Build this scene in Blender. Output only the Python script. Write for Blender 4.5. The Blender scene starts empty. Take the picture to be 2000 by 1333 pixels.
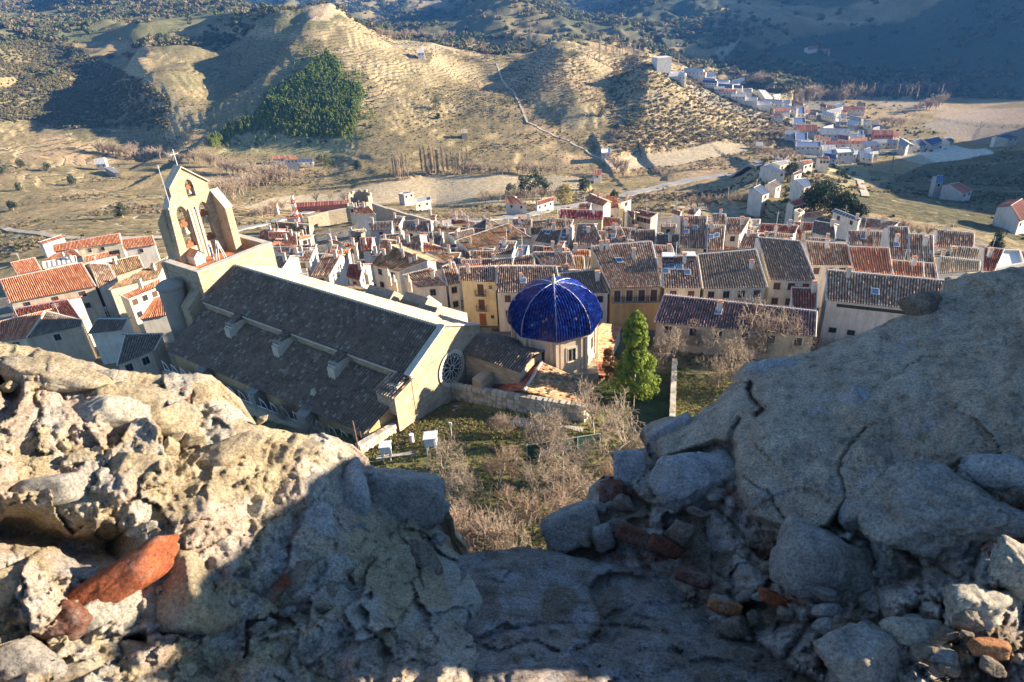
import bpy, math, random
import numpy as np
from mathutils import Vector, noise as mnoise
rng = np.random.default_rng(7); random.seed(7)
SC = bpy.context.scene
# ---------------------------------------------------------------- camera, sky, sun, exposure
FOC = 1300.0; PITCH = math.radians(29.6); ROLL = math.radians(3.26)
Fv = np.array([0, math.cos(PITCH), -math.sin(PITCH)])
_r0 = np.array([1.0, 0, 0]); _u0 = np.array([0, math.sin(PITCH), math.cos(PITCH)])
Rv = math.cos(ROLL)*_r0 - math.sin(ROLL)*_u0
Uv = math.sin(ROLL)*_r0 + math.cos(ROLL)*_u0
cam = bpy.data.cameras.new('camera'); camo = bpy.data.objects.new('camera', cam)
SC.collection.objects.link(camo); SC.camera = camo
from mathutils import Matrix
m = Matrix.Identity(4)
for i in range(3):
    m[i][0] = Rv[i]; m[i][1] = Uv[i]; m[i][2] = -Fv[i]
camo.matrix_world = m
cam.sensor_width = 36; cam.lens = FOC/2000*36; cam.clip_start = 0.05; cam.clip_end = 30000
cam.dof.use_dof = True; cam.dof.focus_distance = 95; cam.dof.aperture_fstop = 20.0
SUN_EL = math.radians(15.5); SUN_AZ = math.radians(7.0)      # azimuth counted from +X towards +Y
SDIR = np.array([math.cos(SUN_EL)*math.cos(SUN_AZ), math.cos(SUN_EL)*math.sin(SUN_AZ), math.sin(SUN_EL)])
W = bpy.data.worlds.new('World'); SC.world = W; W.use_nodes = True
nt = W.node_tree; nt.nodes.clear()
sky = nt.nodes.new('ShaderNodeTexSky'); sky.sky_type = 'NISHITA'; sky.sun_disc = False
sky.sun_elevation = SUN_EL; sky.sun_rotation = math.pi/2 - SUN_AZ; sky.altitude = 1000
sky.ozone_density = 3.2; sky.dust_density = 0.0; sky.air_density = 1.0
bg = nt.nodes.new('ShaderNodeBackground'); bg.inputs[1].default_value = 0.07
wo = nt.nodes.new('ShaderNodeOutputWorld')
nt.links.new(sky.outputs[0], bg.inputs[0]); nt.links.new(bg.outputs[0], wo.inputs[0])
sl = bpy.data.lights.new('sun', 'SUN'); sl.energy = 5.0; sl.angle = math.radians(0.5); sl.color = (1.0, 0.84, 0.64)
so = bpy.data.objects.new('sun', sl); SC.collection.objects.link(so); so.location = (200, 30, 200)
so.rotation_euler = Vector(SDIR).to_track_quat('Z', 'Y').to_euler()
SC.view_settings.view_transform = 'Standard'; SC.view_settings.look = 'None'
SC.view_settings.exposure = 2.05; SC.view_settings.gamma = 1.0
SC.cycles.max_bounces = 5; SC.cycles.diffuse_bounces = 3; SC.cycles.glossy_bounces = 2; SC.cycles.volume_bounces = 0
SC.cycles.transparent_max_bounces = 8

def ray(x, y): return Fv*FOC + (x-1000)*Rv - (y-666.5)*Uv
def PZ(x, y, z): v = ray(x, y); return v*(z/v[2])
def PD(x, y, D): v = ray(x, y); return v*(D/math.hypot(v[0], v[1]))
def PF(x, y, d): return ray(x, y)*(d/FOC)
def PL(x, y, P0, N):                                          # ray meets the plane through P0 with normal N
    v = ray(x, y); return v*((P0@N)/(v@N))
def proj(P):
    P = np.asarray(P, float); d = P@Fv
    return 1000+FOC*(P@Rv)/d, 666.5-FOC*(P@Uv)/d

# ---------------------------------------------------------------- object helpers
COL = SC.collection
def tag(o, label=None, cat=None, group=None, kind=None):
    if label: o['label'] = label
    if cat: o['category'] = cat
    if group: o['group'] = group
    if kind: o['kind'] = kind
    return o
def empty(name, loc, label=None, cat=None, group=None):
    o = bpy.data.objects.new(name, None); COL.objects.link(o); o.location = [float(c) for c in loc]
    o.empty_display_size = 0.3
    return tag(o, label, cat, group)
def link_mesh(name, me, mats, parent=None, origin=None):
    for mt in (mats if isinstance(mats, (list, tuple)) else [mats]): me.materials.append(mt)
    o = bpy.data.objects.new(name, me); COL.objects.link(o)
    if parent is not None: o.parent = parent
    elif origin is not None: o.location = [float(c) for c in origin]
    return o
def mesh_np(name, V, Fc, uv=None, smooth=False, col=None, midx=None):
    """V (n,3); Fc (m,k) array of faces with k constant"""
    V = np.ascontiguousarray(V, np.float32); Fc = np.ascontiguousarray(Fc, np.int32)
    me = bpy.data.meshes.new(name); k = Fc.shape[1]; m = len(Fc)
    me.vertices.add(len(V)); me.vertices.foreach_set('co', V.ravel())
    me.loops.add(m*k); me.loops.foreach_set('vertex_index', Fc.ravel())
    me.polygons.add(m); me.polygons.foreach_set('loop_start', np.arange(0, m*k, k, dtype=np.int32))
    me.update(calc_edges=True)
    if uv is not None:
        l = me.uv_layers.new(name='UVMap'); l.data.foreach_set('uv', np.ascontiguousarray(uv[Fc.ravel()], np.float32).ravel())
    if col is not None:
        a = me.color_attributes.new('tint', 'FLOAT_COLOR', 'POINT')
        c4 = np.ones((len(V), 4), np.float32); c4[:, :col.shape[1]] = col; a.data.foreach_set('color', c4.ravel())
    if midx is not None: me.polygons.foreach_set('material_index', np.ascontiguousarray(midx, np.int32))
    if smooth: me.polygons.foreach_set('use_smooth', np.ones(m, bool))
    me.validate(); return me
class MB:
    """collects polygons; origin is subtracted so that the mesh sits on its parent"""
    def __init__(s, origin=(0, 0, 0)): s.v = []; s.f = []; s.m = []; s.o = np.array(origin, float)
    def face(s, pts, m=0):
        b = len(s.v)
        for q in pts: s.v.append(tuple(np.asarray(q, float)-s.o))
        s.f.append(tuple(range(b, b+len(pts)))); s.m.append(m)
    def box(s, c, ax, ay, az, m=0):
        """c centre, half-axis vectors"""
        c, ax, ay, az = [np.asarray(q, float) for q in (c, ax, ay, az)]
        P = [c+i*ax+j*ay+k*az for k in (-1, 1) for j in (-1, 1) for i in (-1, 1)]
        for q in ((0, 2, 3, 1), (4, 5, 7, 6), (0, 1, 5, 4), (2, 6, 7, 3), (0, 4, 6, 2), (1, 3, 7, 5)):
            s.face([P[i] for i in q], m)
    def prism(s, poly, ext, m=0):
        """polygon poly extruded by vector ext"""
        poly = [np.asarray(q, float) for q in poly]; ext = np.asarray(ext, float); t = [q+ext for q in poly]
        s.face(poly[::-1], m); s.face(t, m)
        n = len(poly)
        for i in range(n): s.face([poly[i], poly[(i+1) % n], t[(i+1) % n], t[i]], m)
    def tube(s, a, b, r0, r1=None, n=6, m=0, cap=True):
        a = np.asarray(a, float); b = np.asarray(b, float); r1 = r0 if r1 is None else r1
        d = b-a; d = d/(np.linalg.norm(d)+1e-9); u = np.cross(d, [0, 0, 1.0] if abs(d[2]) < .9 else [1.0, 0, 0]); u /= np.linalg.norm(u); w = np.cross(d, u)
        A = [a+r0*(math.cos(t)*u+math.sin(t)*w) for t in np.arange(n)*2*math.pi/n]
        B = [b+r1*(math.cos(t)*u+math.sin(t)*w) for t in np.arange(n)*2*math.pi/n]
        for i in range(n): s.face([A[i], A[(i+1) % n], B[(i+1) % n], B[i]], m)
        if cap: s.face(B, m); s.face(A[::-1], m)
    def lathe(s, c, prof, n=12, m=0):
        c = np.asarray(c, float)
        for (r0, z0), (r1, z1) in zip(prof[:-1], prof[1:]):
            for i in range(n):
                t0, t1 = 2*math.pi*i/n, 2*math.pi*(i+1)/n
                q = [c+[r0*math.cos(t0), r0*math.sin(t0), z0], c+[r0*math.cos(t1), r0*math.sin(t1), z0],
                     c+[r1*math.cos(t1), r1*math.sin(t1), z1], c+[r1*math.cos(t0), r1*math.sin(t0), z1]]
                if r0 < 1e-6: q = q[1:]
                elif r1 < 1e-6: q = q[:3]
                s.face(q, m)
    def mesh(s, name, smooth=False):
        me = bpy.data.meshes.new(name); me.from_pydata(s.v, [], s.f); me.polygons.foreach_set('material_index', s.m)
        if smooth: me.polygons.foreach_set('use_smooth', [True]*len(s.f))
        me.update(); return me
    def build(s, name, mats, parent=None, smooth=False):
        o = link_mesh(name, s.mesh(name, smooth), mats, parent)
        if parent is None: o.location = s.o
        return o

# ---------------------------------------------------------------- materials
MATS = {}
def nodes(name):
    mt = bpy.data.materials.new(name); mt.use_nodes = True; t = mt.node_tree
    b = t.nodes['Principled BSDF']; return mt, t, b
def N(t, typ, **k):
    n = t.nodes.new(typ)
    for a, v in k.items():
        if a.startswith('i_'): n.inputs[int(a[2:])].default_value = v
        else: setattr(n, a, v)
    return n
def ramp(t, stops, interp='LINEAR'):
    n = t.nodes.new('ShaderNodeValToRGB'); n.color_ramp.interpolation = interp; e = n.color_ramp.elements
    while len(e) < len(stops): e.new(0.5)
    for el, (p, c) in zip(e, stops): el.position = p; el.color = (*c, 1)
    return n
def coord(t): return N(t, 'ShaderNodeNewGeometry').outputs['Position']
def bump(t, b, h, strength=0.5, dist=0.05):
    bm = N(t, 'ShaderNodeBump'); bm.inputs['Strength'].default_value = strength; bm.inputs['Distance'].default_value = dist
    t.links.new(h, bm.inputs['Height']); t.links.new(bm.outputs[0], b.inputs['Normal']); return bm
def noise_tex(t, vec, scale, detail=4, rough=.6):
    n = N(t, 'ShaderNodeTexNoise'); n.inputs['Scale'].default_value = scale; n.inputs['Detail'].default_value = detail
    n.inputs['Roughness'].default_value = rough; t.links.new(vec, n.inputs['Vector']); return n
def mat_noise(name, c1, c2, scale=1.0, rough=.9, bs=.4, bd=.05, c3=None, spec=.2, metal=0):
    if name in MATS: return MATS[name]
    mt, t, b = nodes(name); p = coord(t)
    n = noise_tex(t, p, scale, 6, .65)
    st = [(.3, c1), (.7, c2)] if c3 is None else [(.28, c1), (.5, c2), (.72, c3)]
    r = ramp(t, st); t.links.new(n.outputs[0], r.inputs[0]); t.links.new(r.outputs[0], b.inputs['Base Color'])
    b.inputs['Roughness'].default_value = rough; b.inputs['Specular IOR Level'].default_value = spec; b.inputs['Metallic'].default_value = metal
    if bs: bump(t, b, n.outputs[0], bs, bd)
    MATS[name] = mt; return mt
def mat_plaster(name, c, stain=.75):
    if name in MATS: return MATS[name]
    mt, t, b = nodes(name); p = coord(t)
    a = noise_tex(t, p, .35, 5, .7)
    mp = N(t, 'ShaderNodeMapping'); mp.inputs['Scale'].default_value = (1.6, 1.6, .25); t.links.new(p, mp.inputs[0])
    s = noise_tex(t, mp.outputs[0], 1.2, 4, .6)
    mx = N(t, 'ShaderNodeMath', operation='MULTIPLY'); t.links.new(a.outputs[0], mx.inputs[0]); t.links.new(s.outputs[0], mx.inputs[1])
    r = ramp(t, [(.12, tuple(q*stain*f for q, f in zip(c, (1, .95, .85)))), (.3, c), (.5, tuple(min(1, q*1.08) for q in c))])
    t.links.new(mx.outputs[0], r.inputs[0]); t.links.new(r.outputs[0], b.inputs['Base Color']); b.inputs['Roughness'].default_value = .9
    b.inputs['Specular IOR Level'].default_value = .15
    f = noise_tex(t, p, 9, 3); bump(t, b, f.outputs[0], .25, .02)
    MATS[name] = mt; return mt
def mat_tile(name, cols, rough=.8, gloss=0.25, dirt=(0.06, .05, .035), dirt_amt=.5):
    """roof tiles: UV counts tiles, each tile takes its own tint"""
    if name in MATS: return MATS[name]
    mt, t, b = nodes(name)
    uv = N(t, 'ShaderNodeUVMap'); fl = N(t, 'ShaderNodeVectorMath', operation='FLOOR'); t.links.new(uv.outputs[0], fl.inputs[0])
    gm = N(t, 'ShaderNodeObjectInfo'); ad = N(t, 'ShaderNodeVectorMath', operation='ADD'); t.links.new(fl.outputs[0], ad.inputs[0])
    cb = N(t, 'ShaderNodeCombineXYZ'); t.links.new(gm.outputs['Random'], cb.inputs[2]); t.links.new(cb.outputs[0], ad.inputs[1])
    wn = N(t, 'ShaderNodeTexWhiteNoise'); t.links.new(ad.outputs[0], wn.inputs[0])
    k = len(cols); r = ramp(t, [(i/k, c) for i, c in enumerate(cols)], 'CONSTANT'); t.links.new(wn.outputs[0], r.inputs[0])
    p = coord(t); n = noise_tex(t, p, .5, 5, .7); n2 = noise_tex(t, p, 4, 3, .7)
    ml = N(t, 'ShaderNodeMath', operation='MULTIPLY'); t.links.new(n.outputs[0], ml.inputs[0]); t.links.new(n2.outputs[0], ml.inputs[1])
    rr = ramp(t, [(.2, (0, 0, 0)), (.38, (1, 1, 1))]); t.links.new(ml.outputs[0], rr.inputs[0])
    sc = N(t, 'ShaderNodeMath', operation='MULTIPLY'); sc.inputs[1].default_value = dirt_amt; t.links.new(rr.outputs[0], sc.inputs[0])
    mx = N(t, 'ShaderNodeMix', data_type='RGBA'); t.links.new(sc.outputs[0], mx.inputs[0]); t.links.new(r.outputs[0], mx.inputs[6]); mx.inputs[7].default_value = (*dirt, 1)
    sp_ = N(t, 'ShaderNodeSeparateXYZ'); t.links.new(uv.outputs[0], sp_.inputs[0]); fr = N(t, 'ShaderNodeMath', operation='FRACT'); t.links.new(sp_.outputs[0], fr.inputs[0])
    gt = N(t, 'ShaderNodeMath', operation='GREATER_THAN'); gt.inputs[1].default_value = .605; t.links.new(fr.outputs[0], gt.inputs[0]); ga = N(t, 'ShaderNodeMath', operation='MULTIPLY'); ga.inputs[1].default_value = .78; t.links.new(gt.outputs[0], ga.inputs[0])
    mo = N(t, 'ShaderNodeMix', data_type='RGBA'); t.links.new(ga.outputs[0], mo.inputs[0]); t.links.new(mx.outputs[2], mo.inputs[6]); mo.inputs[7].default_value = (.045, .038, .028, 1)   # under-tiles painted dark, shade of the channels put into the colour
    t.links.new(mo.outputs[2], b.inputs['Base Color']); b.inputs['Roughness'].default_value = rough; b.inputs['Specular IOR Level'].default_value = gloss
    n3 = noise_tex(t, p, 14, 2); bump(t, b, n3.outputs[0], .3, .02)
    MATS[name] = mt; return mt
def mat_masonry(name, c1, c2, c3, bw=.6, bh=.3, mortar=(.3, .26, .2), bs=.7):
    """coursed stone too small to pick apart: blocks by UV in metres when present, relief by bump"""
    if name in MATS: return MATS[name]
    mt, t, b = nodes(name); uv = N(t, 'ShaderNodeUVMap')
    br = N(t, 'ShaderNodeTexBrick'); br.inputs['Scale'].default_value = 1.0; br.inputs['Brick Width'].default_value = bw; br.inputs['Row Height'].default_value = bh
    br.inputs['Mortar Size'].default_value = .025; br.inputs['Color1'].default_value = (0, 0, 0, 1); br.inputs['Color2'].default_value = (1, 1, 1, 1); br.inputs['Mortar'].default_value = (.5, .5, .5, 1)
    p = coord(t); w = noise_tex(t, p, 1.3, 2)
    ds = N(t, 'ShaderNodeMix', data_type='VECTOR'); ds.inputs[0].default_value = .06; t.links.new(uv.outputs[0], ds.inputs[4]); t.links.new(w.outputs[1], ds.inputs[5])
    t.links.new(ds.outputs[1], br.inputs[0])
    n = noise_tex(t, p, .5, 5, .7)
    ad = N(t, 'ShaderNodeMix', data_type='FLOAT'); ad.inputs[0].default_value = .6; t.links.new(br.outputs[0], ad.inputs[2]); t.links.new(n.outputs[0], ad.inputs[3])
    r = ramp(t, [(.15, c1), (.5, c2), (.85, c3)]); t.links.new(ad.outputs[0], r.inputs[0])
    mx = N(t, 'ShaderNodeMix', data_type='RGBA'); t.links.new(br.outputs[1], mx.inputs[0]); t.links.new(r.outputs[0], mx.inputs[6]); mx.inputs[7].default_value = (*mortar, 1)
    t.links.new(mx.outputs[2], b.inputs['Base Color']); b.inputs['Roughness'].default_value = .95; b.inputs['Specular IOR Level'].default_value = .1
    n2 = noise_tex(t, p, 6, 4); sb = N(t, 'ShaderNodeMath', operation='SUBTRACT'); t.links.new(n2.outputs[0], sb.inputs[0]); t.links.new(br.outputs[1], sb.inputs[1])
    bump(t, b, sb.outputs[0], bs, .06)
    MATS[name] = mt; return mt
def mat_flat(name, c, rough=.6, metal=0, spec=.4):
    if name in MATS: return MATS[name]
    mt, t, b = nodes(name); p = coord(t); n = noise_tex(t, p, 2.5, 4, .6)
    r = ramp(t, [(.3, tuple(q*.82 for q in c)), (.7, c)]); t.links.new(n.outputs[0], r.inputs[0]); t.links.new(r.outputs[0], b.inputs['Base Color'])
    b.inputs['Roughness'].default_value = rough; b.inputs['Metallic'].default_value = metal; b.inputs['Specular IOR Level'].default_value = spec
    MATS[name] = mt; return mt
def mat_vert(name, scale=6, bs=.5, bd=.3, amt=.35):
    if name in MATS: return MATS[name]
    mt, t, b = nodes(name); at = N(t, 'ShaderNodeAttribute', attribute_name='tint'); p = coord(t)
    n = noise_tex(t, p, scale, 6, .7); r = ramp(t, [(.25, (1-amt,)*3), (.75, (1+amt,)*3)]); t.links.new(n.outputs[0], r.inputs[0])
    mx = N(t, 'ShaderNodeVectorMath', operation='MULTIPLY'); t.links.new(at.outputs[0], mx.inputs[0]); t.links.new(r.outputs[0], mx.inputs[1])
    t.links.new(mx.outputs[0], b.inputs['Base Color']); b.inputs['Roughness'].default_value = .95; b.inputs['Specular IOR Level'].default_value = .08
    bump(t, b, n.outputs[0], bs, bd); MATS[name] = mt; return mt

# ---------------------------------------------------------------- value noise
def vnoise(x, y, seed=0):
    xi = np.floor(x).astype(np.int64); yi = np.floor(y).astype(np.int64); fx = x-xi; fy = y-yi
    fx = fx*fx*(3-2*fx); fy = fy*fy*(3-2*fy)
    def h(a, b):
        q = (a*374761393 + b*668265263 + seed*1442695041) & 0x7fffffff
        q = ((q ^ (q >> 13))*1274126177) & 0x7fffffff
        return ((q ^ (q >> 16)) & 0xffff)/65535.0
    return (h(xi, yi)*(1-fx)+h(xi+1, yi)*fx)*(1-fy)+(h(xi, yi+1)*(1-fx)+h(xi+1, yi+1)*fx)*fy
def fbm(x, y, seed=0, o=5, g=.5):
    s = 0; a = 1; n = 0
    for i in range(o): s = s+a*vnoise(x*2**i+17*i, y*2**i-31*i, seed+i); n += a; a *= g
    return s/n
def in_poly(px, py, poly):
    ins = np.zeros(np.shape(px), bool); n = len(poly)
    for i in range(n):
        x0, y0 = poly[i]; x1, y1 = poly[(i+1) % n]
        c = ((y0 > py) != (y1 > py)) & (px < (x1-x0)*(py-y0)/((y1-y0) or 1e-9)+x0); ins ^= c
    return ins
# ---------------------------------------------------------------- terrain: valley, hills, castle rock
def ztown(D): return -53-0.17*(D-101) if D > 101 else -53.0
ANC = []
def az(x, y): v = ray(x, y); D = math.hypot(v[0], v[1]); return math.atan2(v[0], v[1]), v[2]/D
def A(x, y, z): a, t = az(x, y); ANC.append((a, math.log(z/t), z))
def AD(x, y, D): a, t = az(x, y); ANC.append((a, math.log(D), t*D))
def AP(deg, D, z): ANC.append((math.radians(deg), math.log(D), z))
for x in (-200, 100, 400, 700, 1000, 1300, 1600, 1900, 2200):
    a, _ = az(x, 600)
    for D, z in ((6, -9), (20, -26), (38, -40), (52, -45), (62, -47.2), (72, -48.4), (86, -50.8), (102, -53.2), (120, -56), (145, -60.5), (170, -65)): ANC.append((a, math.log(D), z))
for q in [(1000,430,-78),(850,425,-79),(1300,400,-84),(700,430,-78),(1500,430,-84),(1700,430,-84),(1900,455,-84),
 (600,445,-82),(450,470,-80),(200,490,-78),(50,470,-84),
 (850,412,-104),(850,397,-126),(850,345,-129),(600,405,-122),(1050,350,-130),(1200,365,-126),(1050,395,-116),(1200,395,-112),
 (1320,290,-142),(1250,320,-138),(1430,300,-144),(1400,370,-118),(1500,390,-108),(1560,360,-118),(1600,320,-140),(1600,270,-156),(1620,220,-166),
 (1700,280,-160),(1900,270,-168),(1800,210,-172),(1950,230,-172),(1700,350,-132),(1850,330,-138),(1800,400,-108),(1950,380,-112),(1990,300,-140),
 (1380,200,-150),(1450,190,-160),(1300,150,-150),
 (200,440,-92),(60,430,-96),(100,380,-106),(330,400,-104),(50,300,-118),(200,300,-126),(300,300,-132),(450,310,-134),(560,330,-132),(650,350,-132),(500,380,-124),
 (700,260,-118),(700,160,-102),(690,90,-88),(900,270,-124),(900,200,-114),(900,120,-100),(900,88,-92),(1100,250,-126),(1100,180,-116),(1100,105,-102),
 (1210,280,-132),(1200,150,-118),(1300,200,-138),(1300,240,-136),(1420,240,-146),(1460,215,-152),
 (50,200,-104),(50,110,-72),(50,40,-40),(-200,200,-90),(-200,60,-30),(250,220,-110),(250,130,-84),(280,70,-62),(450,60,-58),(450,150,-96),(350,240,-114),(450,250,-120),(570,85,-72),(560,200,-112)]: A(*q)
for q in [(600,30,2400),(620,8,3800),(300,20,2300),(0,8,2600),(-200,5,2500),(760,70,1500),(730,20,2300),(1000,62,1500),(1000,30,2000),(1000,5,2600),(1200,70,1450),(1200,5,2600),
 (1450,130,1250),(1450,60,1700),(1500,5,2500),(1650,160,1150),(1700,100,1450),(1750,5,2400),(1900,150,1250),(1950,60,1700),(2000,5,2200),(2300,100,1400),(2300,5,2100)]: AD(*q)
for dg in (-32, -20, -8, 5, 18, 30, 42): AP(dg, 4200, -40+rng.uniform(-40, 60)); AP(dg, 8500, 160)
for dg in (-100, -65, 65, 100, 150, 180, -150):
    for D, z in ((6, -9), (30, -34), (100, -55), (250, -85), (600, -125), (1500, -120), (4000, 20), (8500, 160)): AP(dg, D, z)
ANC = np.array(ANC)
def _cr(a, l): return np.stack([np.sin(a)*3.2, np.cos(a)*3.2, l*1.15], -1)
_K = _cr(ANC[:, 0], ANC[:, 1]); _n = len(_K)
_d = np.linalg.norm(_K[:, None]-_K[None], axis=2)
_M = np.zeros((_n+4, _n+4)); _M[:_n, :_n] = _d+np.eye(_n)*.004; _M[:_n, _n] = 1; _M[_n, :_n] = 1
_M[:_n, _n+1:] = _K; _M[_n+1:, :_n] = _K.T
_M += 0
_rhs = np.zeros(_n+4); _rhs[:_n] = ANC[:, 2]
_M[_n+1:, _n+1:] += np.eye(3)*1e-6
_w = np.linalg.solve(_M, _rhs)
def Hbase(x, y):
    D = np.hypot(x, y)+1e-6; a = np.arctan2(x, y); q = _cr(a, np.log(np.maximum(D, 3)))
    sh = q.shape[:-1]; q = q.reshape(-1, 3); out = np.empty(len(q))
    for i in range(0, len(q), 20000):
        s = q[i:i+20000]; dd = np.linalg.norm(s[:, None]-_K[None], axis=2)
        out[i:i+20000] = dd@_w[:_n]+_w[_n]+s@_w[_n+1:]
    return out.reshape(sh)
RIDGES = []
def march(Hf, x, y, D0=30, D1=8000, n=700):
    v = ray(x, y); D = np.exp(np.linspace(math.log(D0), math.log(D1), n)); h = math.hypot(v[0], v[1])
    X = v[0]/h*D; Y = v[1]/h*D; Z = v[2]/h*D; dz = Z-Hf(X, Y); k = np.argmax(dz < 0)
    if k == 0: return np.array([X[-1], Y[-1], Z[-1]])
    f = dz[k-1]/(dz[k-1]-dz[k]); return np.array([X[k-1]+(X[k]-X[k-1])*f, Y[k-1]+(Y[k]-Y[k-1])*f, Z[k-1]+(Z[k]-Z[k-1])*f])
def ridge(pts, wl, wr, world=False):
    """pts (px, py, h): a crest; wl its width on the shaded side, wr on the sunny side"""
    P = []
    for q in pts:
        w = q[:2] if world else march(Hbase, q[0], q[1])[:2]; P.append((w[0], w[1], q[2]))
    RIDGES.append((np.array(P, float), wl, wr))
def ridge_h(x, y):
    tot = np.zeros(np.shape(x))
    for P, wl, wr in RIDGES:
        best = np.full(np.shape(x), 1e9); hh = np.zeros(np.shape(x)); sgn = np.zeros(np.shape(x))
        for a, b in zip(P[:-1], P[1:]):
            d = b[:2]-a[:2]; L2 = d@d+1e-9; t = np.clip(((x-a[0])*d[0]+(y-a[1])*d[1])/L2, 0, 1)
            qx = a[0]+t*d[0]; qy = a[1]+t*d[1]; r = np.hypot(x-qx, y-qy); mk = r < best
            best = np.where(mk, r, best); hh = np.where(mk, a[2]+(b[2]-a[2])*t, hh); sgn = np.where(mk, x-qx, sgn)
        w = np.where(sgn > 0, wr, wl)
        rr = best/w; tot = tot+hh*np.where(rr < 3, np.where(sgn > 0, np.exp(-rr*rr), 1/(1+rr**3*2)*np.exp(-rr*.5)), 0)
    return tot
ridge([(690,85,8),(655,110,34),(620,160,46),(570,215,40),(500,255,28),(415,290,10)], 42, 120)
ridge([(450,60,16),(520,80,34),(570,105,34),(600,120,16)], 55, 90)
ridge([(300,110,4),(310,150,14),(290,185,26),(320,225,28),(330,270,20),(335,292,6)], 34, 60)
ridge([(0,185,14),(62,180,16),(60,215,6)], 22, 60)
ridge([(225,60,6),(262,85,14),(300,120,8)], 30, 70)
ridge([(1100,100,4),(1105,125,16),(1098,160,24),(1110,200,24),(1130,235,16),(1150,255,4)], 45, 130)
ridge([(1262,128,6),(1262,160,18),(1262,210,22),(1262,255,12),(1240,290,4)], 26, 80)
ridge([(975,12,60),(965,35,90),(960,60,70),(985,78,15)], 80, 160)
ridge([(1278,-20,70),(1270,10,85),(1278,50,70),(1262,85,20)], 110, 170)
ridge([(1440,0,60),(1420,40,50),(1385,70,40),(1440,120,6)], 90, 180)
ridge([(850,2400,150),(950,1900,190),(1000,1500,220),(1060,1150,220),(1130,960,170),(1230,880,60)], 230, 400, world=True)
ridge([(560,-5,60),(520,15,60),(640,30,20)], 120, 250)
ridge([(130,0,50),(190,25,50),(250,40,20)], 100, 240)
ridge([(1490,343,4),(1488,360,13),(1482,385,14),(1450,412,8)], 16, 70)
ridge([(290,180,0),(345,225,50),(420,310,105),(520,430,120),(620,560,100)], 60, 90, world=True)
def terr_mask(a, D):
    return np.clip((1050-D)/250, 0, 1)*np.clip((D-190)/60, 0, 1)
FIELDS = [[(470,407),(540,383),(650,376),(720,360),(840,343),(960,339),(1090,341),(1150,350),(1155,368),(1085,382),(1000,402),(905,402),(800,402),(690,404),(640,408),(540,412)],
 [(1185,320),(1215,304),(1300,297),(1345,288),(1400,275),(1460,281),(1465,297),(1400,309),(1330,324),(1240,333),(1190,332)], [(1545,197),(1700,192),(2100,195),(2100,300),(1950,305),(1800,325),(1700,335),(1560,330)]]
def flatmask(x, y, zb):
    P = np.stack([x, y, zb], -1); d = P@Fv
    with np.errstate(all='ignore'): px = np.where(d > 5, 1000+FOC*(P@Rv)/d, -9999); py = np.where(d > 5, 666.5-FOC*(P@Uv)/d, -9999)
    m = np.zeros(np.shape(x), bool)
    for f in FIELDS: m |= in_poly(px, py, f)
    return (m & (np.hypot(x, y) > 240)).astype(float)
def Hfull(x, y, detail=True):
    D = np.hypot(x, y); z = Hbase(x, y)+ridge_h(x, y)
    k = np.clip((D-350)/900, 0, 1); zb = z; fm = flatmask(x, y, zb)
    z = z+k*(fbm(x/330+3, y/330, 5, 5)-.5)*70*np.clip(D/1800, .3, 1.3)
    k2 = np.clip((D-240)/300, 0, 1); z = z+k2*(fbm(x/60, y/60+9, 11, 4)-.5)*7
    rg_ = 1-np.abs(2*fbm(x/150+5, y/150, 13, 4)-1); z = z+(rg_-.75)*np.clip((D-480)/400, 0, 1)*(1-fm)*34
    if detail:
        mk = terr_mask(0, D)*np.clip((fbm(x/160, y/160, 23, 3)-.30)*8, 0, 1)
        st = 2.3; t = (z+1.0*(fbm(x/45, y/45, 31, 3)))/st; fl = np.floor(t); fr = t-fl
        zt = z+(fl+np.clip((fr-.72)/.28, 0, 1)-t)*st
        mk = mk*.6; z = z*(1-mk)+zt*mk
        z = z+(fbm(x/9, y/9, 41, 3)-.5)*np.clip((D-40)/200, 0, 1)*1.2
    return z*(1-fm)+zb*fm
_az = np.concatenate([np.linspace(-180, -46, 45, endpoint=False), np.linspace(-46, 46, 930, endpoint=False), np.linspace(46, 180, 46)])
_ln = np.concatenate([np.exp(np.linspace(math.log(5), math.log(60), 40, endpoint=False)), np.exp(np.linspace(math.log(60), math.log(2600), 520, endpoint=False)), np.exp(np.linspace(math.log(2600), math.log(9000), 60))])
GA, GD = np.meshgrid(np.radians(_az), _ln); GX = GD*np.sin(GA); GY = GD*np.cos(GA)
GZ = Hfull(GX, GY); GSM = Hfull(GX, GY, False)
_P = np.stack([GX, GY, GZ], -1); _dep = _P@Fv
with np.errstate(all='ignore'):
    GPX = np.where(_dep > 5, 1000+FOC*(_P@Rv)/_dep, -9999); GPY = np.where(_dep > 5, 666.5-FOC*(_P@Uv)/_dep, -9999)
def gz(x, y):
    """terrain height by interpolation in the grid"""
    a = math.degrees(math.atan2(x, y)); D = math.hypot(x, y)
    j = np.interp(a, _az, np.arange(len(_az))); i = np.interp(math.log(max(D, 5)), np.log(_ln), np.arange(len(_ln)))
    i0 = min(int(i), len(_ln)-2); j0 = min(int(j), len(_az)-2); fi = i-i0; fj = j-j0
    return (GZ[i0, j0]*(1-fi)+GZ[i0+1, j0]*fi)*(1-fj)+(GZ[i0, j0+1]*(1-fi)+GZ[i0+1, j0+1]*fi)*fj
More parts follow.
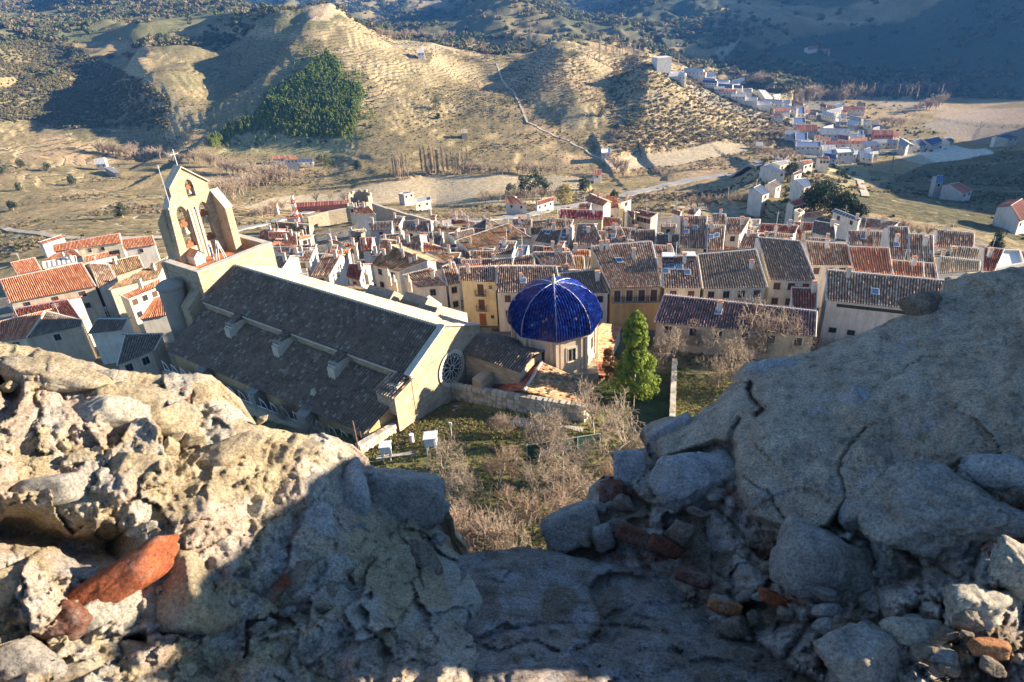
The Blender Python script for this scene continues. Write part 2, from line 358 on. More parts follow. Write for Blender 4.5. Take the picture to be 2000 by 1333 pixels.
def hit(x, y):
    """where the line of sight through a photo pixel meets the terrain"""
    v = ray(x, y); a = math.degrees(math.atan2(v[0], v[1])); t = v[2]/math.hypot(v[0], v[1])
    j = int(round(np.interp(a, _az, np.arange(len(_az))))); zc = GZ[:, j]; dz = t*_ln-zc
    i = np.where(_ln > 45)[0][0]; k = i+np.argmax(dz[i:] < 0)
    f = dz[k-1]/(dz[k-1]-dz[k]+1e-9); D = _ln[k-1]+(_ln[k]-_ln[k-1])*f
    h = math.hypot(v[0], v[1]); return np.array([v[0]/h*D, v[1]/h*D, t*D])
# --- ground cover colours and some painted hill shade, fixed to the ground
def C(*c): return np.array(c)
n1 = fbm(GX/70, GY/70, 51, 5)[..., None]; n2 = fbm(GX/14, GY/14, 61, 4)[..., None]; n3 = fbm(GX/240, GY/240, 71, 4)[..., None]
col = C(.31, .24, .135)*(1-n2)+C(.21, .17, .09)*n2
col = col*(1-np.clip((n1-.45)*4, 0, 1)*.6)+C(.46, .32, .20)*np.clip((n1-.45)*4, 0, 1)*.6
br_ = np.clip((fbm(GX/28, GY/28, 57, 5)-.5)*6, 0, 1)[..., None]*np.clip((GD-230)/100, 0, 1)[..., None]; col = col*(1-br_*.55)+C(.15, .13, .07)*br_*.55
far = np.clip((GD-900)/700, 0, 1)[..., None]
scrub = np.clip((n3-.42)*7, 0, 1)
col = col*(1-far*scrub*.75)+C(.06, .075, .04)*far*scrub*.75
# steep terrace walls are bare stone
_gi, _gj = np.gradient(GZ); _dr = np.gradient(_ln)[:, None]; slope = np.hypot(_gi/_dr, _gj/(GD*np.gradient(np.radians(_az))[None]))
stone = (np.clip((slope-.34)*4, 0, 1)*terr_mask(0, GD))[..., None]
col = col*(1-stone*.45)+C(.44, .37, .25)*stone*.45
gul = np.clip((.2-(GZ-GSM))*1.2, 0, 1)[..., None]*terr_mask(0, GD)[..., None]*.0
def paint(poly, c, amt=1.0, lo=0, hi=1e9, edge=0):
    global col
    mk = (in_poly(GPX+edge*(n2[..., 0]-.5), GPY+edge*.5*(n1[..., 0]-.5), poly) & (GD > lo) & (GD < hi))[..., None]*amt
    col = col*(1-mk)+C(*c)*mk
LEFTSCRUB = [(-80,60),(140,90),(250,150),(330,190),(330,260),(200,250),(120,255),(60,235),(-80,260)]
paint(LEFTSCRUB, (.15, .145, .08), .45, edge=60)
paint([(-50,-20),(700,-20),(640,60),(560,70),(480,40),(330,60),(230,90),(80,70),(-50,60)], (.11, .13, .065), .6, edge=60)
FOREST = [(640,115),(662,130),(668,165),(708,178),(705,200),(690,262),(640,275),(560,262),(500,250),(470,262),(415,290),(405,275),(500,235),(530,190),(590,155),(615,125)]
paint(FOREST, (.07, .09, .03), .8, edge=20)
paint([(1250,70),(1290,-30),(1420,-30),(1380,70),(1440,135),(1560,150),(1700,185),(1860,190),(2200,215),(2200,-40),(1900,-40),(1800,30),(1650,60),(1560,75),(1500,100),(1400,60),(1300,100)], (.045, .065, .045), .8, 900, 9000, edge=40)  # shade of the upper right mountains painted into the ground colour
paint([(1640,392),(1740,352),(1850,302),(1930,296),(2100,290),(2100,490),(1990,478),(1850,452),(1700,420)], (.095, .095, .055), .75, 240, 900, edge=14)  # shade on the right slope put into the ground colour
paint([(300,70),(640,80),(600,140),(540,210),(420,290),(400,240),(420,170),(300,165)], (.12, .12, .065), .6, edge=30); paint([(110,260),(280,190),(320,240),(330,290),(200,290)], (.10, .11, .06), .6, edge=20)  # left hollows painted darker to deepen their shade
paint([(730,20),(1000,10),(980,85),(760,75)], (.07, .085, .05), .7, 900, 9000, edge=30); paint([(1060,0),(1275,0),(1265,90),(1100,80)], (.06, .08, .05), .7, 900, 9000, edge=30)  # shaded far slopes at top centre darkened in the ground colour
FIELD1 = [(470,405),(540,385),(650,378),(720,362),(840,345),(960,341),(1090,343),(1145,352),(1150,366),(1085,378),(1000,380),(940,376),(880,400),(800,394),(690,400),(640,405),(540,410)]
FIELD2 = [(1190,318),(1215,306),(1300,299),(1345,290),(1400,277),(1455,283),(1460,295),(1400,307),(1330,322),(1240,331),(1195,330)]
paint(FIELD1, (.44, .36, .25), .95, 250, 800); paint(FIELD2, (.44, .36, .26), .95, 300, 1200)
paint([(880,385),(1000,375),(1100,385),(1090,400),(980,400),(905,398)], (.40, .34, .23), .8, 250, 700)
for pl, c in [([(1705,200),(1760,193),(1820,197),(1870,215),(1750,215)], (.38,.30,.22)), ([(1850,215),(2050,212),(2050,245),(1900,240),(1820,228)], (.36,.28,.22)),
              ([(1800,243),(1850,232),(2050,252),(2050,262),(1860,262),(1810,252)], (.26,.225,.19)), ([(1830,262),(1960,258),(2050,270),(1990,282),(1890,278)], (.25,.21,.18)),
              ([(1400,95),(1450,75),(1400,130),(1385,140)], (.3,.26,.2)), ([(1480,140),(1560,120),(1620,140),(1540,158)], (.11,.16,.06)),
              ([(1500,195),(1610,190),(1600,205),(1500,208)], (.36,.29,.2)), ([(1610,330),(1690,320),(1700,345),(1640,370),(1612,372)], (.30,.27,.15)),
              ([(1780,300),(1850,280),(1895,292),(1925,290),(1945,300),(1880,312),(1830,318)], (.62,.58,.52)), ([(1740,305),(1790,300),(1830,318),(1800,322)], (.42,.38,.3)),
              ([(590,3),(700,0),(640,40),(600,40)], (.36,.28,.2)), ([(740,80),(900,80),(1000,92),(900,100),(760,95)], (.36,.30,.20)),
              ([(1560,195),(1640,190),(1720,300),(1690,320),(1560,330),(1540,260)], (.19,.18,.15)), ([(1300,140),(1500,200),(1560,235),(1530,250),(1380,200)], (.28,.26,.22)),
              ([(1310,395),(1430,392),(1480,420),(1330,440)], (.36,.31,.22)), ([(420,300),(470,268),(700,262),(690,300),(640,310),(520,300)], (.30,.27,.14))]:
    paint(pl, c, .9, 250, 4500, edge=6)
near_ = ((GD > 12) & (GD < 100))[..., None]*.8; col = col*(1-near_)+C(.20, .18, .08)*near_*(.7+.6*n2)
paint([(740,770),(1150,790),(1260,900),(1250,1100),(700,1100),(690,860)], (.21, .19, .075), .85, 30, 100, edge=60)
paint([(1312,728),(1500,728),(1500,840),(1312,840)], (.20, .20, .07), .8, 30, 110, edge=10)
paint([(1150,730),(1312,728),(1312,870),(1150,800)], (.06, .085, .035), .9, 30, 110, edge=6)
town = ((GD > 90) & (GD < 225) & (GPX > -300) & (GPX < 2300) & (GPY < 700))[..., None]*np.clip((235-GD)/30, 0, 1)[..., None]
col = col*(1-town*.8)+C(.20, .19, .18)*town*.8
V = np.stack([GX, GY, GZ], -1).reshape(-1, 3); R_, C_ = GX.shape
ii, jj = np.meshgrid(np.arange(R_-1), np.arange(C_-1), indexing='ij'); q0 = (ii*C_+jj).ravel()
Fq = np.stack([q0, q0+1, q0+C_+1, q0+C_], -1)
M_ground, t, b = nodes('ground_cover'); at = N(t, 'ShaderNodeAttribute', attribute_name='tint'); p = coord(t); n = noise_tex(t, p, .35, 8, .7); r = ramp(t, [(.28, (.55, .56, .5)), (.72, (1.4, 1.38, 1.3))]); t.links.new(n.outputs[0], r.inputs[0])
mx = N(t, 'ShaderNodeVectorMath', operation='MULTIPLY'); t.links.new(at.outputs[0], mx.inputs[0]); t.links.new(r.outputs[0], mx.inputs[1])
# low dry-stone terrace walls follow the contours; their strength is stored on the ground (alpha of the tint)
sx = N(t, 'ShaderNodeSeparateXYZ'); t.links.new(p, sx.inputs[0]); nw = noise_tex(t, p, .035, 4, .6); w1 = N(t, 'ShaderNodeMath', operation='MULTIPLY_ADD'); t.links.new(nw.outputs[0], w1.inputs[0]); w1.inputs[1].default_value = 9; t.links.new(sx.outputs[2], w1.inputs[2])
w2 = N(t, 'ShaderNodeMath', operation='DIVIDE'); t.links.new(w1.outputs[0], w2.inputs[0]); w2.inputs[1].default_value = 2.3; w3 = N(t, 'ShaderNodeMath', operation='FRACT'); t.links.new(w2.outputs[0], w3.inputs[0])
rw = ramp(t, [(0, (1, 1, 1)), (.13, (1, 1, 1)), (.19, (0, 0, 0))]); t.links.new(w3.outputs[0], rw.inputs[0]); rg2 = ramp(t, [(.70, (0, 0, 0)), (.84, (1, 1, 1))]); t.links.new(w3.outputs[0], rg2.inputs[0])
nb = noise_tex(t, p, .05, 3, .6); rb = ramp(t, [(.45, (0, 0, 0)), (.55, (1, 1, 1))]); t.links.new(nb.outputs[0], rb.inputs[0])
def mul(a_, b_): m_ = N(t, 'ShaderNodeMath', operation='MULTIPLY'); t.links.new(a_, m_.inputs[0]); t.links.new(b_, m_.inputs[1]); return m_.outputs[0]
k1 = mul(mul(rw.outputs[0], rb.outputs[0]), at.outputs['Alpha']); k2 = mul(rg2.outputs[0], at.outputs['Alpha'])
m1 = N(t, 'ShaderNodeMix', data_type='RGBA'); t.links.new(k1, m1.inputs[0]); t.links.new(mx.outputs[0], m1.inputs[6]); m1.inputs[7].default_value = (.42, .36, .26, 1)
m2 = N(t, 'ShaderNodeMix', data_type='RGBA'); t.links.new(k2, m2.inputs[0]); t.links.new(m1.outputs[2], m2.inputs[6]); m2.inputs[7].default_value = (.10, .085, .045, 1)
vo = N(t, 'ShaderNodeTexVoronoi'); vo.inputs['Scale'].default_value = .33; t.links.new(p, vo.inputs['Vector']); rv = ramp(t, [(.10, (.45, .45, .42)), (.30, (1, 1, 1))]); t.links.new(vo.outputs[0], rv.inputs[0])
m3 = N(t, 'ShaderNodeMix', data_type='RGBA'); m3.blend_type = 'MULTIPLY'; m3.inputs[0].default_value = .75; t.links.new(m2.outputs[2], m3.inputs[6]); t.links.new(rv.outputs[0], m3.inputs[7]); t.links.new(m3.outputs[2], b.inputs['Base Color'])
b.inputs['Roughness'].default_value = .95; b.inputs['Specular IOR Level'].default_value = .05; bump(t, b, n.outputs[0], .8, .9)
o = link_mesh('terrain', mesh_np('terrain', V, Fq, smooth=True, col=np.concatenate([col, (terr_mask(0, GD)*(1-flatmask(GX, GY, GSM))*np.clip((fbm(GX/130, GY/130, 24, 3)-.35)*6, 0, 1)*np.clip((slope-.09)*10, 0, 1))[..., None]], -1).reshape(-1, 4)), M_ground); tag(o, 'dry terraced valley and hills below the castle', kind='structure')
# ---------------------------------------------------------------- tiled roofs and houses
TILES = {
 'b': [(.44,.27,.18),(.50,.36,.25),(.36,.21,.14),(.54,.43,.33),(.42,.25,.17),(.28,.17,.11)],
 'r': [(.45,.14,.08),(.38,.11,.07),(.52,.21,.13),(.31,.09,.06)],
 'o': [(.62,.24,.12),(.68,.29,.14),(.54,.18,.09),(.72,.36,.20)],
 'm': [(.42,.25,.13),(.31,.20,.10),(.50,.37,.22),(.19,.15,.08),(.46,.20,.11)],
 't': [(.55,.42,.28),(.50,.36,.22),(.60,.48,.33)],
 'k': [(.36,.06,.06),(.42,.12,.10),(.28,.05,.06),(.50,.24,.2)],
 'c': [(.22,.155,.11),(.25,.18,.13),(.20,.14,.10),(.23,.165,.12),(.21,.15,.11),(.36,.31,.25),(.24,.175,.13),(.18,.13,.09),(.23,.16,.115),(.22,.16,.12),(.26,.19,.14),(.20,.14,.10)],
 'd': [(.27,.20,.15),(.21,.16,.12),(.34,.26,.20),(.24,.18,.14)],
 'v': [(.21,.12,.12),(.27,.17,.16),(.15,.09,.09),(.24,.16,.17)], 's': [(.30,.31,.33),(.26,.27,.29)], 'w': [(.78,.77,.74),(.72,.71,.69)], 'u': [(.09,.14,.27),(.11,.18,.32)], 'g': [(.42,.43,.44),(.5,.5,.5)]}  # key u: blue cast of roofs in shade put into the colour
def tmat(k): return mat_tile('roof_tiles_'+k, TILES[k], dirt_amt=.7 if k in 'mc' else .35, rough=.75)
WALLS = {'w': (.66,.62,.55), 'y': (.66,.56,.34), 'c': (.70,.62,.46), 'g': (.48,.46,.44), 'o': (.62,.42,.20), 'p': (.62,.54,.50), 's': (.46,.38,.27), 't': (.55,.47,.36), 'r': (.42,.17,.12)}
def wmat(k):
    if k == 's': return mat_masonry('rubble_wall_stone', (.26,.21,.14), (.42,.35,.25), (.52,.45,.33))
    return mat_plaster('plaster_'+k, WALLS[k])
M_mortar = mat_noise('roof_mortar', (.50,.46,.40), (.66,.62,.55), 2, bs=.3)
M_glass = mat_flat('window_glass', (.03,.035,.045), .08, spec=.9)
M_frame = mat_flat('window_frame_wood', (.16,.10,.07), .6)
M_wframe = mat_flat('window_frame_white', (.7,.69,.66), .5)
M_iron = mat_flat('wrought_iron', (.03,.03,.035), .5)
M_skyl = mat_flat('skylight_glass', (.06,.12,.22), .12, spec=.7)
M_door = mat_noise('door_wood', (.22,.09,.04), (.34,.14,.06), 5, bs=.2, bd=.01)
M_shut = mat_noise('shutter_wood', (.10,.055,.04), (.15,.08,.06), 5, bs=.2, bd=.01)
M_stone = mat_noise('pale_stone', (.46,.38,.26), (.62,.54,.40), 1.5, bs=.5, bd=.04)
def unit(v): v = np.asarray(v, float); return v/(np.linalg.norm(v)+1e-12)
def tile_grid(TL, TR, BR, BL, sp=.36, seg=.5, amp=.13, jit=.015, step=.04):
    """relief of a tiled slope as one grid: returns V, F, UV"""
    TL, TR, BR, BL = [np.asarray(q, float) for q in (TL, TR, BR, BL)]
    n = unit(np.cross(BR-BL, TL-BL)); n = n if n[2] > 0 else -n
    wd = max(np.linalg.norm(BR-BL), np.linalg.norm(TR-TL)); ln = max(np.linalg.norm(TL-BL), np.linalg.norm(TR-BR))
    Nr = max(2, int(round(wd/sp))); Ns = max(1, int(round(ln/seg))) if seg else 1
    pt = np.array([0, .12, .31, .50, .62]); ph = np.array([0, .8, 1, .8, 0.])
    u = (np.arange(Nr)[:, None]+pt[None]).ravel(); h = np.tile(ph, Nr); u = np.append(u, Nr); h = np.append(h, 0)
    ru = np.floor(u-1e-6).astype(int).clip(0, Nr-1)
    vs = []; hv = []; vk = []
    for k in range(Ns): vs += [k/Ns, (k+1)/Ns]; hv += [0, step if Ns > 1 else 0]; vk += [k+.02, k+.98]
    vs = np.array(vs); hv = np.array(hv); vk = np.array(vk)
    J = rng.normal(0, jit, (Ns, Nr)); Jx = rng.normal(0, jit*.8, (Ns, Nr))
    kk = np.floor(vk).astype(int)
    hh = h[None, :]*(amp+J[kk][:, ru]) + hv[:, None]*(h[None, :] > 0)
    uu = (u[None, :]+(Jx[kk][:, ru]/sp)*(h[None, :] > 0))/Nr; uu = np.clip(uu, 0, 1); vv = vs[:, None]
    P = (TL*(1-uu[..., None])+TR*uu[..., None])*(1-vv[..., None])+(BL*(1-uu[..., None])+BR*uu[..., None])*vv[..., None]
    sag = np.sin(np.pi*uu)*np.sin(np.pi*np.broadcast_to(vv, uu.shape))*-.06
    P = P+n*(hh+sag+.02)[..., None]
    r, c = uu.shape; i, j = np.meshgrid(np.arange(r-1), np.arange(c-1), indexing='ij'); q = (i*c+j).ravel()
    Fq = np.stack([q, q+c, q+c+1, q+1], -1)
    UV = np.stack([np.broadcast_to(u[None, :], uu.shape)+.001, np.broadcast_to(vk[:, None], uu.shape)], -1).reshape(-1, 2)
    return P.reshape(-1, 3), Fq, UV
def roof_obj(name, quads, mk, parent, org, seg=.5, sp=.36, amp=.13, step=.04, jit=.015):
    Vs, Fs, Us = [], [], []; b = 0
    for q in quads:
        v, f_, u = tile_grid(*q, sp=sp, seg=seg, amp=amp, step=step, jit=jit); Vs.append(v-np.asarray(org)); Fs.append(f_+b); Us.append(u+rng.integers(0, 50)); b += len(v)
    return link_mesh(name, mesh_np(name, np.concatenate(Vs), np.concatenate(Fs), np.concatenate(Us)), tmat(mk) if isinstance(mk, str) else mk, parent)
def uvwall(mb_name, quads, mats, parent, org):
    """walls with metric UV; quads = (bl, br, tr, tl)"""
    V, Fc, U = [], [], []
    for q in quads:
        q = [np.asarray(p, float) for p in q]; h = unit([q[1][0]-q[0][0], q[1][1]-q[0][1], 0]); b = len(V)
        for p in q: V.append(p-org); U.append(((p-q[0])@h+q[0][0], p[2]))
        Fc.append([b, b+1, b+2, b+3])
    return link_mesh(mb_name, mesh_np(mb_name, np.array(V), np.array(Fc), np.array(U)), mats, parent)
UP = np.array([0, 0, 1.0])
_wcache = {}
def window(parent, org, c, right, out, w, h, frame=None, pane=None, door=False, balcony=False, surround=False):
    """a framed opening centred at c; right / out unit vectors of the wall"""
    frame = frame or M_frame; pane = pane or M_glass; mb = MB(org); t = .07
    if surround:
        for s in (-1, 1): mb.box(c+right*s*(w/2+.12)+out*.0, right*.09, out*.05, UP*(h/2+.15), 1)
        mb.box(c+UP*(h/2+.12), right*(w/2+.2), out*.05, UP*.09, 1)
    for s in (-1, 1): mb.box(c+right*s*(w/2-t/2)+out*.02, right*t/2, out*.06, UP*h/2)
    for s in (-1, 1): mb.box(c+UP*s*(h/2-t/2)+out*.021, right*(w/2-t), out*.06, UP*t/2)
    mb.box(c+out*.022, right*.03, out*.05, UP*(h/2-t))
    if not door: mb.box(c-UP*(h/2+.05)+out*.08, right*(w/2+.1), out*.1, UP*.04, 1)
    o = mb.build('door' if door else 'window', [frame, M_mortar], parent); o.location = (0, 0, 0)
    pb = MB(org); pb.face([c+right*a*(w/2-t)+UP*b*(h/2-t)+out*.03 for a, b in ((-1, -1), (1, -1), (1, 1), (-1, 1))])
    pb.build('door_leaf' if door else 'pane', pane, o).location = (0, 0, 0)
    if balcony:
        bb = MB(org); bw = w/2+.35; z0 = -h/2
        bb.box(c+out*.35+UP*(z0-.05), right*bw, out*.35, UP*.06, 1)
        for z in (.06, .95): bb.box(c+out*.68+UP*(z0+z), right*bw, out*.02, UP*.025)
        for s in (-1, 1): bb.box(c+right*s*bw+out*.35+UP*(z0+.95), right*.02, out*.35, UP*.025)
        for k in np.linspace(-bw, bw, 9): bb.box(c+right*k+out*.68+UP*(z0+.5), right*.016, out*.016, UP*.45)
        for s in (-1, 1):
            for k in (.15, .4): bb.box(c+right*s*bw+out*k+UP*(z0+.5), right*.016, out*.016, UP*.45)
        bb.build('balcony', [M_iron, M_stone], parent).location = (0, 0, 0)
    return o
def chimney(parent, org, p, h=1.3, w=.28, mt=None):
    mb = MB(org); a = np.array([w, 0, 0]); b = np.array([0, w*.8, 0])
    mb.box(p+UP*(h/2-.3), a, b, UP*(h/2+.3)); mb.box(p+UP*(h+.06), a*1.25, b*1.25, UP*.05)
    for s in (-1, 1): mb.box(p+UP*(h+.2)+a*s*.8, a*.15, b*.9, UP*.1)
    mb.box(p+UP*(h+.33), a*1.2, b*1.2, UP*.04, 1)
    mb.build('chimney', [mt or wmat('w'), tmat('o')], parent).location = (0, 0, 0)
CROPS = {'A': (500,380,.12), 'B': (720,380,.12), 'C': (940,370,.12), 'D': (1160,370,.12), 'E': (1380,380,.12), 'F': (1600,400,.12), 'G': (500,500,.12), 'H': (720,480,.12),
 'K': (0,430,.25), 'S': (850,360,.25), 'T': (1250,360,.2003), 'U': (1600,360,.2551), 'M': (1150,540,.2551), 'I': (1380,160,.12), 'J': (1580,180,.12), 'N': (1440,300,.12),
 'R': (1760,220,.1786), 'L': (0,0,.35), 'P': (650,0,.35), 'Q': (1300,0,.35), 'O': (0,0,1)}
def cpx(c, *v): ox, oy, s = CROPS[c]; return [(ox+v[i]*s, oy+v[i+1]*s) for i in range(0, len(v), 2)]
def hit_h(x, y, h):
    v = ray(x, y); t = v[2]/math.hypot(v[0], v[1]); hh = math.hypot(v[0], v[1])
    a = math.degrees(math.atan2(v[0], v[1])); j = int(round(np.interp(a, _az, np.arange(len(_az))))); dz = t*_ln-(GSM[:, j]+h)
    i = np.where(_ln > 60)[0][0]; k = i+np.argmax(dz[i:] < 0); f = dz[k-1]/(dz[k-1]-dz[k]+1e-9); D = _ln[k-1]+(_ln[k]-_ln[k-1])*f
    return np.array([v[0]/hh*D, v[1]/hh*D, t*D])
FOOT = []
def house(crop, pts, roof, wall, h, label, cat='house', name='town_house', pitch=20, win=1, chim=1, back=.45, group='tiled houses of the old town', depth=None, wrow=None, near=None, balc=0, gw=1, sky=0, seg=None, fl=False):
    q = cpx(crop, *pts); mid = ((q[2][0]+q[3][0])/2, (q[2][1]+q[3][1])/2)
    E = hit_h(mid[0], mid[1], h); ze = E[2]; BL = PZ(*q[3], ze); BR = PZ(*q[2], ze)
    e = unit(BR-BL); w = np.array([-e[1], e[0], 0]); w = w if w@np.array([E[0], E[1], 0]) > 0 else -w
    if fl: pitch = 1
    s = w*math.cos(math.radians(pitch))+UP*math.sin(math.radians(pitch)); nn = np.cross(e, s); nn = nn if nn[2] > 0 else -nn
    TL = PL(*q[0], BL, nn); TR = PL(*q[1], BL, nn)
    wd = np.linalg.norm(BR-BL); D = math.hypot(E[0], E[1]); out = -w
    base = [BL+w*.35+e*.25, BR+w*.35-e*.25, TR-e*.25, TL+e*.25]
    zb = min(gz(p[0], p[1]) for p in base)-.6
    org = np.array([(BL[0]+BR[0])/2, (BL[1]+BR[1])/2, zb+.6]); 
    root = empty(name, org, label, cat, group)
    n3 = nn; drop = .14
    Lb = max(np.linalg.norm(TL-BL), np.linalg.norm(TR-BR))*back
    bdir = w*math.cos(math.radians(pitch))-UP*math.sin(math.radians(pitch))
    TLb, TRb = TL+bdir*Lb, TR+bdir*Lb
    if fl: TLb, TRb = TL+w*.01, TR+w*.01
    def dn(p, z): r = np.array(p); r[2] = z; return r
    f0, f1 = BL+w*.35+e*.25, BR+w*.35-e*.25; f0[2] += math.tan(math.radians(pitch))*.35-drop; f1[2] = f0[2]
    r0, r1 = TL+e*.25-UP*drop, TR-e*.25-UP*drop; b0, b1 = TLb+e*.25-w*.3-UP*drop*.6, TRb-e*.25-w*.3-UP*drop*.6
    quads = [(dn(f0, zb), dn(f1, zb), f1, f0), (dn(f1, zb), dn(r1, zb), r1, f1), (dn(r0, zb), dn(f0, zb), f0, r0),
             (dn(r1, zb), dn(b1, zb), b1, r1), (dn(b0, zb), dn(r0, zb), r0, b0), (dn(b1, zb), dn(b0, zb), b0, b1)]
    wm = wmat(wall); uvwall('wall', quads, wm, root, org)
    if seg is None: seg = .5 if D < 112 else (1.1 if D < 260 else 0)
    near = D < 260
    if fl:
        mb = MB(org); mb.face([BL, BR, TR, TL]); 
        for a, b in ((BL, BR), (BR, TR), (TR, TL), (TL, BL)): mb.box((a+b)/2+UP*.2, (b-a)/2*.99, np.cross(unit(b-a), UP)*.15, UP*.35, 1)
        mb.build('roof', [mat_noise('roof_terrace_'+roof, tuple(.8*c for c in TILES[roof][0]), TILES[roof][0], 1.5, bs=.2), wm], root).location = (0, 0, 0)
    else:
        sp = .37 if near else .9; am = .14 if near else .12
        quadsr = [(TL, TR, BR, BL), (TR, TL, TLb, TRb)]
        if roof in 'swug': roof_obj('roof', quadsr, roof, root, org, seg=0, sp=1.0, amp=.05, step=0, jit=0)
        else: roof_obj('roof', quadsr, roof, root, org, seg=seg, sp=sp, amp=am)
        mb = MB(org)
        mb.tube(TL+UP*.03, TR+UP*.03, .14, n=6)
        if near:
            for a, b in ((BL, TL), (BR, TR)): mb.tube(a+n3*.04, b+n3*.04, .10, n=5)
            mb.box((f0+f1)/2+out*.14-UP*.0, e*(np.linalg.norm(f1-f0)/2+.1), out*.14, UP*.06, 1)
        mb.build('ridge_cap', [M_mortar, wm], root).location = (0, 0, 0)
    # chimneys
    for k in range(chim if near else 0):
        a = rng.uniform(.1, .9); b = rng.uniform(.05, .55); p = (TL*(1-a)+TR*a)*(1-b)+(BL*(1-a)+BR*a)*b
        chimney(root, org, p+UP*.05, rng.uniform(.8, 1.5), rng.uniform(.22, .34))
    for k in range(sky):
        a = (k+.6)/(sky+.2)*.8+rng.uniform(-.05, .05); b = rng.uniform(.2, .6); p = (TL*(1-a)+TR*a)*(1-b)+(BL*(1-a)+BR*a)*b+n3*.16
        mb = MB(org); sd = unit(TL-BL); 
        mb.box(p, e*.5, sd*.6, n3*.06, 1); mb.box(p+n3*.062, e*.42, sd*.5, n3*.02, 0)
        mb.build('skylight', [M_skyl, M_wframe], root).location = (0, 0, 0)
    if near and rng.random() < .28 and not fl:
        p = TL*.6+TR*.4; mb = MB(org); hh_ = rng.uniform(1.8, 3.2); mb.tube(p, p+UP*hh_, .035, n=4)
        for k_ in range(3): mb.tube(p+UP*(hh_-.15-.3*k_)-e*(.55-.12*k_), p+UP*(hh_-.15-.3*k_)+e*(.55-.12*k_), .025, n=4)
        mb.build('aerial', M_wframe, root).location = (0, 0, 0)
    # windows of the front and of the gable wall turned to the light
    hv = f0[2]-max(gz(f0[0], f0[1]), gz(f1[0], f1[1]))
    L = np.linalg.norm(f1-f0); lo = max(1, int(L/3.1)) if wrow is None else wrow
    if win and near:
        rows = 1 if win == 1 else min(win, max(1, int(hv/2.6)))
        for r_ in range(rows):
            for k in range(lo):
                if win == 1 and wrow is None and rng.random() < .25: continue
                a = (k+.5)/lo; bal = balc and r_ < balc
                hh = 1.9 if bal else 1.15
                c = f0*(1-a)+f1*a-UP*(.55+hh/2+2.65*r_)+out*.02
                window(root, org, c, e, out, .95, hh, balcony=bool(bal), surround=near and D < 130, pane=M_shut if (bal or rng.random() < .4) else M_glass)
    elif win and not near and hv > 2:
        for k in range(min(lo, 5)):
            a = (k+.5)/min(lo, 5); c = f0*(1-a)+f1*a-UP*1.3+out*.03; mb = MB(org); mb.box(c, e*.5, out*.05, UP*.6); mb.build('window', M_glass, root).location = (0, 0, 0)
    if gw and near:
        sgn = 1 if E[0] < 10 else -1; P0, P1 = (f1, r1) if sgn > 0 else (f0, r0); dd = unit(dn(P1, 0)-dn(P0, 0)); o2 = e*sgn; Ls = np.linalg.norm(dn(P1, 0)-dn(P0, 0))
        if Ls > 3.5:
            c = dn(P0, f0[2])+dd*Ls*rng.uniform(.4, .7)-UP*1.1+o2*.02; window(root, org, c, dd, o2, .8, 1.0)
    return dict(root=root, org=org, f0=f0, f1=f1, e=e, out=out, TL=TL, TR=TR, BL=BL, BR=BR, n=n3, w=w, D=D)
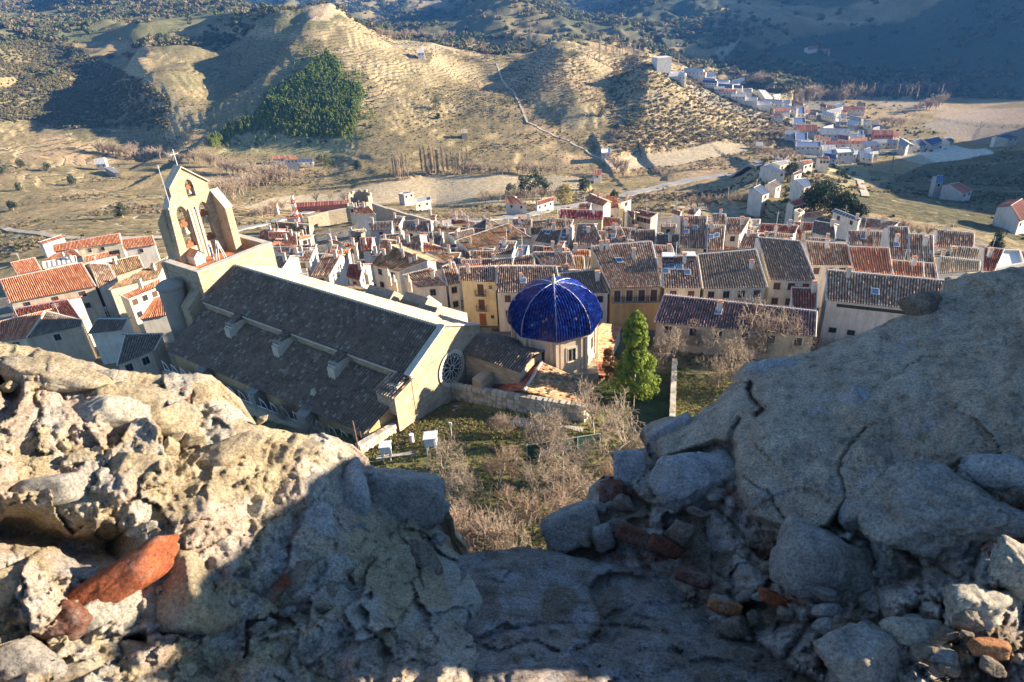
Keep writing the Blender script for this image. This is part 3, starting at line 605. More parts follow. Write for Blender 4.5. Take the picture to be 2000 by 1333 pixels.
# ---------------------------------------------------------------- the old town, house by house
HL = [
('A',(90,570,370,570,215,830,0,800),'o','w',6,'white house with steep red tiled roof just right of the bell gable',dict(chim=2)),
('A',(430,635,690,675,640,705,350,705),'o','w',5.5,'low house with pale orange roof right of the white parapet behind the bell gable',{}),
('A',(330,720,610,735,540,775,240,840),'o','w',6,'house with wedge of orange roof just above the church tower terrace',{}),
('A',(740,670,950,665,900,690,690,745),'o','w',6,'house with sharp orange roof beside the foot of the lattice mast',{}),
('A',(205,870,980,820,960,905,360,935),'b','w',7,'long white house with narrow brown roof strip directly above the church ridge',dict(chim=2)),
('A',(340,1000,565,1005,410,1250,265,1180),'b','w',7.4,'house with slanting brown roof touching the lit stone wall of the church tower',dict(win=0)),
('A',(620,955,950,910,880,1080,600,1090),'b','w',7.2,'house with glazed panel in brown roof and tall blank white side wall',dict(sky=1)),
('A',(570,1105,805,1110,850,1325,610,1325),'w','p',4.5,'low flat beige block in front of the tall blank white wall',dict(fl=True,win=0,chim=0)),
('A',(1080,1000,1385,1000,1195,1330,895,1335),'b','w',7.4,'house with long orange brown roof and bright white gable above the nave',dict(chim=1)),
('A',(1190,820,1330,830,1310,940,1210,955),'b','w',6.5,'small house with dark red striped roof behind the blank white wall',{}),
('A',(1440,800,1650,800,1640,862,1430,858),'o','w',6.5,'house showing a thin orange tiled strip over a shaded front',{}),
('A',(1690,710,1900,710,1880,930,1720,930),'r','w',7.5,'tall house with dark red roof and blue downpipe wall',{}),
('A',(1510,595,1780,565,1790,610,1560,690),'t','s',6,'old stone house with tan tiled roof near the shaded blue yard',{}),
('A',(1590,215,1830,190,1950,330,1605,320),'o','w',7,'white house with bright salmon hipped roof next to the round wall tower',dict(chim=2)),
('A',(480,350,730,320,760,385,500,405),'o','w',4.5,'small white shed house with orange roof left of the lattice mast below the road',{}),
('G',(1510,140,1750,140,1690,420,1465,350),'r','w',7.5,'house with dark red roof in shade left of the big mossy roof',dict(chim=1)),
('A',(1190,740,1300,750,1400,795,1120,780),'o','w',6,'low house with pointed orange roof and crooked chimneys',dict(chim=3)),
('A',(1500,150,1570,150,1600,215,1500,215),'w','c',6,'cream stone house with stepped roof left of the salmon hipped roof',dict(fl=True)),
('B',(410,350,570,370,500,500,400,500),'b','w',7,'narrow house with orange striped roof and white verge near the town wall',{}),
('B',(0,460,380,440,380,580,0,590),'d','g',7,'dark shaded house with plain grey roof below the salmon roofed house',dict(chim=1)),
('B',(570,430,1010,430,1030,655,545,590),'b','w',7,'house with wide pinkish striped roof under the curved town wall',dict(chim=2,sky=1)),
('B',(530,750,835,660,870,935,500,850),'b','w',7.4,'tall house with black and white striped roof beneath the grey roof panel',{}),
('B',(30,980,200,900,190,1010,30,1010),'d','g',6.5,'dark roofed house in shade between the tall red roof and the mossy roof',{}),
('B',(330,820,970,1085,490,1265,35,1150),'m','w',7.2,'large house with sprawling mossy rust coloured roof and many chimneys',dict(chim=6,win=2)),
('B',(890,780,1330,905,1330,940,890,940),'o','w',6.5,'house with bright orange wedge roof beside the cream parapet',{}),
('B',(940,950,1500,955,1470,1020,1230,1090),'m','w',6.2,'low house with mossy tan roof behind the sprawling rust roof',dict(chim=1)),
('H',(550,490,1020,370,1280,655,790,690),'b','w',7.2,'house with boldly striped pale roof above the courtyard shrubs',dict(chim=1,win=1)),
('H',(1195,350,1390,270,1500,610,1285,655),'b','w',7.3,'narrow house with striped roof stepping against the yellow house',dict(win=2)),
('C',(85,485,250,540,318,600,70,665),'t','w',7,'white house with small tan pyramid roof standing above the rust roof',dict(chim=1)),
('B',(1890,420,1912,405,1900,580,1690,525),'d','w',6.9,'shaded wing of the pyramid roofed white house',dict(chim=1)),
('O',(893,470,993,437,1040,466,911,487),'m','w',7,'broad house with mossy brown roof left of the skylight roofs',dict(chim=2)),
('B',(1040,500,1490,540,1400,610,1060,600),'m','w',6.2,'cream house with patchy orange mossy roof and cluttered terrace',dict(chim=3)),
('B',(1350,400,1600,430,1740,470,1350,490),'r','y',6.5,'house with bright red roof beside ochre wall at the far edge of the town',dict(chim=3)),
('B',(980,330,1100,340,1090,375,985,370),'r','w',6.5,'white house with little red roof among pale chimneys at the town edge',dict(chim=2)),
('B',(1360,335,1560,350,1600,385,1370,370),'o','c',6.5,'cream house with low orange roof at the far edge of the town above the hedge',dict(chim=3)),
('B',(1300,640,1700,560,1720,650,1400,760),'d','w',6.2,'low shaded house with grey blue roof left of the white pyramid roofed house',{}),
('B',(1600,540,1700,530,1710,590,1620,590),'b','w',6.5,'tiny striped lean-to roof beside the pyramid roofed house',dict(chim=0)),
('C',(490,490,820,490,820,625,540,615),'b','w',7,'house with orange striped roof and blue skylight near the main road',dict(sky=1,chim=2)),
('C',(930,520,1050,510,1050,600,930,610),'o','c',6.5,'cream house with small orange roof near the main road',{}),
('C',(1075,480,1500,500,1450,650,1055,650),'b','w',7,'house with fine pink striped roof below the crimson brick flank',dict(chim=2)),
('C',(980,660,1310,660,1240,905,870,850),'d','w',7,'house with dark shaded roof and one bright blue skylight',dict(sky=1)),
('C',(1320,650,1460,575,1420,900,1265,880),'b','w',7.2,'narrow house with steep striped roof between the dark roof and the red wall',dict(sky=1)),
('C',(1560,570,1840,570,2000,940,1530,900),'b','w',7.2,'wide house with striped roof half in shade and pale blue roof window',dict(sky=1,chim=1)),
('D',(190,620,440,620,560,890,190,910),'b','w',7.2,'house with roof terrace box and blue skylight in the middle row',dict(sky=1)),
('D',(600,660,1000,665,1010,880,590,860),'d','w',7,'house with plain dark roof in the middle row',{}),
('D',(1020,740,1390,740,1385,1055,1010,890),'d','w',7,'house with near black roof beside the tall house with white skylights',{}),
('C',(310,850,575,850,500,1060,160,1080),'b','w',7.3,'house with brown striped roof and a white dormer behind the yellow front',dict(sky=1)),
('C',(600,925,765,925,720,1110,540,1090),'g','w',7.4,'house with large glazed conservatory panel in its roof',dict(chim=0,win=0)),
('C',(850,1030,1460,1030,1520,1240,1000,1250),'b','w',7.6,'house with heavily striped roof and pale patch behind the blue dome',dict(chim=2)),
('C',(10,1140,520,1130,505,1245,5,1250),'b','w',7.7,'house with short striped roof right behind the yellow balcony house',dict(chim=1,win=0)),
('C',(545,1120,840,1060,870,1240,515,1250),'b','w',7.6,'house with orange tinted striped roof behind the white cottage by the dome',dict(win=0)),
('C',(1020,940,1400,960,1400,985,1020,1015),'r','w',6.8,'low house with thin deep red roof behind the striped roofs',{}),
('C',(1480,990,1765,1000,1765,1100,1490,1090),'o','w',6.6,'small house with orange roof and white chimney left of the tall ochre house',{}),
('C',(1265,855,1360,855,1310,970,1240,960),'o','w',7,'narrow house with bright orange striped strip of roof',dict(chim=0)),
('C',(1290,330,1990,350,1975,500,1265,475),'k','s',7.5,'large old house with crimson tiled slope at the back of the town',dict(win=0,chim=1)),
('O',(1152,379,1188,394,1178,404,1144,393),'o','w',9,'tall house with salmon roof standing over the crimson slope',{}),
('C',(1605,240,1790,232,1765,330,1570,312),'o','y',8.3,'house with small orange roof beside the crimson slope',dict(chim=0)),
('D',(340,170,590,110,630,160,450,212),'m','w',8,'white and blue house with brown roof at the back edge of the town',dict(chim=2)),
('D',(740,340,1030,400,925,470,672,410),'r','w',6.5,'long white house with pinkish roof and row of small windows',dict(win=2,wrow=4)),
('D',(1290,320,1420,370,1400,440,1245,380),'o','w',6,'small white house with orange gable behind the television aerial',{}),
('D',(1560,330,1720,322,1630,430,1515,400),'r','w',6,'white house with red and cream patched roof above the bare slope',{}),
('D',(540,350,660,370,660,490,590,450),'o','s',6.5,'stone house with small orange roof beside the yellow buttressed wall',dict(chim=0)),
('D',(1080,560,1340,570,1340,620,1075,620),'b','s',5.5,'low ruin with striped pink lean-to roof in the middle of town',dict(chim=0)),
('D',(1410,440,1840,440,1810,975,1390,958),'b','c',8,'tall house with two white roof panels and long striped roof',dict(sky=2,chim=1,win=2)),
('E',(20,495,300,512,262,915,0,935),'b','c',8,'tall house with twin round skylights in its long striped roof',dict(sky=2)),
('E',(90,322,312,322,312,490,112,490),'b','w',7.8,'house with reddish finely striped roof behind the twin skylights',{}),
('E',(330,385,712,390,560,650,310,650),'b','w',7.6,'house with pink striped roof ending at a white parapet',{}),
('E',(720,440,870,440,850,560,700,565),'w','c',7.4,'cream house with flat roof and shuttered terrace',dict(fl=True,win=1)),
('E',(900,480,1500,510,1430,640,845,612),'r','c',7,'long house with striped red roof in front of the shaded lane',dict(chim=2)),
('E',(1010,620,1410,660,1400,695,1000,688),'b','w',7,'low house with short striped roof below the long red roof',dict(win=0)),
('E',(620,640,850,640,790,895,520,870),'b','y',7.4,'ochre walled house with striped roof above the shaded roof',dict(chim=1)),
('S',(185,655,470,645,475,770,190,755),'b','y',8.2,'tall yellow house with two balconies facing the square left of the dome',dict(win=0,gw=0,chim=1)),
('S',(490,645,945,645,985,855,470,850),'b','w',7.0,'white cottage with wide striped roof just left of the blue dome',dict(sky=1,chim=1,win=2,wrow=3)),
('S',(970,700,1270,670,1360,855,985,855),'d','w',6.6,'white house with dark roof just right of the blue dome',dict(chim=1,win=2,wrow=3)),
('S',(1215,490,1690,450,1775,805,1365,815),'b','o',7.6,'ochre house with four balconies under a broad striped roof',dict(chim=3,win=1,wrow=4,balc=1,sky=1)),
('S',(1710,480,1850,485,1870,560,1735,568),'b','w',8.2,'small house with cream edged roof behind the blue dormers',dict(win=0)),
('T',(210,715,560,700,610,1020,225,1015),'b','c',7.6,'house with two blue dormers and four roof windows',dict(sky=4,chim=1,win=1,wrow=2)),
('T',(560,690,1130,640,1245,1010,612,1025),'d','c',7.6,'wide house with dark roof mostly in shade and double doors',dict(chim=1,win=2,wrow=4)),
('T',(1150,520,1560,560,1718,950,1262,935),'d','w',8.3,'tall house with long shaded roof and white gable edge',dict(win=2,wrow=3,chim=0)),
('O',(1573,472,1655,478,1664,519,1582,519),'b','w',8.2,'white house with striped roof and satellite dishes on its gable',dict(chim=1,win=1,wrow=3)),
('E',(1660,705,2000,735,2000,765,1645,745),'b','w',7.8,'low house with short red striped ridge above the dish house',dict(win=0)),
('O',(1590,432,1629,438,1632,468,1586,455),'d','w',7.5,'house with dark slanting roof beside the white cluttered terrace',dict(chim=1)),
('F',(470,430,1110,445,1080,698,480,660),'b','w',7.5,'wide house with black and white roof carrying a white roof terrace',dict(chim=1,sky=1)),
('F',(700,210,1310,290,1110,420,650,370),'b','w',7,'white house with pink striped roof and turquoise wall at the town edge',dict(chim=1)),
('F',(260,70,680,235,640,275,200,115),'s','w',6.5,'white garage house with smooth grey roof below the pine trees',dict(chim=1)),
('F',(1120,360,1450,370,1460,905,1150,890),'b','w',8,'tall house with striped roof and white roof hatch at right',dict(chim=1,sky=1)),
('F',(1460,480,1850,500,1860,950,1470,930),'b','w',8,'tall house with reddish striped roof right of the white hatch',dict(chim=1)),
('F',(470,690,1130,710,1200,1150,560,1090),'o','w',8.2,'house with orange fading to brown roof behind the museum',dict(win=0,chim=0)),
('F',(1170,910,1690,950,1700,1190,1205,1150),'o','w',8.2,'house with golden orange striped roof behind the museum',dict(win=0,chim=1)),
('F',(1690,950,1885,965,1925,1205,1702,1190),'b','w',8.2,'narrow house with shaded roof right of the golden orange roof',dict(win=0,chim=0)),
('U',(60,660,1000,745,975,990,50,890),'b','p',8.2,'large pale building with long striped roof and three small square windows',dict(win=0,chim=1,gw=0,sky=1)),
('U',(905,350,1185,375,1180,490,890,485),'b','w',7,'house with brown striped roof at the right end of the town',dict(chim=1)),
('U',(1020,475,1245,500,1220,585,1000,565),'t','w',7,'house with pale slanting striped roof at the right end of the town',dict(chim=0)),
('U',(930,555,1230,590,1225,665,912,690),'t','w',7.4,'house with golden brown roof above the right parapet',dict(win=0,chim=0)),
('U',(1265,485,1415,500,1340,670,1250,665),'r','w',7,'house with red striped roof against a white gable at far right',dict(chim=1)),
('U',(1400,520,1530,525,1560,620,1350,660),'w','w',7,'white walled house with flat pale roof at far right',dict(fl=True,win=0,chim=0)),
('U',(1535,515,1650,530,1660,620,1560,620),'r','w',7,'house with red roof cut by the right edge of the photo',dict(chim=0)),
('M',(575,145,1745,270,1735,465,500,355),'v','t',4.6,'long low building with dark purple tiled roof along the bare garden',dict(win=1,chim=1,back=.3,sky=1)),
('M',(1552,90,1745,95,1740,258,1557,240),'r','w',6.4,'small house with reddish striped roof between the dark long roof and the lane',dict(win=0)),
('K',(0,470,640,335,750,520,75,650),'o','t',8.5,'large school building with wide orange roof half in shade at left',dict(chim=0,win=2,wrow=3)),
('K',(80,335,270,295,325,390,140,430),'o','t',9.2,'raised wing with pale orange roof on the large school building',dict(chim=0,win=0)),
('K',(330,330,590,280,600,325,340,380),'w','w',9,'flat wing with white ribbed roof behind the large orange roof',dict(chim=2,win=0)),
('K',(415,195,930,105,950,178,420,250),'o','c',7,'long cream house with orange roof and brown shutters beyond the school',dict(chim=0,win=1)),
('K',(950,155,1190,125,1215,195,970,232),'o','w',7,'white house with orange roof left of the bell gable',dict(chim=0,win=1,wrow=1)),
('K',(660,285,930,235,940,268,665,330),'o','w',5.5,'low annex with orange roof in front of the long cream house',dict(chim=0,win=0)),
('K',(430,265,580,232,640,290,350,312),'o','w',5.8,'small annex with hipped orange roof beside the white ribbed roof',dict(chim=0,win=0)),
('K',(300,175,480,118,510,135,330,192),'r','w',5,'distant low barn with pinkish red roof at far left',dict(chim=0,win=0)),
('K',(110,700,530,625,640,785,100,775),'r','t',8.4,'shaded annex of the school with hipped dark red roof',dict(chim=0,win=0,pitch=16)),
('K',(0,795,350,712,205,925,0,955),'o','c',7.5,'entrance wing with sunlit orange roof above the left rubble wall',dict(chim=0,win=1,wrow=1)),
('K',(350,715,640,785,640,830,210,925),'d','t',7,'pediment wing with plain blue grey front and one square window',dict(chim=0,win=1,wrow=1)),
('K',(760,775,1000,775,960,862,690,892),'d','w',6,'low hut with brown sheet roof in the shade of the church',dict(chim=0,win=0)),
('K',(980,895,1275,890,1205,1020,915,1140),'d','t',6.5,'hipped house with dark corrugated roof just above the left rubble wall',dict(chim=0,win=1,wrow=2)),
('K',(700,340,850,350,910,470,770,530),'b','w',7.8,'house with boldly striped roof and hanging tarpaulin left of the church tower',dict(chim=0,win=0)),
('K',(850,330,1080,275,1120,370,905,440),'m','s',7.2,'old house with crumbling tan roof left of the church tower',dict(chim=1,win=0)),
('K',(920,490,1310,290,1240,450,850,545),'m','c',7.6,'long old house with dark broken roof running to the church tower',dict(chim=2,win=0)),
('K',(940,590,1250,460,1250,520,1000,620),'o','c',7.6,'terrace house with bright orange tile rim and white roof terrace',dict(chim=1,win=2,wrow=3)),
('K',(1210,612,1290,600,1322,742,1090,782),'o','w',5.6,'lean-to roof of orange stripes beneath the round church buttress',dict(chim=0,win=0)),
]
HOUSES = []
_fp = [(505,445),(700,440),(950,432),(1050,432),(1300,438),(1560,445),(1760,462),(1880,478),(1880,525),(1600,520),(1150,560),(900,540),(720,545),(540,505)]
_k = 0
while _k < 75:
    x_, y_ = rng.uniform(505, 1880), rng.uniform(432, 560)
    if not in_poly(np.array([x_]), np.array([y_]), _fp)[0]: continue
    w_, h_ = rng.uniform(20, 34), rng.uniform(9, 15); sk = rng.uniform(-8, 8); dy = rng.uniform(-5, 7)
    rk_ = 'bbbmordt'[rng.integers(8)]; wk_ = 'wwcps'[rng.integers(5)]; sz_ = 'tiny' if w_ < 25 else ('small' if w_ < 30 else 'wide')
    house('O', (x_-w_+sk, y_-h_-dy*.5, x_+w_+sk, y_-h_+dy*.5, x_+w_, y_+h_+dy*.5, x_-w_, y_+h_-dy*.5), rk_, wk_, rng.uniform(4.2, 5.6),
          '%s low %s roofed house with %s walls wedged in %s' % (sz_, dict(b='brown', m='mossy', o='orange', r='red', d='dark', t='tan')[rk_], dict(w='white', c='cream', p='pinkish', s='stone')[wk_], 'left of the dome' if x_ < 900 else ('above the dome' if x_ < 1150 else ('in the middle of the town' if x_ < 1500 else 'at the right of the town'))), win=1 if rng.random() < .5 else 0, chim=int(rng.integers(0, 3)), group='low houses wedged between taller ones'); _k += 1
for hrow in HL:
    c_, p_, r_, w_, h_, lb, kw = hrow; kw = dict(kw)
    if c_ == 'K': kw.setdefault('group', 'houses left of the church')
    HOUSES.append(house(c_, p_, r_, w_, h_, lb, **kw))
def H_(s): return [h for h, r in zip(HOUSES, HL) if s in r[5]][0]
# the yellow house: balconies one over the other, small windows, wooden door
y = H_('tall yellow house')
fl_ = np.linalg.norm(y['f1']-y['f0'])
for k, (zz, bal) in enumerate(((1.55, True), (4.3, True))):
    c = y['f0']*.45+y['f1']*.55-UP*zz+y['out']*.02; window(y['root'], y['org'], c, y['e'], y['out'], 1.0, 1.9, balcony=True, pane=M_shut)
for zz in (1.0, 6.4): window(y['root'], y['org'], y['f0']*.15+y['f1']*.85-UP*zz+y['out']*.02, y['e'], y['out'], .5, .55)
window(y['root'], y['org'], y['f0']*.45+y['f1']*.55-UP*7.0+y['out']*.02, y['e'], y['out'], 1.1, 2.1, door=True, pane=M_door, frame=M_door)
# the pale building at right: three small square windows and a dark band under the eaves
y = H_('three small square windows')
for px_, py_ in ((1626, 645), (1662, 650), (1698, 655)):
    c = PL(px_, py_, y['f0'], y['out']); window(y['root'], y['org'], c+y['out']*.03, y['e'], y['out'], 1.0, .8, frame=M_iron)
mb = MB(y['org']); mb.box(y['f0']*.55+y['f1']*.45-UP*.7+y['out']*.05, y['e']*np.linalg.norm(y['f1']-y['f0'])*.36, y['out']*.06, UP*.22); mb.build('vent_band', M_iron, y['root']).location = (0, 0, 0)
# blue dormers
y = H_('two blue dormers')
for a in (.18, .74):
    P = (y['TL']*(1-a)+y['TR']*a)*.88+(y['BL']*(1-a)+y['BR']*a)*.12+UP*.35; mb = MB(y['org'])
    mb.box(P, y['e']*.85, y['out']*.7, UP*.65); mb.box(P+UP*.72+y['out']*.05, y['e']*1.0, y['out']*.9, UP*.06, 1)
    for s in (-.42, .42): mb.box(P+y['out']*.71+y['e']*s, y['e']*.32, y['out']*.02, UP*.42, 2)
    mb.build('dormer', [M_skyl, M_wframe, M_glass], y['root']).location = (0, 0, 0)

# ---------------------------------------------------------------- houses of the valley suburb and farms
VL = [
('N',(840,800,1080,720,1140,800,920,860),'r','w',7,'three storey white house with pale blue gable and red roof beyond the old town',dict(win=2,wrow=4)),
('N',(930,950,1010,925,1085,970,1010,1000),'s','c',8,'narrow cream tower house with flat grey roof beyond the old town',dict(fl=True,win=2,wrow=1,chim=0)),
('N',(1080,980,1340,950,1395,1010,1085,1055),'o','c',4,'low long building with orange roof below the pine clump',dict(win=1)),
('N',(500,490,620,430,735,510,640,555),'d','w',4,'white shed with dark roof and blue door on the shaded field',dict(win=0)),
('N',(265,560,375,505,540,640,420,680),'u','w',5,'long shed with blue roof on the shaded field',dict(win=0)),
('N',(940,425,1130,400,1220,520,1095,550),'u','w',6,'white house with deep blue shaded roof and white walls',dict(win=1)),
('N',(905,330,1040,265,1070,310,940,355),'r','w',6,'cream warehouse with small brown roof above the white yard',dict(win=0)),
('N',(1225,600,1340,590,1400,690,1290,690),'w','w',3,'small white flat roofed store beside the pine clump',dict(fl=True,win=0)),
('N',(430,200,520,165,790,300,680,310),'u','w',4,'long building with dark blue shaded roof beside the road bend',dict(win=0)),
('N',(560,150,850,110,880,150,700,200),'g','c',5,'building with grey flat roof and yellow end by the road bend',dict(win=1)),
('N',(1010,130,1210,100,1250,150,1090,190),'o','w',5,'white house with orange roof on the slope above the warehouses',dict(win=0)),
('N',(1290,60,1500,55,1515,100,1340,95),'r','w',7,'white house with small red roof at the foot of the suburb',dict(win=2,wrow=3)),
('J',(270,800,860,800,870,850,265,855),'r','w',8,'long white apartment building with brick red roof in the suburb',dict(win=1)),
('J',(430,920,720,930,740,985,470,1000),'w','w',8,'white three storey apartment block with flat roof beside the valley road',dict(win=2,fl=True,wrow=3)),
('J',(180,590,670,600,690,710,190,690),'g','g',7,'large grey roofed hall with white shed annexes in the suburb',dict(win=0)),
('J',(1050,620,1370,620,1385,700,1060,705),'r','r',6,'brick red hall with three dark doors in the suburb',dict(win=1)),
('J',(560,235,910,240,920,290,560,290),'r','w',6,'long white hall with red roof and white end wall in the suburb',dict(win=1)),
('J',(520,290,630,290,620,330,520,325),'r','o',5,'small orange house with brown roof in the suburb',dict(win=0)),
('J',(510,360,600,345,620,400,530,410),'u','w',4,'small shed with bright blue roof in the suburb',dict(win=0)),
('J',(410,210,500,180,560,240,470,265),'u','w',6,'blue roofed warehouse with white gable at the back of the suburb',dict(win=0)),
('J',(290,210,400,230,390,270,290,265),'o','c',5,'little house with orange roof at the back of the suburb',dict(win=0)),
('J',(170,190,290,205,280,250,180,240),'r','w',5,'little house with dark red roof at the back of the suburb',dict(win=0)),
('J',(330,350,430,350,440,400,330,410),'u','g',5,'shaded house with navy roof in the middle of the suburb',dict(win=0)),
('J',(430,430,520,430,520,490,440,490),'w','w',4,'small bright white flat roof in the middle of the suburb',dict(fl=True,win=0)),
('J',(800,630,880,630,880,730,790,730),'u','w',6,'house with vivid blue shaded flat roof left of the brick red hall',dict(fl=True,win=0)),
('J',(880,800,1090,800,1180,860,880,880),'u','g',7,'pale blue apartment house right of the long white one',dict(win=2,wrow=3)),
('J',(900,930,1000,900,1030,980,930,1020),'u','w',6,'blue roofed house beside the valley road',dict(win=0)),
('J',(1040,970,1130,960,1140,1010,1040,1020),'w','w',5,'small white house with red sign by the valley road',dict(win=0)),
('J',(1250,770,1450,780,1450,830,1250,830),'u','g',5,'long shed with blue roof in shade right of the brick red hall',dict(win=0)),
('J',(1480,740,1640,840,1580,900,1450,860),'g','g',7,'tall grey warehouse gable near the blue roofed depot',dict(win=0)),
('J',(1700,795,1810,760,1920,860,1810,885),'u','w',5,'blue roofed depot left bay in the light industrial yard',dict(win=0)),
('R',(250,300,400,258,455,310,340,360),'u','w',5,'largest blue roofed depot in the light industrial yard',dict(win=0)),
('R',(460,280,520,270,590,305,540,320),'u','w',4,'smallest blue roofed depot at the right of the yard',dict(win=0)),
('R',(1040,260,1160,235,1290,275,1180,285),'u','w',6,'far barn with blue grey roof at the right edge of the valley',dict(win=0)),
('R',(390,690,460,690,470,760,380,770),'u','g',7,'shaded stone farmhouse tower on the dark hillside',dict(win=1)),
('R',(530,785,640,765,790,850,680,890),'r','g',4,'shaded barn with dull red roof on the dark hillside',dict(win=0)),
('Q',(1925,1150,1990,1110,2060,1200,1980,1240),'r','w',5,'shaded white barn with red roof cut by the right edge of the photo',dict(win=0)),
('I',(1080,520,1200,510,1260,555,1090,560),'r','w',6,'pale blue fronted house at the left of the suburb',dict(win=1)),
('I',(1110,440,1380,425,1370,465,1110,490),'r','w',5,'long low house with pinkish roof at the left of the suburb',dict(win=0)),
('I',(1420,420,1590,410,1600,530,1430,530),'u','w',7,'tall house with blue shaded flat roof left side of the suburb',dict(fl=True,win=0)),
('I',(1410,595,1600,590,1610,680,1410,690),'u','w',7,'second tall house with blue shaded flat roof below the first',dict(fl=True,win=0)),
('I',(1460,700,1800,700,1810,800,1460,800),'r','g',6,'house with purple shaded roof and pale parapet in the suburb',dict(win=0)),
('I',(1450,830,1640,830,1640,960,1450,960),'u','w',6,'square house with blue flat roof and white hatch in the suburb',dict(fl=True,win=0)),
('I',(1460,985,1860,985,1860,1060,1450,1060),'u','w',6,'long block with blue shaded roof nearest the road bend',dict(fl=True,win=0)),
('I',(1760,870,1850,870,1855,920,1770,920),'o','w',6,'tiny house with orange roof among the blue shaded blocks',dict(win=0)),
('I',(810,980,920,980,930,1040,810,1050),'g','w',3,'lone grey shed at the edge of the pale field',dict(win=0)),
('I',(850,130,960,140,1080,260,960,290),'w','w',5,'white greenhouse shed with arched roofs near the poplars',dict(win=0)),
('I',(1080,210,1210,200,1200,250,1110,270),'w','w',5,'bright white warehouse roof near the poplars',dict(win=0)),
('I',(1250,300,1350,290,1370,330,1240,340),'u','w',4,'pale blue roofed store behind the left of the suburb',dict(win=0)),
('I',(400,200,650,190,640,245,400,240),'w','w',5,'long white warehouse nearest the brown hill shoulder',dict(win=0)),
('I',(500,120,750,105,740,150,510,170),'w','w',5,'second long white warehouse in the industrial row',dict(win=0)),
('I',(300,50,550,30,540,75,300,90),'w','c',5,'cream warehouse in the industrial row',dict(win=0)),
('I',(120,80,300,75,300,115,130,120),'g','g',5,'grey green warehouse in the industrial row',dict(win=0)),
('I',(200,130,500,125,490,160,210,170),'r','w',5,'warehouse with thin red roof in the industrial row',dict(win=0)),
('I',(100,20,380,10,380,40,100,50),'w','w',5,'far white warehouse in the industrial row',dict(win=0)),
('Q',(185,415,270,400,285,425,200,435),'u','w',6,'warehouse with pale blue roof at the back of the industrial row',dict(win=0)),
('Q',(370,450,440,435,445,460,380,465),'u','w',6,'small warehouse with vivid blue roof behind the industrial row',dict(win=0)),
('Q',(20,400,100,400,120,425,15,430),'w','w',5,'low white buildings beside the white silo',dict(win=0)),
('Q',(790,265,850,255,850,272,795,280),'r','w',6,'remote white farmhouse on the dark blue mountain side',dict(win=0)),
('Q',(860,275,920,275,920,288,862,288),'r','g',5,'remote low barn on the dark blue mountain side',dict(win=0)),
('L',(1520,870,1590,868,1590,885,1520,890),'o','w',5,'low orange roofed wing of the white farmhouse in the middle valley',dict(win=0)),
('L',(1580,875,1650,868,1662,890,1595,895),'o','w',9,'tall white farmhouse with orange roof in the middle valley',dict(win=2,wrow=3)),
('L',(1665,888,1745,885,1745,905,1665,908),'u','w',4,'blue roofed shed beside the tall white farmhouse',dict(win=0)),
('L',(525,890,580,880,590,915,530,920),'w','w',5,'small white cottage on the left terraces',dict(win=0)),
('L',(580,935,620,930,670,965,640,968),'g','s',3,'ruined low shed behind the small white cottage on the left terraces',dict(win=0)),
('P',(470,275,510,272,512,295,472,298),'w','w',6,'remote white farmhouse below the rocky crest',dict(win=0)),
('P',(715,725,750,722,752,745,718,748),'t','s',4,'stone hut alone on the central terraces',dict(win=0)),
('P',(1498,835,1550,830,1552,855,1500,858),'w','w',4,'white flat shed at the foot of the central hill',dict(fl=True,win=0)),
('P',(1455,950,1500,945,1500,975,1455,980),'r','w',5,'little white mill beside the stream',dict(win=0)),
('P',(960,1095,1010,1095,1080,1145,965,1135),'o','w',5,'long barn with pale roof edge below the tall trees near the road',dict(win=0)),
('P',(1140,1125,1230,1100,1235,1120,1140,1150),'r','w',4,'low barn with brownish roof near the yellow tree',dict(win=0)),
('A',(620,140,1560,90,1560,150,620,215),'r','r',3.5,'very long low red roofed cattle shed left of the round wall tower',dict(win=0,chim=0)),
('A',(250,150,340,150,340,205,250,205),'o','w',4,'short orange end bay of the long cattle shed',dict(win=0,chim=0)),
('B',(480,0,560,-20,740,-30,570,15),'g','g',7,'modern grey cube of metal panels beside the pale field',dict(fl=True,win=0,chim=0)),
('B',(760,80,1000,50,1020,100,760,160),'g','w',4.5,'low white annex with grey roof beside the grey metal cube',dict(fl=True,win=0,chim=0)),
]
for c_, p_, r_, w_, h_, lb, kw in VL:
    kw = dict(kw); kw.setdefault('chim', 0); kw['gw'] = 0; kw['win'] = kw.get('win') or (1 if w_ in 'wcgo' and c_ not in 'A' else 0)
    try: house(c_, p_, r_, w_, h_, lb, name='valley_house' if r_ in 'rotmbd' else 'warehouse', cat='house' if r_ in 'rotmbd' else 'building', group='houses and sheds of the valley', **kw)
    except Exception as ex: print('VL', lb, ex)

SUB = [(1545,198),(1700,200),(1750,250),(1740,300),(1650,312),(1560,300),(1540,250)]; _k = 0
while _k < 38:
    x_, y_ = rng.uniform(1535, 1760), rng.uniform(196, 318)
    if not in_poly(np.array([x_]), np.array([y_]), SUB)[0]: continue
    w_, h_ = rng.uniform(6, 15), rng.uniform(3, 5); dy = rng.uniform(-3, 3); rk_ = 'rowugdw'[rng.integers(7)]; wk_ = 'wwwcg'[rng.integers(5)]
    house('O', (x_-w_, y_-h_-dy, x_+w_, y_-h_+dy, x_+w_, y_+h_+dy, x_-w_, y_+h_-dy), rk_, wk_, rng.uniform(3.5, 5.5), 'small %s suburb building with %s roof %s' % (dict(w='white', c='cream', g='grey')[wk_], dict(r='red', o='orange', w='white', u='blue', g='grey', d='dark')[rk_], 'near the road bend' if y_ > 270 else ('in the middle of the suburb' if y_ > 230 else 'at the back of the suburb')),
          name='valley_house', win=1, chim=0, gw=0, group='small buildings of the suburb'); _k += 1
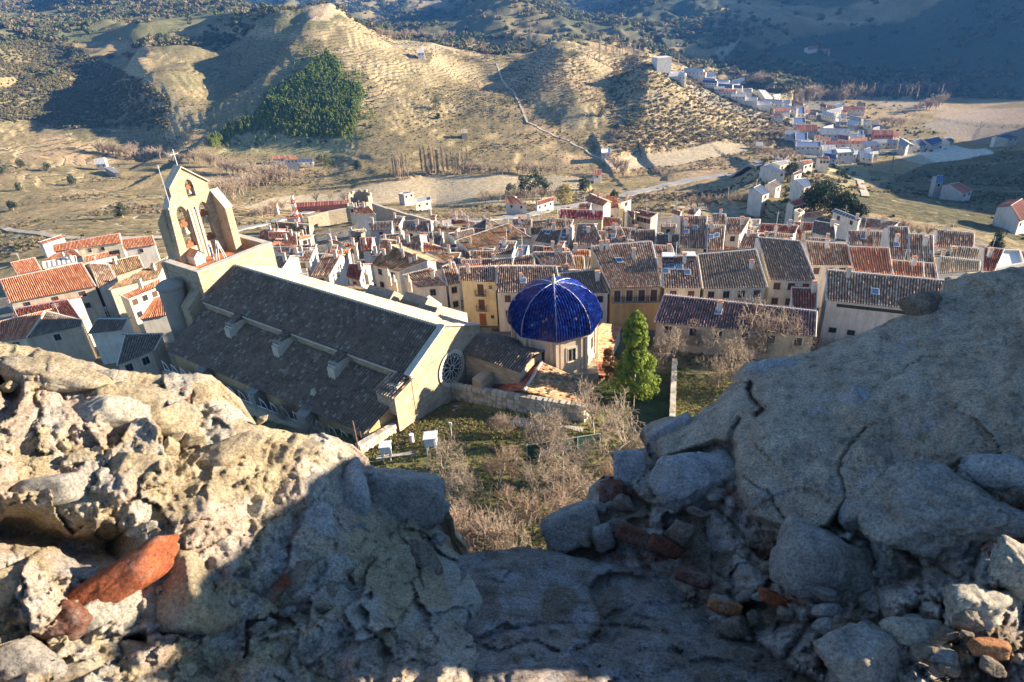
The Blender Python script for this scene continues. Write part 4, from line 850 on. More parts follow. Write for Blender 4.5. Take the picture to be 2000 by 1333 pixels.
for i_ in range(14):
    t_ = (i_+.5)/14; x_, y_ = 1325+205*t_+rng.normal(0, 6), 135+75*t_+rng.normal(0, 5); w_, h_ = rng.uniform(10, 20), rng.uniform(2.5, 4.5); rk_ = 'wwgur'[rng.integers(5)]
    house('O', (x_-w_, y_-h_-1, x_+w_, y_-h_+1, x_+w_, y_+h_+1, x_-w_, y_+h_-1), rk_, 'w', rng.uniform(4, 6), 'industrial shed with %s roof in the %s part of the industrial row' % (dict(w='white', g='grey', u='blue', r='red')[rk_], 'far' if t_ < .4 else 'near'), cat='building', name='warehouse', win=1, chim=0, gw=0, group='sheds of the industrial row')
# ---------------------------------------------------------------- the church
E1 = PZ(459, 519, -38.0); E2 = PZ(870, 642, -38.0); cd = unit(E2-E1); cn = np.array([cd[1], -cd[0], 0])
def Q(a, n, z): return np.array([E1[0], E1[1], 0])+cd*a+cn*n+UP*z
def PA(x, y, a): v = ray(x, y); P = v*((a+E1@cd)/(v@cd)); q = P-E1; return q@cn, P[2]
M_mas = mat_masonry('church_masonry', (.28,.21,.13), (.42,.33,.22), (.52,.43,.30), .7, .34, (.28,.23,.16))
M_cop = mat_noise('coping_stone', (.42,.37,.29), (.60,.54,.43), 1.2, bs=.5)
M_dark = mat_noise('deep_interior', (.02,.02,.02), (.04,.035,.03), 3, bs=0)
org = Q(20, 4, -51); church = empty('church', org, 'large stone church with two long dark tiled roof slopes in shade seen from above', 'church')
CL = 41.0; NZ = -41.05; AZ0 = -42.65; AZ1 = -46.0
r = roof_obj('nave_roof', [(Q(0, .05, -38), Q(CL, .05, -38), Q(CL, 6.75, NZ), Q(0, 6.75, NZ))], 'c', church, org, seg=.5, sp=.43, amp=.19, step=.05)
r = roof_obj('nave_roof', [(Q(CL, -.05, -38), Q(0, -.05, -38), Q(0, -6.2, -40.6), Q(CL, -6.2, -40.6))], mat_tile('roof_tiles_painted_sun', [(.62,.42,.26),(.55,.33,.2),(.68,.5,.34)], dirt_amt=.3), church, org, seg=.5, sp=.36, amp=.08)  # far slope tiles painted brighter, sunlight put into their colour
mb = MB(org)
mb.box(Q(CL/2, 0, -37.93), cd*CL/2, cn*.22, UP*.09)
for k in np.arange(.2, CL, .45): mb.tube(Q(k, 0, -37.86), Q(k+.42, 0, -37.83), .15, .17, 6)
mb.build('ridge_cap', M_cop, church).location = (0, 0, 0)
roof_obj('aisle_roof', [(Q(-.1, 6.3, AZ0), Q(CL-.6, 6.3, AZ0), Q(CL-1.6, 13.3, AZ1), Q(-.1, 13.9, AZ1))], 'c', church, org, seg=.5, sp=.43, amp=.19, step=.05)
uvwall('clerestory_wall', [(Q(0, 6.25, -44), Q(CL, 6.25, -44), Q(CL, 6.25, NZ-.12), Q(0, 6.25, NZ-.12))], M_mas, church, org)
mb = MB(org); mb.box(Q(CL/2, 6.45, NZ-.32), cd*CL/2, cn*.22, UP*.12); mb.build('cornice', M_cop, church).location = (0, 0, 0)
# stepped buttresses that break through the aisle roof
for i, (bx, by) in enumerate(((479, 628), (572, 662), (686, 698), (806, 738))):
    lo, hi = 2, 40
    P = PZ(bx, by, -42.6); a = (P-E1)@cd; L = 2.9
    mb = MB(org); mb.box(Q(a, 7.4, -43.1), cd*.75, cn*1.25, UP*1.35); mb.box(Q(a, 8.66, -43.5), cd*.6, cn*.35, UP*1.2)
    b_ = mb.build('buttress', M_cop, church); b_.location = (0, 0, 0)
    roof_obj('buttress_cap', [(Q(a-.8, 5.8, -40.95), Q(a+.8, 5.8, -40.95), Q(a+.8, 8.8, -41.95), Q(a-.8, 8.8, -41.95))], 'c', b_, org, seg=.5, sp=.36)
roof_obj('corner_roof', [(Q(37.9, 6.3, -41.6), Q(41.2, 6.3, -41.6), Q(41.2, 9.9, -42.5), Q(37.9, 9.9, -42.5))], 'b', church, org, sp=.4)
uvwall('corner_turret', [(Q(38.1, 9.6, -45), Q(41, 9.6, -45), Q(41, 9.6, -42.55), Q(38.1, 9.6, -42.55)), (Q(41, 9.6, -49), Q(41, 6.2, -49), Q(41, 6.2, -41.7), Q(41, 9.6, -42.6)), (Q(38.1, 6.3, -45), Q(38.1, 9.6, -45), Q(38.1, 9.6, -42.55), Q(38.1, 6.3, -41.7))], M_mas, church, org)
uvwall('aisle_wall', [(Q(0, 13.0, -53), Q(CL-1.8, 12.6, -53), Q(CL-1.8, 12.6, AZ1+.25), Q(0, 13.0, AZ1+.25)), (Q(CL-1.8, 12.6, -53), Q(CL-.8, 6.3, -53), Q(CL-.8, 6.3, AZ0-.1), Q(CL-1.8, 12.6, AZ1+.1)),
        (Q(0, 6.3, -53), Q(0, 13, -53), Q(0, 13, AZ1+.1), Q(0, 6.3, AZ0-.1))], mat_masonry('aisle_masonry', (.42,.28,.12), (.55,.38,.19), (.58,.45,.28), .7, .34, (.3,.22,.12)), church, org)
for bx, by in ((411, 712), (515, 752), (621, 790)):
    P = PZ(bx, by, -46.2); a = (P-E1)@cd; mb = MB(org); mb.box(Q(a, 13.7, -49.5), cd*.85, cn*.8, UP*3.3)
    mb.prism([Q(a-.85, 12.8, -45.7), Q(a-.85, 14.5, -46.2), Q(a-.85, 12.8, -46.2)], cd*1.7)
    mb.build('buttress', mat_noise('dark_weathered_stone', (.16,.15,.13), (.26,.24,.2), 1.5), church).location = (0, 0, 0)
mb = MB(org); P = PZ(617, 772, -45.3); mb.prism([P-cd*.5, P+cd*.5, P+UP*1.1], cn*.5); mb.build('pinnacle', M_stone, church).location = (0, 0, 0)
# east wall with the rose window
EW = CL+.05
uvwall('east_wall', [(Q(EW, 6.6, -53), Q(EW, 0, -53), Q(EW, 0, -37.75), Q(EW, 6.6, -40.9)), (Q(EW, 0, -53), Q(EW, -7, -53), Q(EW, -7, -40.9), Q(EW, 0, -37.75))], M_mas, church, org)
mb = MB(org)
for a, b in (((7.0, -41.0), (0, -37.7)), ((0, -37.7), (-6.8, -40.8))):
    p, q_ = Q(EW-.2, *a), Q(EW-.2, *b); mb.box((p+q_)/2+UP*.1, (q_-p)/2, cd*.45, UP*.09)
mb.build('gable_coping', M_cop, church).location = (0, 0, 0)
rn, rz = PA(881, 719, EW); rc = Q(EW+.06, rn, rz); RR = 2.15
mb = MB(org)
for k in range(32):
    t0, t1 = k*math.pi/16, (k+1)*math.pi/16
    for ra, rb, off in ((RR, RR+.35, .12), (RR-.22, RR, .05)):
        mb.face([rc+cn*ra*math.cos(t)+UP*ra*math.sin(t)+cd*off for t in (t0, t1)]+[rc+cn*rb*math.cos(t)+UP*rb*math.sin(t)+cd*off for t in (t1, t0)])
for k in range(12):
    t = k*math.pi/6; d0 = cn*math.cos(t)+UP*math.sin(t); mb.tube(rc+d0*.35+cd*.08, rc+d0*(RR-.2)+cd*.08, .05, n=4)
    t2 = t+math.pi/12
    for s in (-1, 1):
        tm = t2+s*math.pi/12*.9; mb.tube(rc+(cn*math.cos(tm)+UP*math.sin(tm))*1.35+cd*.08, rc+(cn*math.cos(t2)+UP*math.sin(t2))*1.85+cd*.08, .045, n=4)
for k in range(12):
    t0, t1 = k*math.pi/6, (k+1)*math.pi/6; mb.tube(rc+(cn*math.cos(t0)+UP*math.sin(t0))*.38+cd*.08, rc+(cn*math.cos(t1)+UP*math.sin(t1))*.38+cd*.08, .05, n=4)
rw = mb.build('rose_window', M_cop, church); rw.location = (0, 0, 0)
mb = MB(org); mb.face([rc+cn*RR*math.cos(t)+UP*RR*math.sin(t)+cd*.02 for t in np.arange(32)*math.pi/16]); mb.build('pane', M_glass, rw).location = (0, 0, 0)
# presbytery between nave and domed chapel
def block(name, a0, a1, n0, n1, z0, z1, mat, parent, o):
    c = [Q(a0, n0, 0), Q(a1, n0, 0), Q(a1, n1, 0), Q(a0, n1, 0)]
    return uvwall(name, [(c[i]+UP*z0, c[(i+1) % 4]+UP*z0, c[(i+1) % 4]+UP*z1, c[i]+UP*z1) for i in range(4)]+[(c[0]+UP*z1, c[1]+UP*z1, c[2]+UP*z1, c[3]+UP*z1)], mat, parent, o)
block('presbytery_wall', 41.2, 49.5, -9, -3.2, -54, -43.3, M_mas, church, org)
roof_obj('presbytery_roof', [(Q(41.1, -6, -41.9), Q(50, -6, -42.3), Q(50, -2.8, -43.2), Q(41.1, -2.8, -43.0))], 'c', church, org)
roof_obj('presbytery_roof', [(Q(50, -6, -42.3), Q(41.1, -6, -41.9), Q(41.1, -10, -43.6), Q(50, -10, -43.6))], 'd', church, org)
block('buttress', 44.2, 45.6, -3.2, -.6, -52, -44.6, M_mas, church, org)
roof_obj('chapel_roof', [(Q(41.3, -3.3, -47.6), Q(49, -3.3, -47.6), Q(49, 2, -49.6), Q(41.3, 1.5, -49.6))], 'd', church, org)
block('chapel_wall', 41.3, 49, -3, 1.3, -53, -49.7, M_mas, church, org)
# north side seen over the ridge: sunny lower roofs
for q in [[(640, 562, -42.5), (700, 556, -43), (740, 578, -43.8), (665, 590, -43.2)], [(735, 575, -42.8), (800, 590, -43), (830, 607, -44), (760, 600, -43.6)], [(560, 545, -41.8), (650, 570, -42), (690, 590, -43), (600, 560, -42.6)]]:
    P = [PZ(*w) for w in q]; roof_obj('side_roof', [(P[0], P[1], P[2], P[3])], 'o' if q[0][0] < 600 else 't', church, org, sp=.4)
nb = [Q(16, -6.6, 0), Q(34, -6.6, 0), Q(34, -13, 0), Q(16, -13, 0)]
uvwall('side_wall', [(nb[1]-UP*54, nb[0]-UP*54, nb[0]-UP*42.6, nb[1]-UP*42.6), (nb[2]-UP*54, nb[1]-UP*54, nb[1]-UP*42.6, nb[2]-UP*43.6), (nb[0]-UP*42.6, nb[1]-UP*42.6, nb[2]-UP*43.6, nb[3]-UP*43.6), (nb[3]-UP*54, nb[2]-UP*54, nb[2]-UP*43.6, nb[3]-UP*43.6)], mat_noise('sunny_roof_screed', (.62,.47,.33), (.74,.60,.44), 1.2, bs=.5), church, org)
for a, n, w, l, h in ((21, -9.5, 1.2, 2.5, .8), (27, -10.5, 1.0, 2.2, .7), (31, -8.5, .8, 1.6, .9)):
    mb = MB(org); mb.box(Q(a, n, -42.7), cd*l, cn*w, UP*h); mb.prism([Q(a-l, n+w, -42.7+h), Q(a-l, n-w, -42.7+h), Q(a-l, n, -42.4+h+w*.5)], cd*2*l); mb.build('roof_lantern', wmat('s'), church).location = (0, 0, 0)
for x, y in ((717, 545), (760, 548), (800, 560), (772, 560)):
    P = PZ(x, y, -42); mb = MB(org); mb.box(P, [.3, 0, 0], [0, .3, 0], UP*.9); mb.lathe(P+UP*.9, [(.42, 0), (.3, .15), (.14, .5), (.2, .7), (0, 1.2)], 8); mb.build('pinnacle', M_stone, church).location = (0, 0, 0)
# small cream pavilion roof and wall beside the nave (sunlit)
pv = PZ(830, 600, -46); mb = MB(org)
mb.box(pv-UP*2.5, [1.9, -.9, 0], [.7, 1.4, 0], UP*2.6); mb.prism([pv+np.array([-1.9, .9, .1])-np.array([.7, 1.4, 0]), pv+np.array([1.9, -.9, .1])-np.array([.7, 1.4, 0]), pv+np.array([0, 0, 1.3])-np.array([.7, 1.4, 0])], [1.4, 2.8, 0])
for s in (-.8, .9): mb.box(pv+np.array([s*1.2, -s*.6, -1.1])-np.array([.72, 1.42, 0]), [.28, -.13, 0], [.03, .06, 0], UP*.45, 1)
mb.build('sacristy', [wmat('c'), M_dark], church).location = (0, 0, 0)
# --- west block with terrace
wo_ = org
hwall = lambda p, q, z0, z1, t=.8: None
def wallseg(name, A_, B_, z0, z1, t, mat, parent, o, cop=True):
    d_ = unit((B_-A_)*[1, 1, 0]); s = np.cross(d_, UP)*t/2; A0, B0 = A_*[1, 1, 0], B_*[1, 1, 0]
    c = [A0+s, B0+s, B0-s, A0-s]
    w = uvwall(name, [(c[i]+UP*z0, c[(i+1) % 4]+UP*z0, c[(i+1) % 4]+UP*z1, c[i]+UP*z1) for i in range(4)]+[(c[0]+UP*z1, c[1]+UP*z1, c[2]+UP*z1, c[3]+UP*z1)], mat, parent, o)
    if cop:
        mb = MB(o); mb.box((A0+B0)/2+UP*(z1+.06), (B0-A0)/2+d_*.05, s*1.15, UP*.06); mb.build('coping', M_cop, w).location = (0, 0, 0)
    return w
PZT = -36.85
wallseg('parapet_wall', Q(-.45, 6.0, 0), Q(-.45, -7.2, 0), -54, PZT, .9, M_mas, church, org)
wallseg('parapet_wall', Q(-.9, 5.55, 0), Q(-8.6, 5.55, 0), -54, PZT, .9, M_mas, church, org)
wallseg('parapet_wall', Q(-9.3, 6, 0), Q(-9.3, -7.2, 0), -54, PZT-.3, .9, M_mas, church, org)
wallseg('parapet_wall', Q(-.9, -6.75, 0), Q(-8.6, -6.75, 0), -54, PZT, .9, M_mas, church, org)
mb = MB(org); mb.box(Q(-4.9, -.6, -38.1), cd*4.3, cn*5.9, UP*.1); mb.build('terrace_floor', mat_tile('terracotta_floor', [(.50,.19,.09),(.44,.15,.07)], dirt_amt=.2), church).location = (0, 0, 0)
mb = MB(org); c0 = Q(-5.2, 8.0, 0); mb.lathe(c0, [(1.75, -54), (1.75, -39.6), (1.95, -39.4), (1.95, -39.0), (1.2, -38.5), (0, -38.1)], 18); mb.build('round_buttress', mat_masonry('masonry_painted_shade', (.22,.2,.17), (.32,.29,.24), (.42,.38,.3)), church, True).location = (0, 0, 0)  # darker copy of the masonry, shade of this side put into its colour
mb = MB(org); mb.box(Q(-2.0, 7.2, -46), cd*1.0, cn*1.2, UP*4.2); mb.prism([Q(-3, 8.4, -41.8), Q(-3, 6, -41.8), Q(-3, 6, -39.9)], cd*2.0); mb.build('buttress', M_mas, church).location = (0, 0, 0)
# --- bell gable: a pierced wall with three arches, its own thing
from mathutils.geometry import tessellate_polygon
AG = -7.5
bo = Q(AG, 0, -38); gable = empty('bell_gable', bo, 'tall pale stone bell gable with three arched openings and a cross on its peak', 'bell gable')
def nz(x, y): return PA(x, y, AG)
out_ = [(4.0, -38.0)]+[nz(*q) for q in ((329.6, 409.5), (335, 385), (330, 369), (352, 327.5), (405.6, 354.5), (407, 367), (412.7, 377))]
out_ += [(nz(412.7, 377)[0]-1.1, nz(425, 384)[1]), (nz(412.7, 377)[0]-1.25, -38.0)]
def arch(cx_, z0, z1, w, k=7):
    pts = [(cx_+w/2, z0), (cx_-w/2, z0), (cx_-w/2, z1-w*.9)]
    for i in range(1, k): t = i/k; pts.append((cx_-w/2*math.cos(t*math.pi/2)**1.0, z1-w*.9+w*.9*math.sin(t*math.pi/2)))
    pts.append((cx_, z1))
    for i in range(k-1, 0, -1): t = i/k; pts.append((cx_+w/2*math.cos(t*math.pi/2), z1-w*.9+w*.9*math.sin(t*math.pi/2)))
    pts.append((cx_+w/2, z1-w*.9)); return pts
t1 = nz(364, 351); t1b = nz(371, 386); t2 = nz(355, 402); t2b = nz(372, 488); t3 = nz(398.5, 393); t3b = nz(414, 480)
holes = [arch(t1[0]-.1, t1b[1], t1[1], 1.35), arch((t2[0]+t2b[0])/2, t2b[1]+.3, t2[1], 1.75), arch((t3[0]+t3b[0])/2, t2b[1]+.3, t3[1], 1.75)]
loops = [[Vector((a, b, 0)) for a, b in lp] for lp in [out_]+holes]; flat = [q for lp in [out_]+holes for q in lp]
tris = tessellate_polygon(loops)
Vg, Fg, Ug = [], [], []; TH = 1.25
def addq(pts, uv):
    b = len(Vg)
    for p, u in zip(pts, uv): Vg.append(p-bo); Ug.append(u)
    Fg.append([b, b+1, b+2, b+(3 if len(pts) == 4 else 2)])
for side in (0, 1):
    for t in tris:
        p = [flat[i] for i in t]; p = p if side else p[::-1]; b = len(Vg)
        for a, z in p: Vg.append(Q(AG-TH*side, a, z)-bo); Ug.append((a, z))
        Fg.append([b, b+1, b+2])
o = link_mesh('gable_wall', mesh_np('gable_wall', np.array(Vg), np.array(Fg), np.array(Ug)), M_mas, gable)
qs = []
for lp in [out_]+holes:
    for i in range(len(lp)):
        (a0, z0), (a1, z1) = lp[i], lp[(i+1) % len(lp)]; qs.append((Q(AG, a0, z0), Q(AG-TH, a0, z0), Q(AG-TH, a1, z1), Q(AG, a1, z1)))
V_, F_, U_ = [], [], []
for q in qs:
    b = len(V_); L_ = np.linalg.norm(q[3]-q[0])
    for p, u in zip(q, ((0, 0), (TH, 0), (TH, L_), (0, L_))): V_.append(p-bo); U_.append(u)
    F_.append([b, b+1, b+2, b+3])
link_mesh('jambs', mesh_np('jambs', np.array(V_), np.array(F_), np.array(U_)), M_mas, gable)
mb = MB(bo)
for i in (3, 4):
    a, b = out_[i], out_[i+1]; p, q_ = Q(AG-TH/2, *a), Q(AG-TH/2, *b); mb.box((p+q_)/2+UP*.12, (q_-p)/2*1.04, cd*(TH/2+.3), UP*.09)
a, b = out_[1], out_[2]; p, q_ = Q(AG-TH/2, *a), Q(AG-TH/2, *b); mb.box((p+q_)/2+cn*.1, (q_-p)/2, cd*(TH/2+.15), cn*.08)
mb.build('coping', M_stone, gable).location = (0, 0, 0)
fn = out_[7][0]; fz = out_[7][1]
mb = MB(bo); mb.prism([Q(AG, fn, -38), Q(AG, fn, fz+.3), Q(AG+2.6, fn, fz-2.2), Q(AG+2.6, fn, -38)], -cn*1.15); mb.build('side_buttress', M_mas, gable).location = (0, 0, 0)
mb = MB(bo); p, q_ = Q(AG, fn-.57, fz+.35), Q(AG+2.75, fn-.57, fz-2.15); mb.box((p+q_)/2+UP*.08, (q_-p)/2, cn*.68, UP*.08); mb.build('coping', M_stone, gable).location = (0, 0, 0)
mb = MB(bo); mb.prism([Q(AG-TH, 3.9, -38), Q(AG-TH, 3.9, -29.5), Q(AG-TH-2.4, 3.9, -31.8), Q(AG-TH-2.4, 3.9, -38)], -cn*1.1); mb.build('side_buttress', M_mas, gable).location = (0, 0, 0)
mb = MB(bo)
for nn_ in ((holes[1][0][0]-1.75-.35), (holes[2][0][0]+.35)): mb.box(Q(AG+.12, nn_, -34), cd*.12, cn*.16, UP*4.0)
cxm = (holes[1][1][0]+holes[2][0][0])/2
for z in np.arange(-37.8, -30.3, .32): mb.box(Q(AG+.1, cxm, z), cd*.1, cn*.22, UP*.1)
mb.build('pilaster', M_stone, gable).location = (0, 0, 0)
M_bell = mat_flat('bell_bronze', (.30,.27,.22), .45, .6); M_wood = mat_noise('yoke_wood', (.16,.07,.03), (.26,.12,.06), 5, bs=.3, bd=.02)
def bell(nc, z, s, lb):
    c = Q(AG-.45, nc, z); mb = MB(c)
    mb.lathe(c, [(.55*s, 0), (.5*s, .12*s), (.36*s, .45*s), (.3*s, .8*s), (.16*s, .95*s), (0, 1.0*s)], 14)
    o = mb.build('bell', M_bell, None, True); tag(o, lb, 'bell', 'bells of the gable'); 
    mb = MB(c); mb.box(c+UP*(1.25*s), cn*.62, cd*.16, UP*.28*s); mb.box(c+UP*(1.65*s), cn*.3, cd*.14, UP*.25*s); mb.build('yoke', M_wood, o).location = (0, 0, 0)
a2 = (t2[0]+t2b[0])/2; a3 = (t3[0]+t3b[0])/2
bell(a2, -33.6, 1.15, 'upper pale bell in the left arch of the bell gable'); bell(a2, -37.0, 1.2, 'lower large bell in the left arch of the bell gable')
bell(a3, -33.0, 1.1, 'upper dark bell in the right arch of the bell gable'); bell(a3, -36.6, 1.0, 'lower bell with brown yoke in the right arch of the bell gable'); bell(t1[0]-.1, t1b[1]+.5, .7, 'smallest bell in the top arch of the bell gable')
mb = MB(Q(AG-.6, out_[4][0], out_[4][1])); c = mb.o
mb.tube(c, c+UP*2.6, .05); mb.tube(c+UP*1.9-cn*.62, c+UP*1.9+cn*.62, .05); tag(mb.build('iron_cross', M_wframe), 'thin white cross on the peak of the bell gable', 'cross')
c = Q(AG+.3, 3.2, -29.6); mb = MB(c); mb.tube(c, c+UP*6.6, .045, .03); mb.tube(c+UP*6.6, c+UP*6.9, .12, .02); tag(mb.build('lightning_rod', M_wframe), 'tall thin lightning rod on the left shoulder of the bell gable', 'rod')
# hut and step ladder on the terrace
hp = PZ(386, 513, -38); mb = MB(hp); mb.box(hp+UP*.6, cd*1.1, cn*.9, UP*.8)
mb.prism([hp+UP*1.4+cn*.9-cd*1.1, hp+UP*1.4-cn*.9-cd*1.1, hp+UP*2.2-cd*1.1], cd*2.2); h_ = mb.build('stair_hut', wmat('w'))
tag(h_, 'small white hut with pitched roof on the red church terrace', 'hut')
mb = MB(hp)
for s in (-1, 1): mb.face([hp+UP*1.36+cn*s*1.05-cd*1.3, hp+UP*1.36+cn*s*1.05+cd*1.3, hp+UP*2.26+cd*1.3, hp+UP*2.26-cd*1.3])
mb.build('roof', tmat('o'), h_).location = (0, 0, 0)
lp_ = PZ(436, 507, -38); mb = MB(lp_); tp = lp_+UP*3.2+cn*.25
for s in (-.35, .35):
    mb.tube(lp_+cd*s+cn*.9, tp+cd*s*.6, .06); mb.tube(lp_+cd*s-cn*.5, tp+cd*s*.6, .06)
for k in np.linspace(.1, .95, 8): mb.tube((lp_-cn*.5)*(1-k)+tp*k-cd*.3, (lp_-cn*.5)*(1-k)+tp*k+cd*.3, .035)
tag(mb.build('step_ladder', M_wframe), 'white folding step ladder standing on the red church terrace', 'ladder')
pp = PZ(417, 508, -38); mb = MB(pp); mb.tube(pp, pp+UP*2.2, .16, n=8); mb.tube(pp, pp+UP*.5, .18, n=8, m=1); mb.tube(pp+UP*2.2, pp+UP*2.8, .3, .1, n=8, m=1)
tag(mb.build('vent_post', [mat_flat('blue_plastic', (.05,.08,.28)), M_wframe]), 'blue and white post beside the ladder on the church terrace', 'post')
# ---------------------------------------------------------------- domed chapel
v = ray(1087, 640); dc = np.array([5.75, 77.7, -41.3]); yc = dc[1]; vt = ray(1087, 553); apex = vt*(yc/vt[1]); HD = apex[2]-dc[2]; RD = 6.15
do = dc-UP*11; chapel = empty('domed_chapel', do, 'octagonal chapel crowned by a glossy cobalt blue tiled dome', 'chapel')
M_blue, t_, b_ = nodes('cobalt_glazed_tile')
uvn = N(t_, 'ShaderNodeUVMap'); fl0 = N(t_, 'ShaderNodeVectorMath', operation='FLOOR'); t_.links.new(uvn.outputs[0], fl0.inputs[0]); wn = N(t_, 'ShaderNodeTexWhiteNoise'); t_.links.new(fl0.outputs[0], wn.inputs[0])
rr = ramp(t_, [(0, (.004,.012,.11)), (.35, (.006,.022,.18)), (.7, (.010,.036,.26)), (.93, (.02,.07,.36)), (.99, (.22,.20,.26))], 'CONSTANT'); t_.links.new(wn.outputs[0], rr.inputs[0]); t_.links.new(rr.outputs[0], b_.inputs['Base Color'])
b_.inputs['Roughness'].default_value = .22; b_.inputs['Specular IOR Level'].default_value = .7
A0 = math.radians(-92)
def prof(t): return RD*math.cos(t*math.pi/2)**.82+.06*t, HD*(math.sin(t*math.pi/2)**.94)
NT = 26; T = np.linspace(0, .985, NT)
for k in range(8):
    th = A0+k*math.pi/4+math.pi/8; rad = np.array([math.cos(th), math.sin(th), 0]); lat = np.array([-math.sin(th), math.cos(th), 0]); sp = .36
    hw0 = RD*math.sin(math.pi/8); nr = int(hw0/sp)+1
    Ls = np.concatenate([(i+np.array([0, .05, .16, .31, .46, .58, .64]))*sp for i in range(-nr, nr+1)]); hs = np.tile([0, .45, .86, 1, .86, .45, 0.], 2*nr+1); us = np.repeat(np.arange(-nr, nr+1), 7)
    P, U = [], []
    for i, tt in enumerate(T):
        for sub in (0, 1):
            if i == NT-1 and sub: continue
            r_, z_ = prof(tt if not sub else T[min(i+1, NT-1)]-.001); hw = r_*math.sin(math.pi/8); ap = r_*math.cos(math.pi/8)
            l = np.clip(Ls, -hw, hw); hh = np.where(np.abs(Ls) < hw, hs*.17+(0 if not sub else 0), 0)+(.03 if not sub else 0)
            P.append(dc[None]-do[None]+rad*(ap+hh)[:, None]*1.0+lat*l[:, None]+UP*(z_+hh*.35)[:, None]); U.append(np.stack([us+.5+40*k, np.full(len(us), i+.5)], -1))
    P = np.array(P); r0_, c0_ = P.shape[:2]; i_, j_ = np.meshgrid(np.arange(r0_-1), np.arange(c0_-1), indexing='ij'); q = (i_*c0_+j_).ravel()
    fq = np.stack([q, q+1, q+c0_+1, q+c0_], -1); me = mesh_np('dome_facet', P.reshape(-1, 3), fq, np.array(U).reshape(-1, 2))
    link_mesh('dome_facet', me, M_blue, chapel)
M_rib = mat_noise('rib_white_glaze', (.06,.08,.25), (.62,.61,.60), 1.6, rough=.35, bs=.2)
for k in range(8):
    th = A0+k*math.pi/4; mb = MB(do); pr = [prof(t) for t in np.linspace(0, 1, 18)]
    for (r0_, z0_), (r1_, z1_) in zip(pr[:-1], pr[1:]):
        a = dc+np.array([math.cos(th)*r0_, math.sin(th)*r0_, z0_+.02]); b = dc+np.array([math.cos(th)*r1_, math.sin(th)*r1_, z1_+.02]); mb.tube(a, b, .07, .065, 6)
    mb.build('dome_rib', M_rib, chapel).location = (0, 0, 0)
mb = MB(do); mb.lathe(dc+UP*(HD-.15), [(.5, 0), (.34, .2), (.2, .4), (.26, .75), (.14, 1.0), (.16, 1.25), (0, 1.5)], 10); mb.build('finial', M_stone, chapel, True).location = (0, 0, 0)
DR = 5.5; M_drum = mat_plaster('drum_plaster', (.56,.46,.33)); M_pil = mat_noise('pilaster_stone', (.48,.36,.26), (.60,.48,.36), 2)
for k in range(8):
    a0, a1 = A0+k*math.pi/4, A0+(k+1)*math.pi/4; p, q_ = dc+np.array([math.cos(a0), math.sin(a0), 0])*DR, dc+np.array([math.cos(a1), math.sin(a1), 0])*DR
    rad = unit((p+q_)/2-dc); uvwall('drum_wall', [(p-UP*6.5, q_-UP*6.5, q_+UP*.1, p+UP*.1)], M_drum, chapel, do)
    ee = unit(q_-p); cc = (p+q_)/2-UP*2.6; window(chapel, do, cc+rad*.03, ee, rad, 1.15, 1.9, surround=True, frame=M_pil)
    mb = MB(do); mb.box(p-UP*3.2+unit(p-dc)*.05, ee*.2, rad*.2, UP*3.2); 
    for s in (-1, 1): mb.box(cc+ee*s*1.45+rad*.08, ee*.18, rad*.09, UP*2.3)
    mb.box((p+q_)/2-UP*.15+rad*.18, ee*(np.linalg.norm(q_-p)/2+.1), rad*.18, UP*.16)
    mb.build('pilaster', M_pil, chapel).location = (0, 0, 0)
def rq(name, pts, mk, parent, o, **k): P = [PZ(*w) for w in pts]; return roof_obj(name, [tuple(P)], mk, parent, o, **k)
rq('lower_roof', [(1108, 703, -46.2), (1176, 632, -46.2), (1212, 636, -48.3), (1180, 738, -48.7)], 'o', chapel, do, sp=.4)
rq('lower_roof', [(1040, 704, -45.6), (1106, 704, -46.2), (1180, 740, -48.4), (1062, 718, -46.6)], 'r', chapel, do, sp=.4)
rq('lower_roof', [(1000, 676, -45.2), (1034, 702, -45.2), (1012, 722, -46.6), (978, 704, -46.6)], 'r', chapel, do, sp=.4)
rA, rB = (1059, 708, -44.2), (1024, 764, -44.8)
P = [PZ(*rB), PZ(*rA), PZ(1153, 748, -46.6), PZ(1137, 793, -46.9)]; roof_obj('sacristy_roof', [tuple(P)], 'm', chapel, do, sp=.42, amp=.17)
P2 = [PZ(*rA), PZ(*rB), PZ(955, 768, -46.9), PZ(980, 712, -46.4)]; roof_obj('sacristy_roof', [tuple(P2)], 'r', chapel, do, sp=.42, amp=.17)
mb = MB(do); mb.tube(PZ(*rA)+UP*.1, PZ(*rB)+UP*.1, .2); mb.build('ridge_cap', M_cop, chapel).location = (0, 0, 0)
def under(P, z0=-54): return [(P[3]*[1, 1, 0]+UP*z0, P[2]*[1, 1, 0]+UP*z0, P[2]-UP*.12, P[3]-UP*.12)]
g0, g1 = PZ(1212, 636, -48.5), PZ(1180, 738, -48.9); f0 = PZ(1151, 747, -46.8); 
uvwall('lower_wall', [(g1*[1, 1, 0]-UP*54, g0*[1, 1, 0]-UP*54, g0, g1)], wmat('c'), chapel, do)
uvwall('lower_wall', under(P)+under(P2)+[(P2[2]*[1, 1, 0]-UP*54, P[3]*[1, 1, 0]-UP*54, P[3]-UP*.12, P2[2]-UP*.12)]+[(f0*[1, 1, 0]-UP*54, g1*[1, 1, 0]-UP*54, g1, f0)], M_mas, chapel, do)
mb = MB(do); kk = [PZ(1108, 703, -46.3), PZ(1176, 632, -46.3)]; mb.box(dc-UP*10, [5.2, 0, 0], [0, 5.2, 0], UP*4.6); mb.build('chapel_base', wmat('s'), chapel).location = (0, 0, 0)

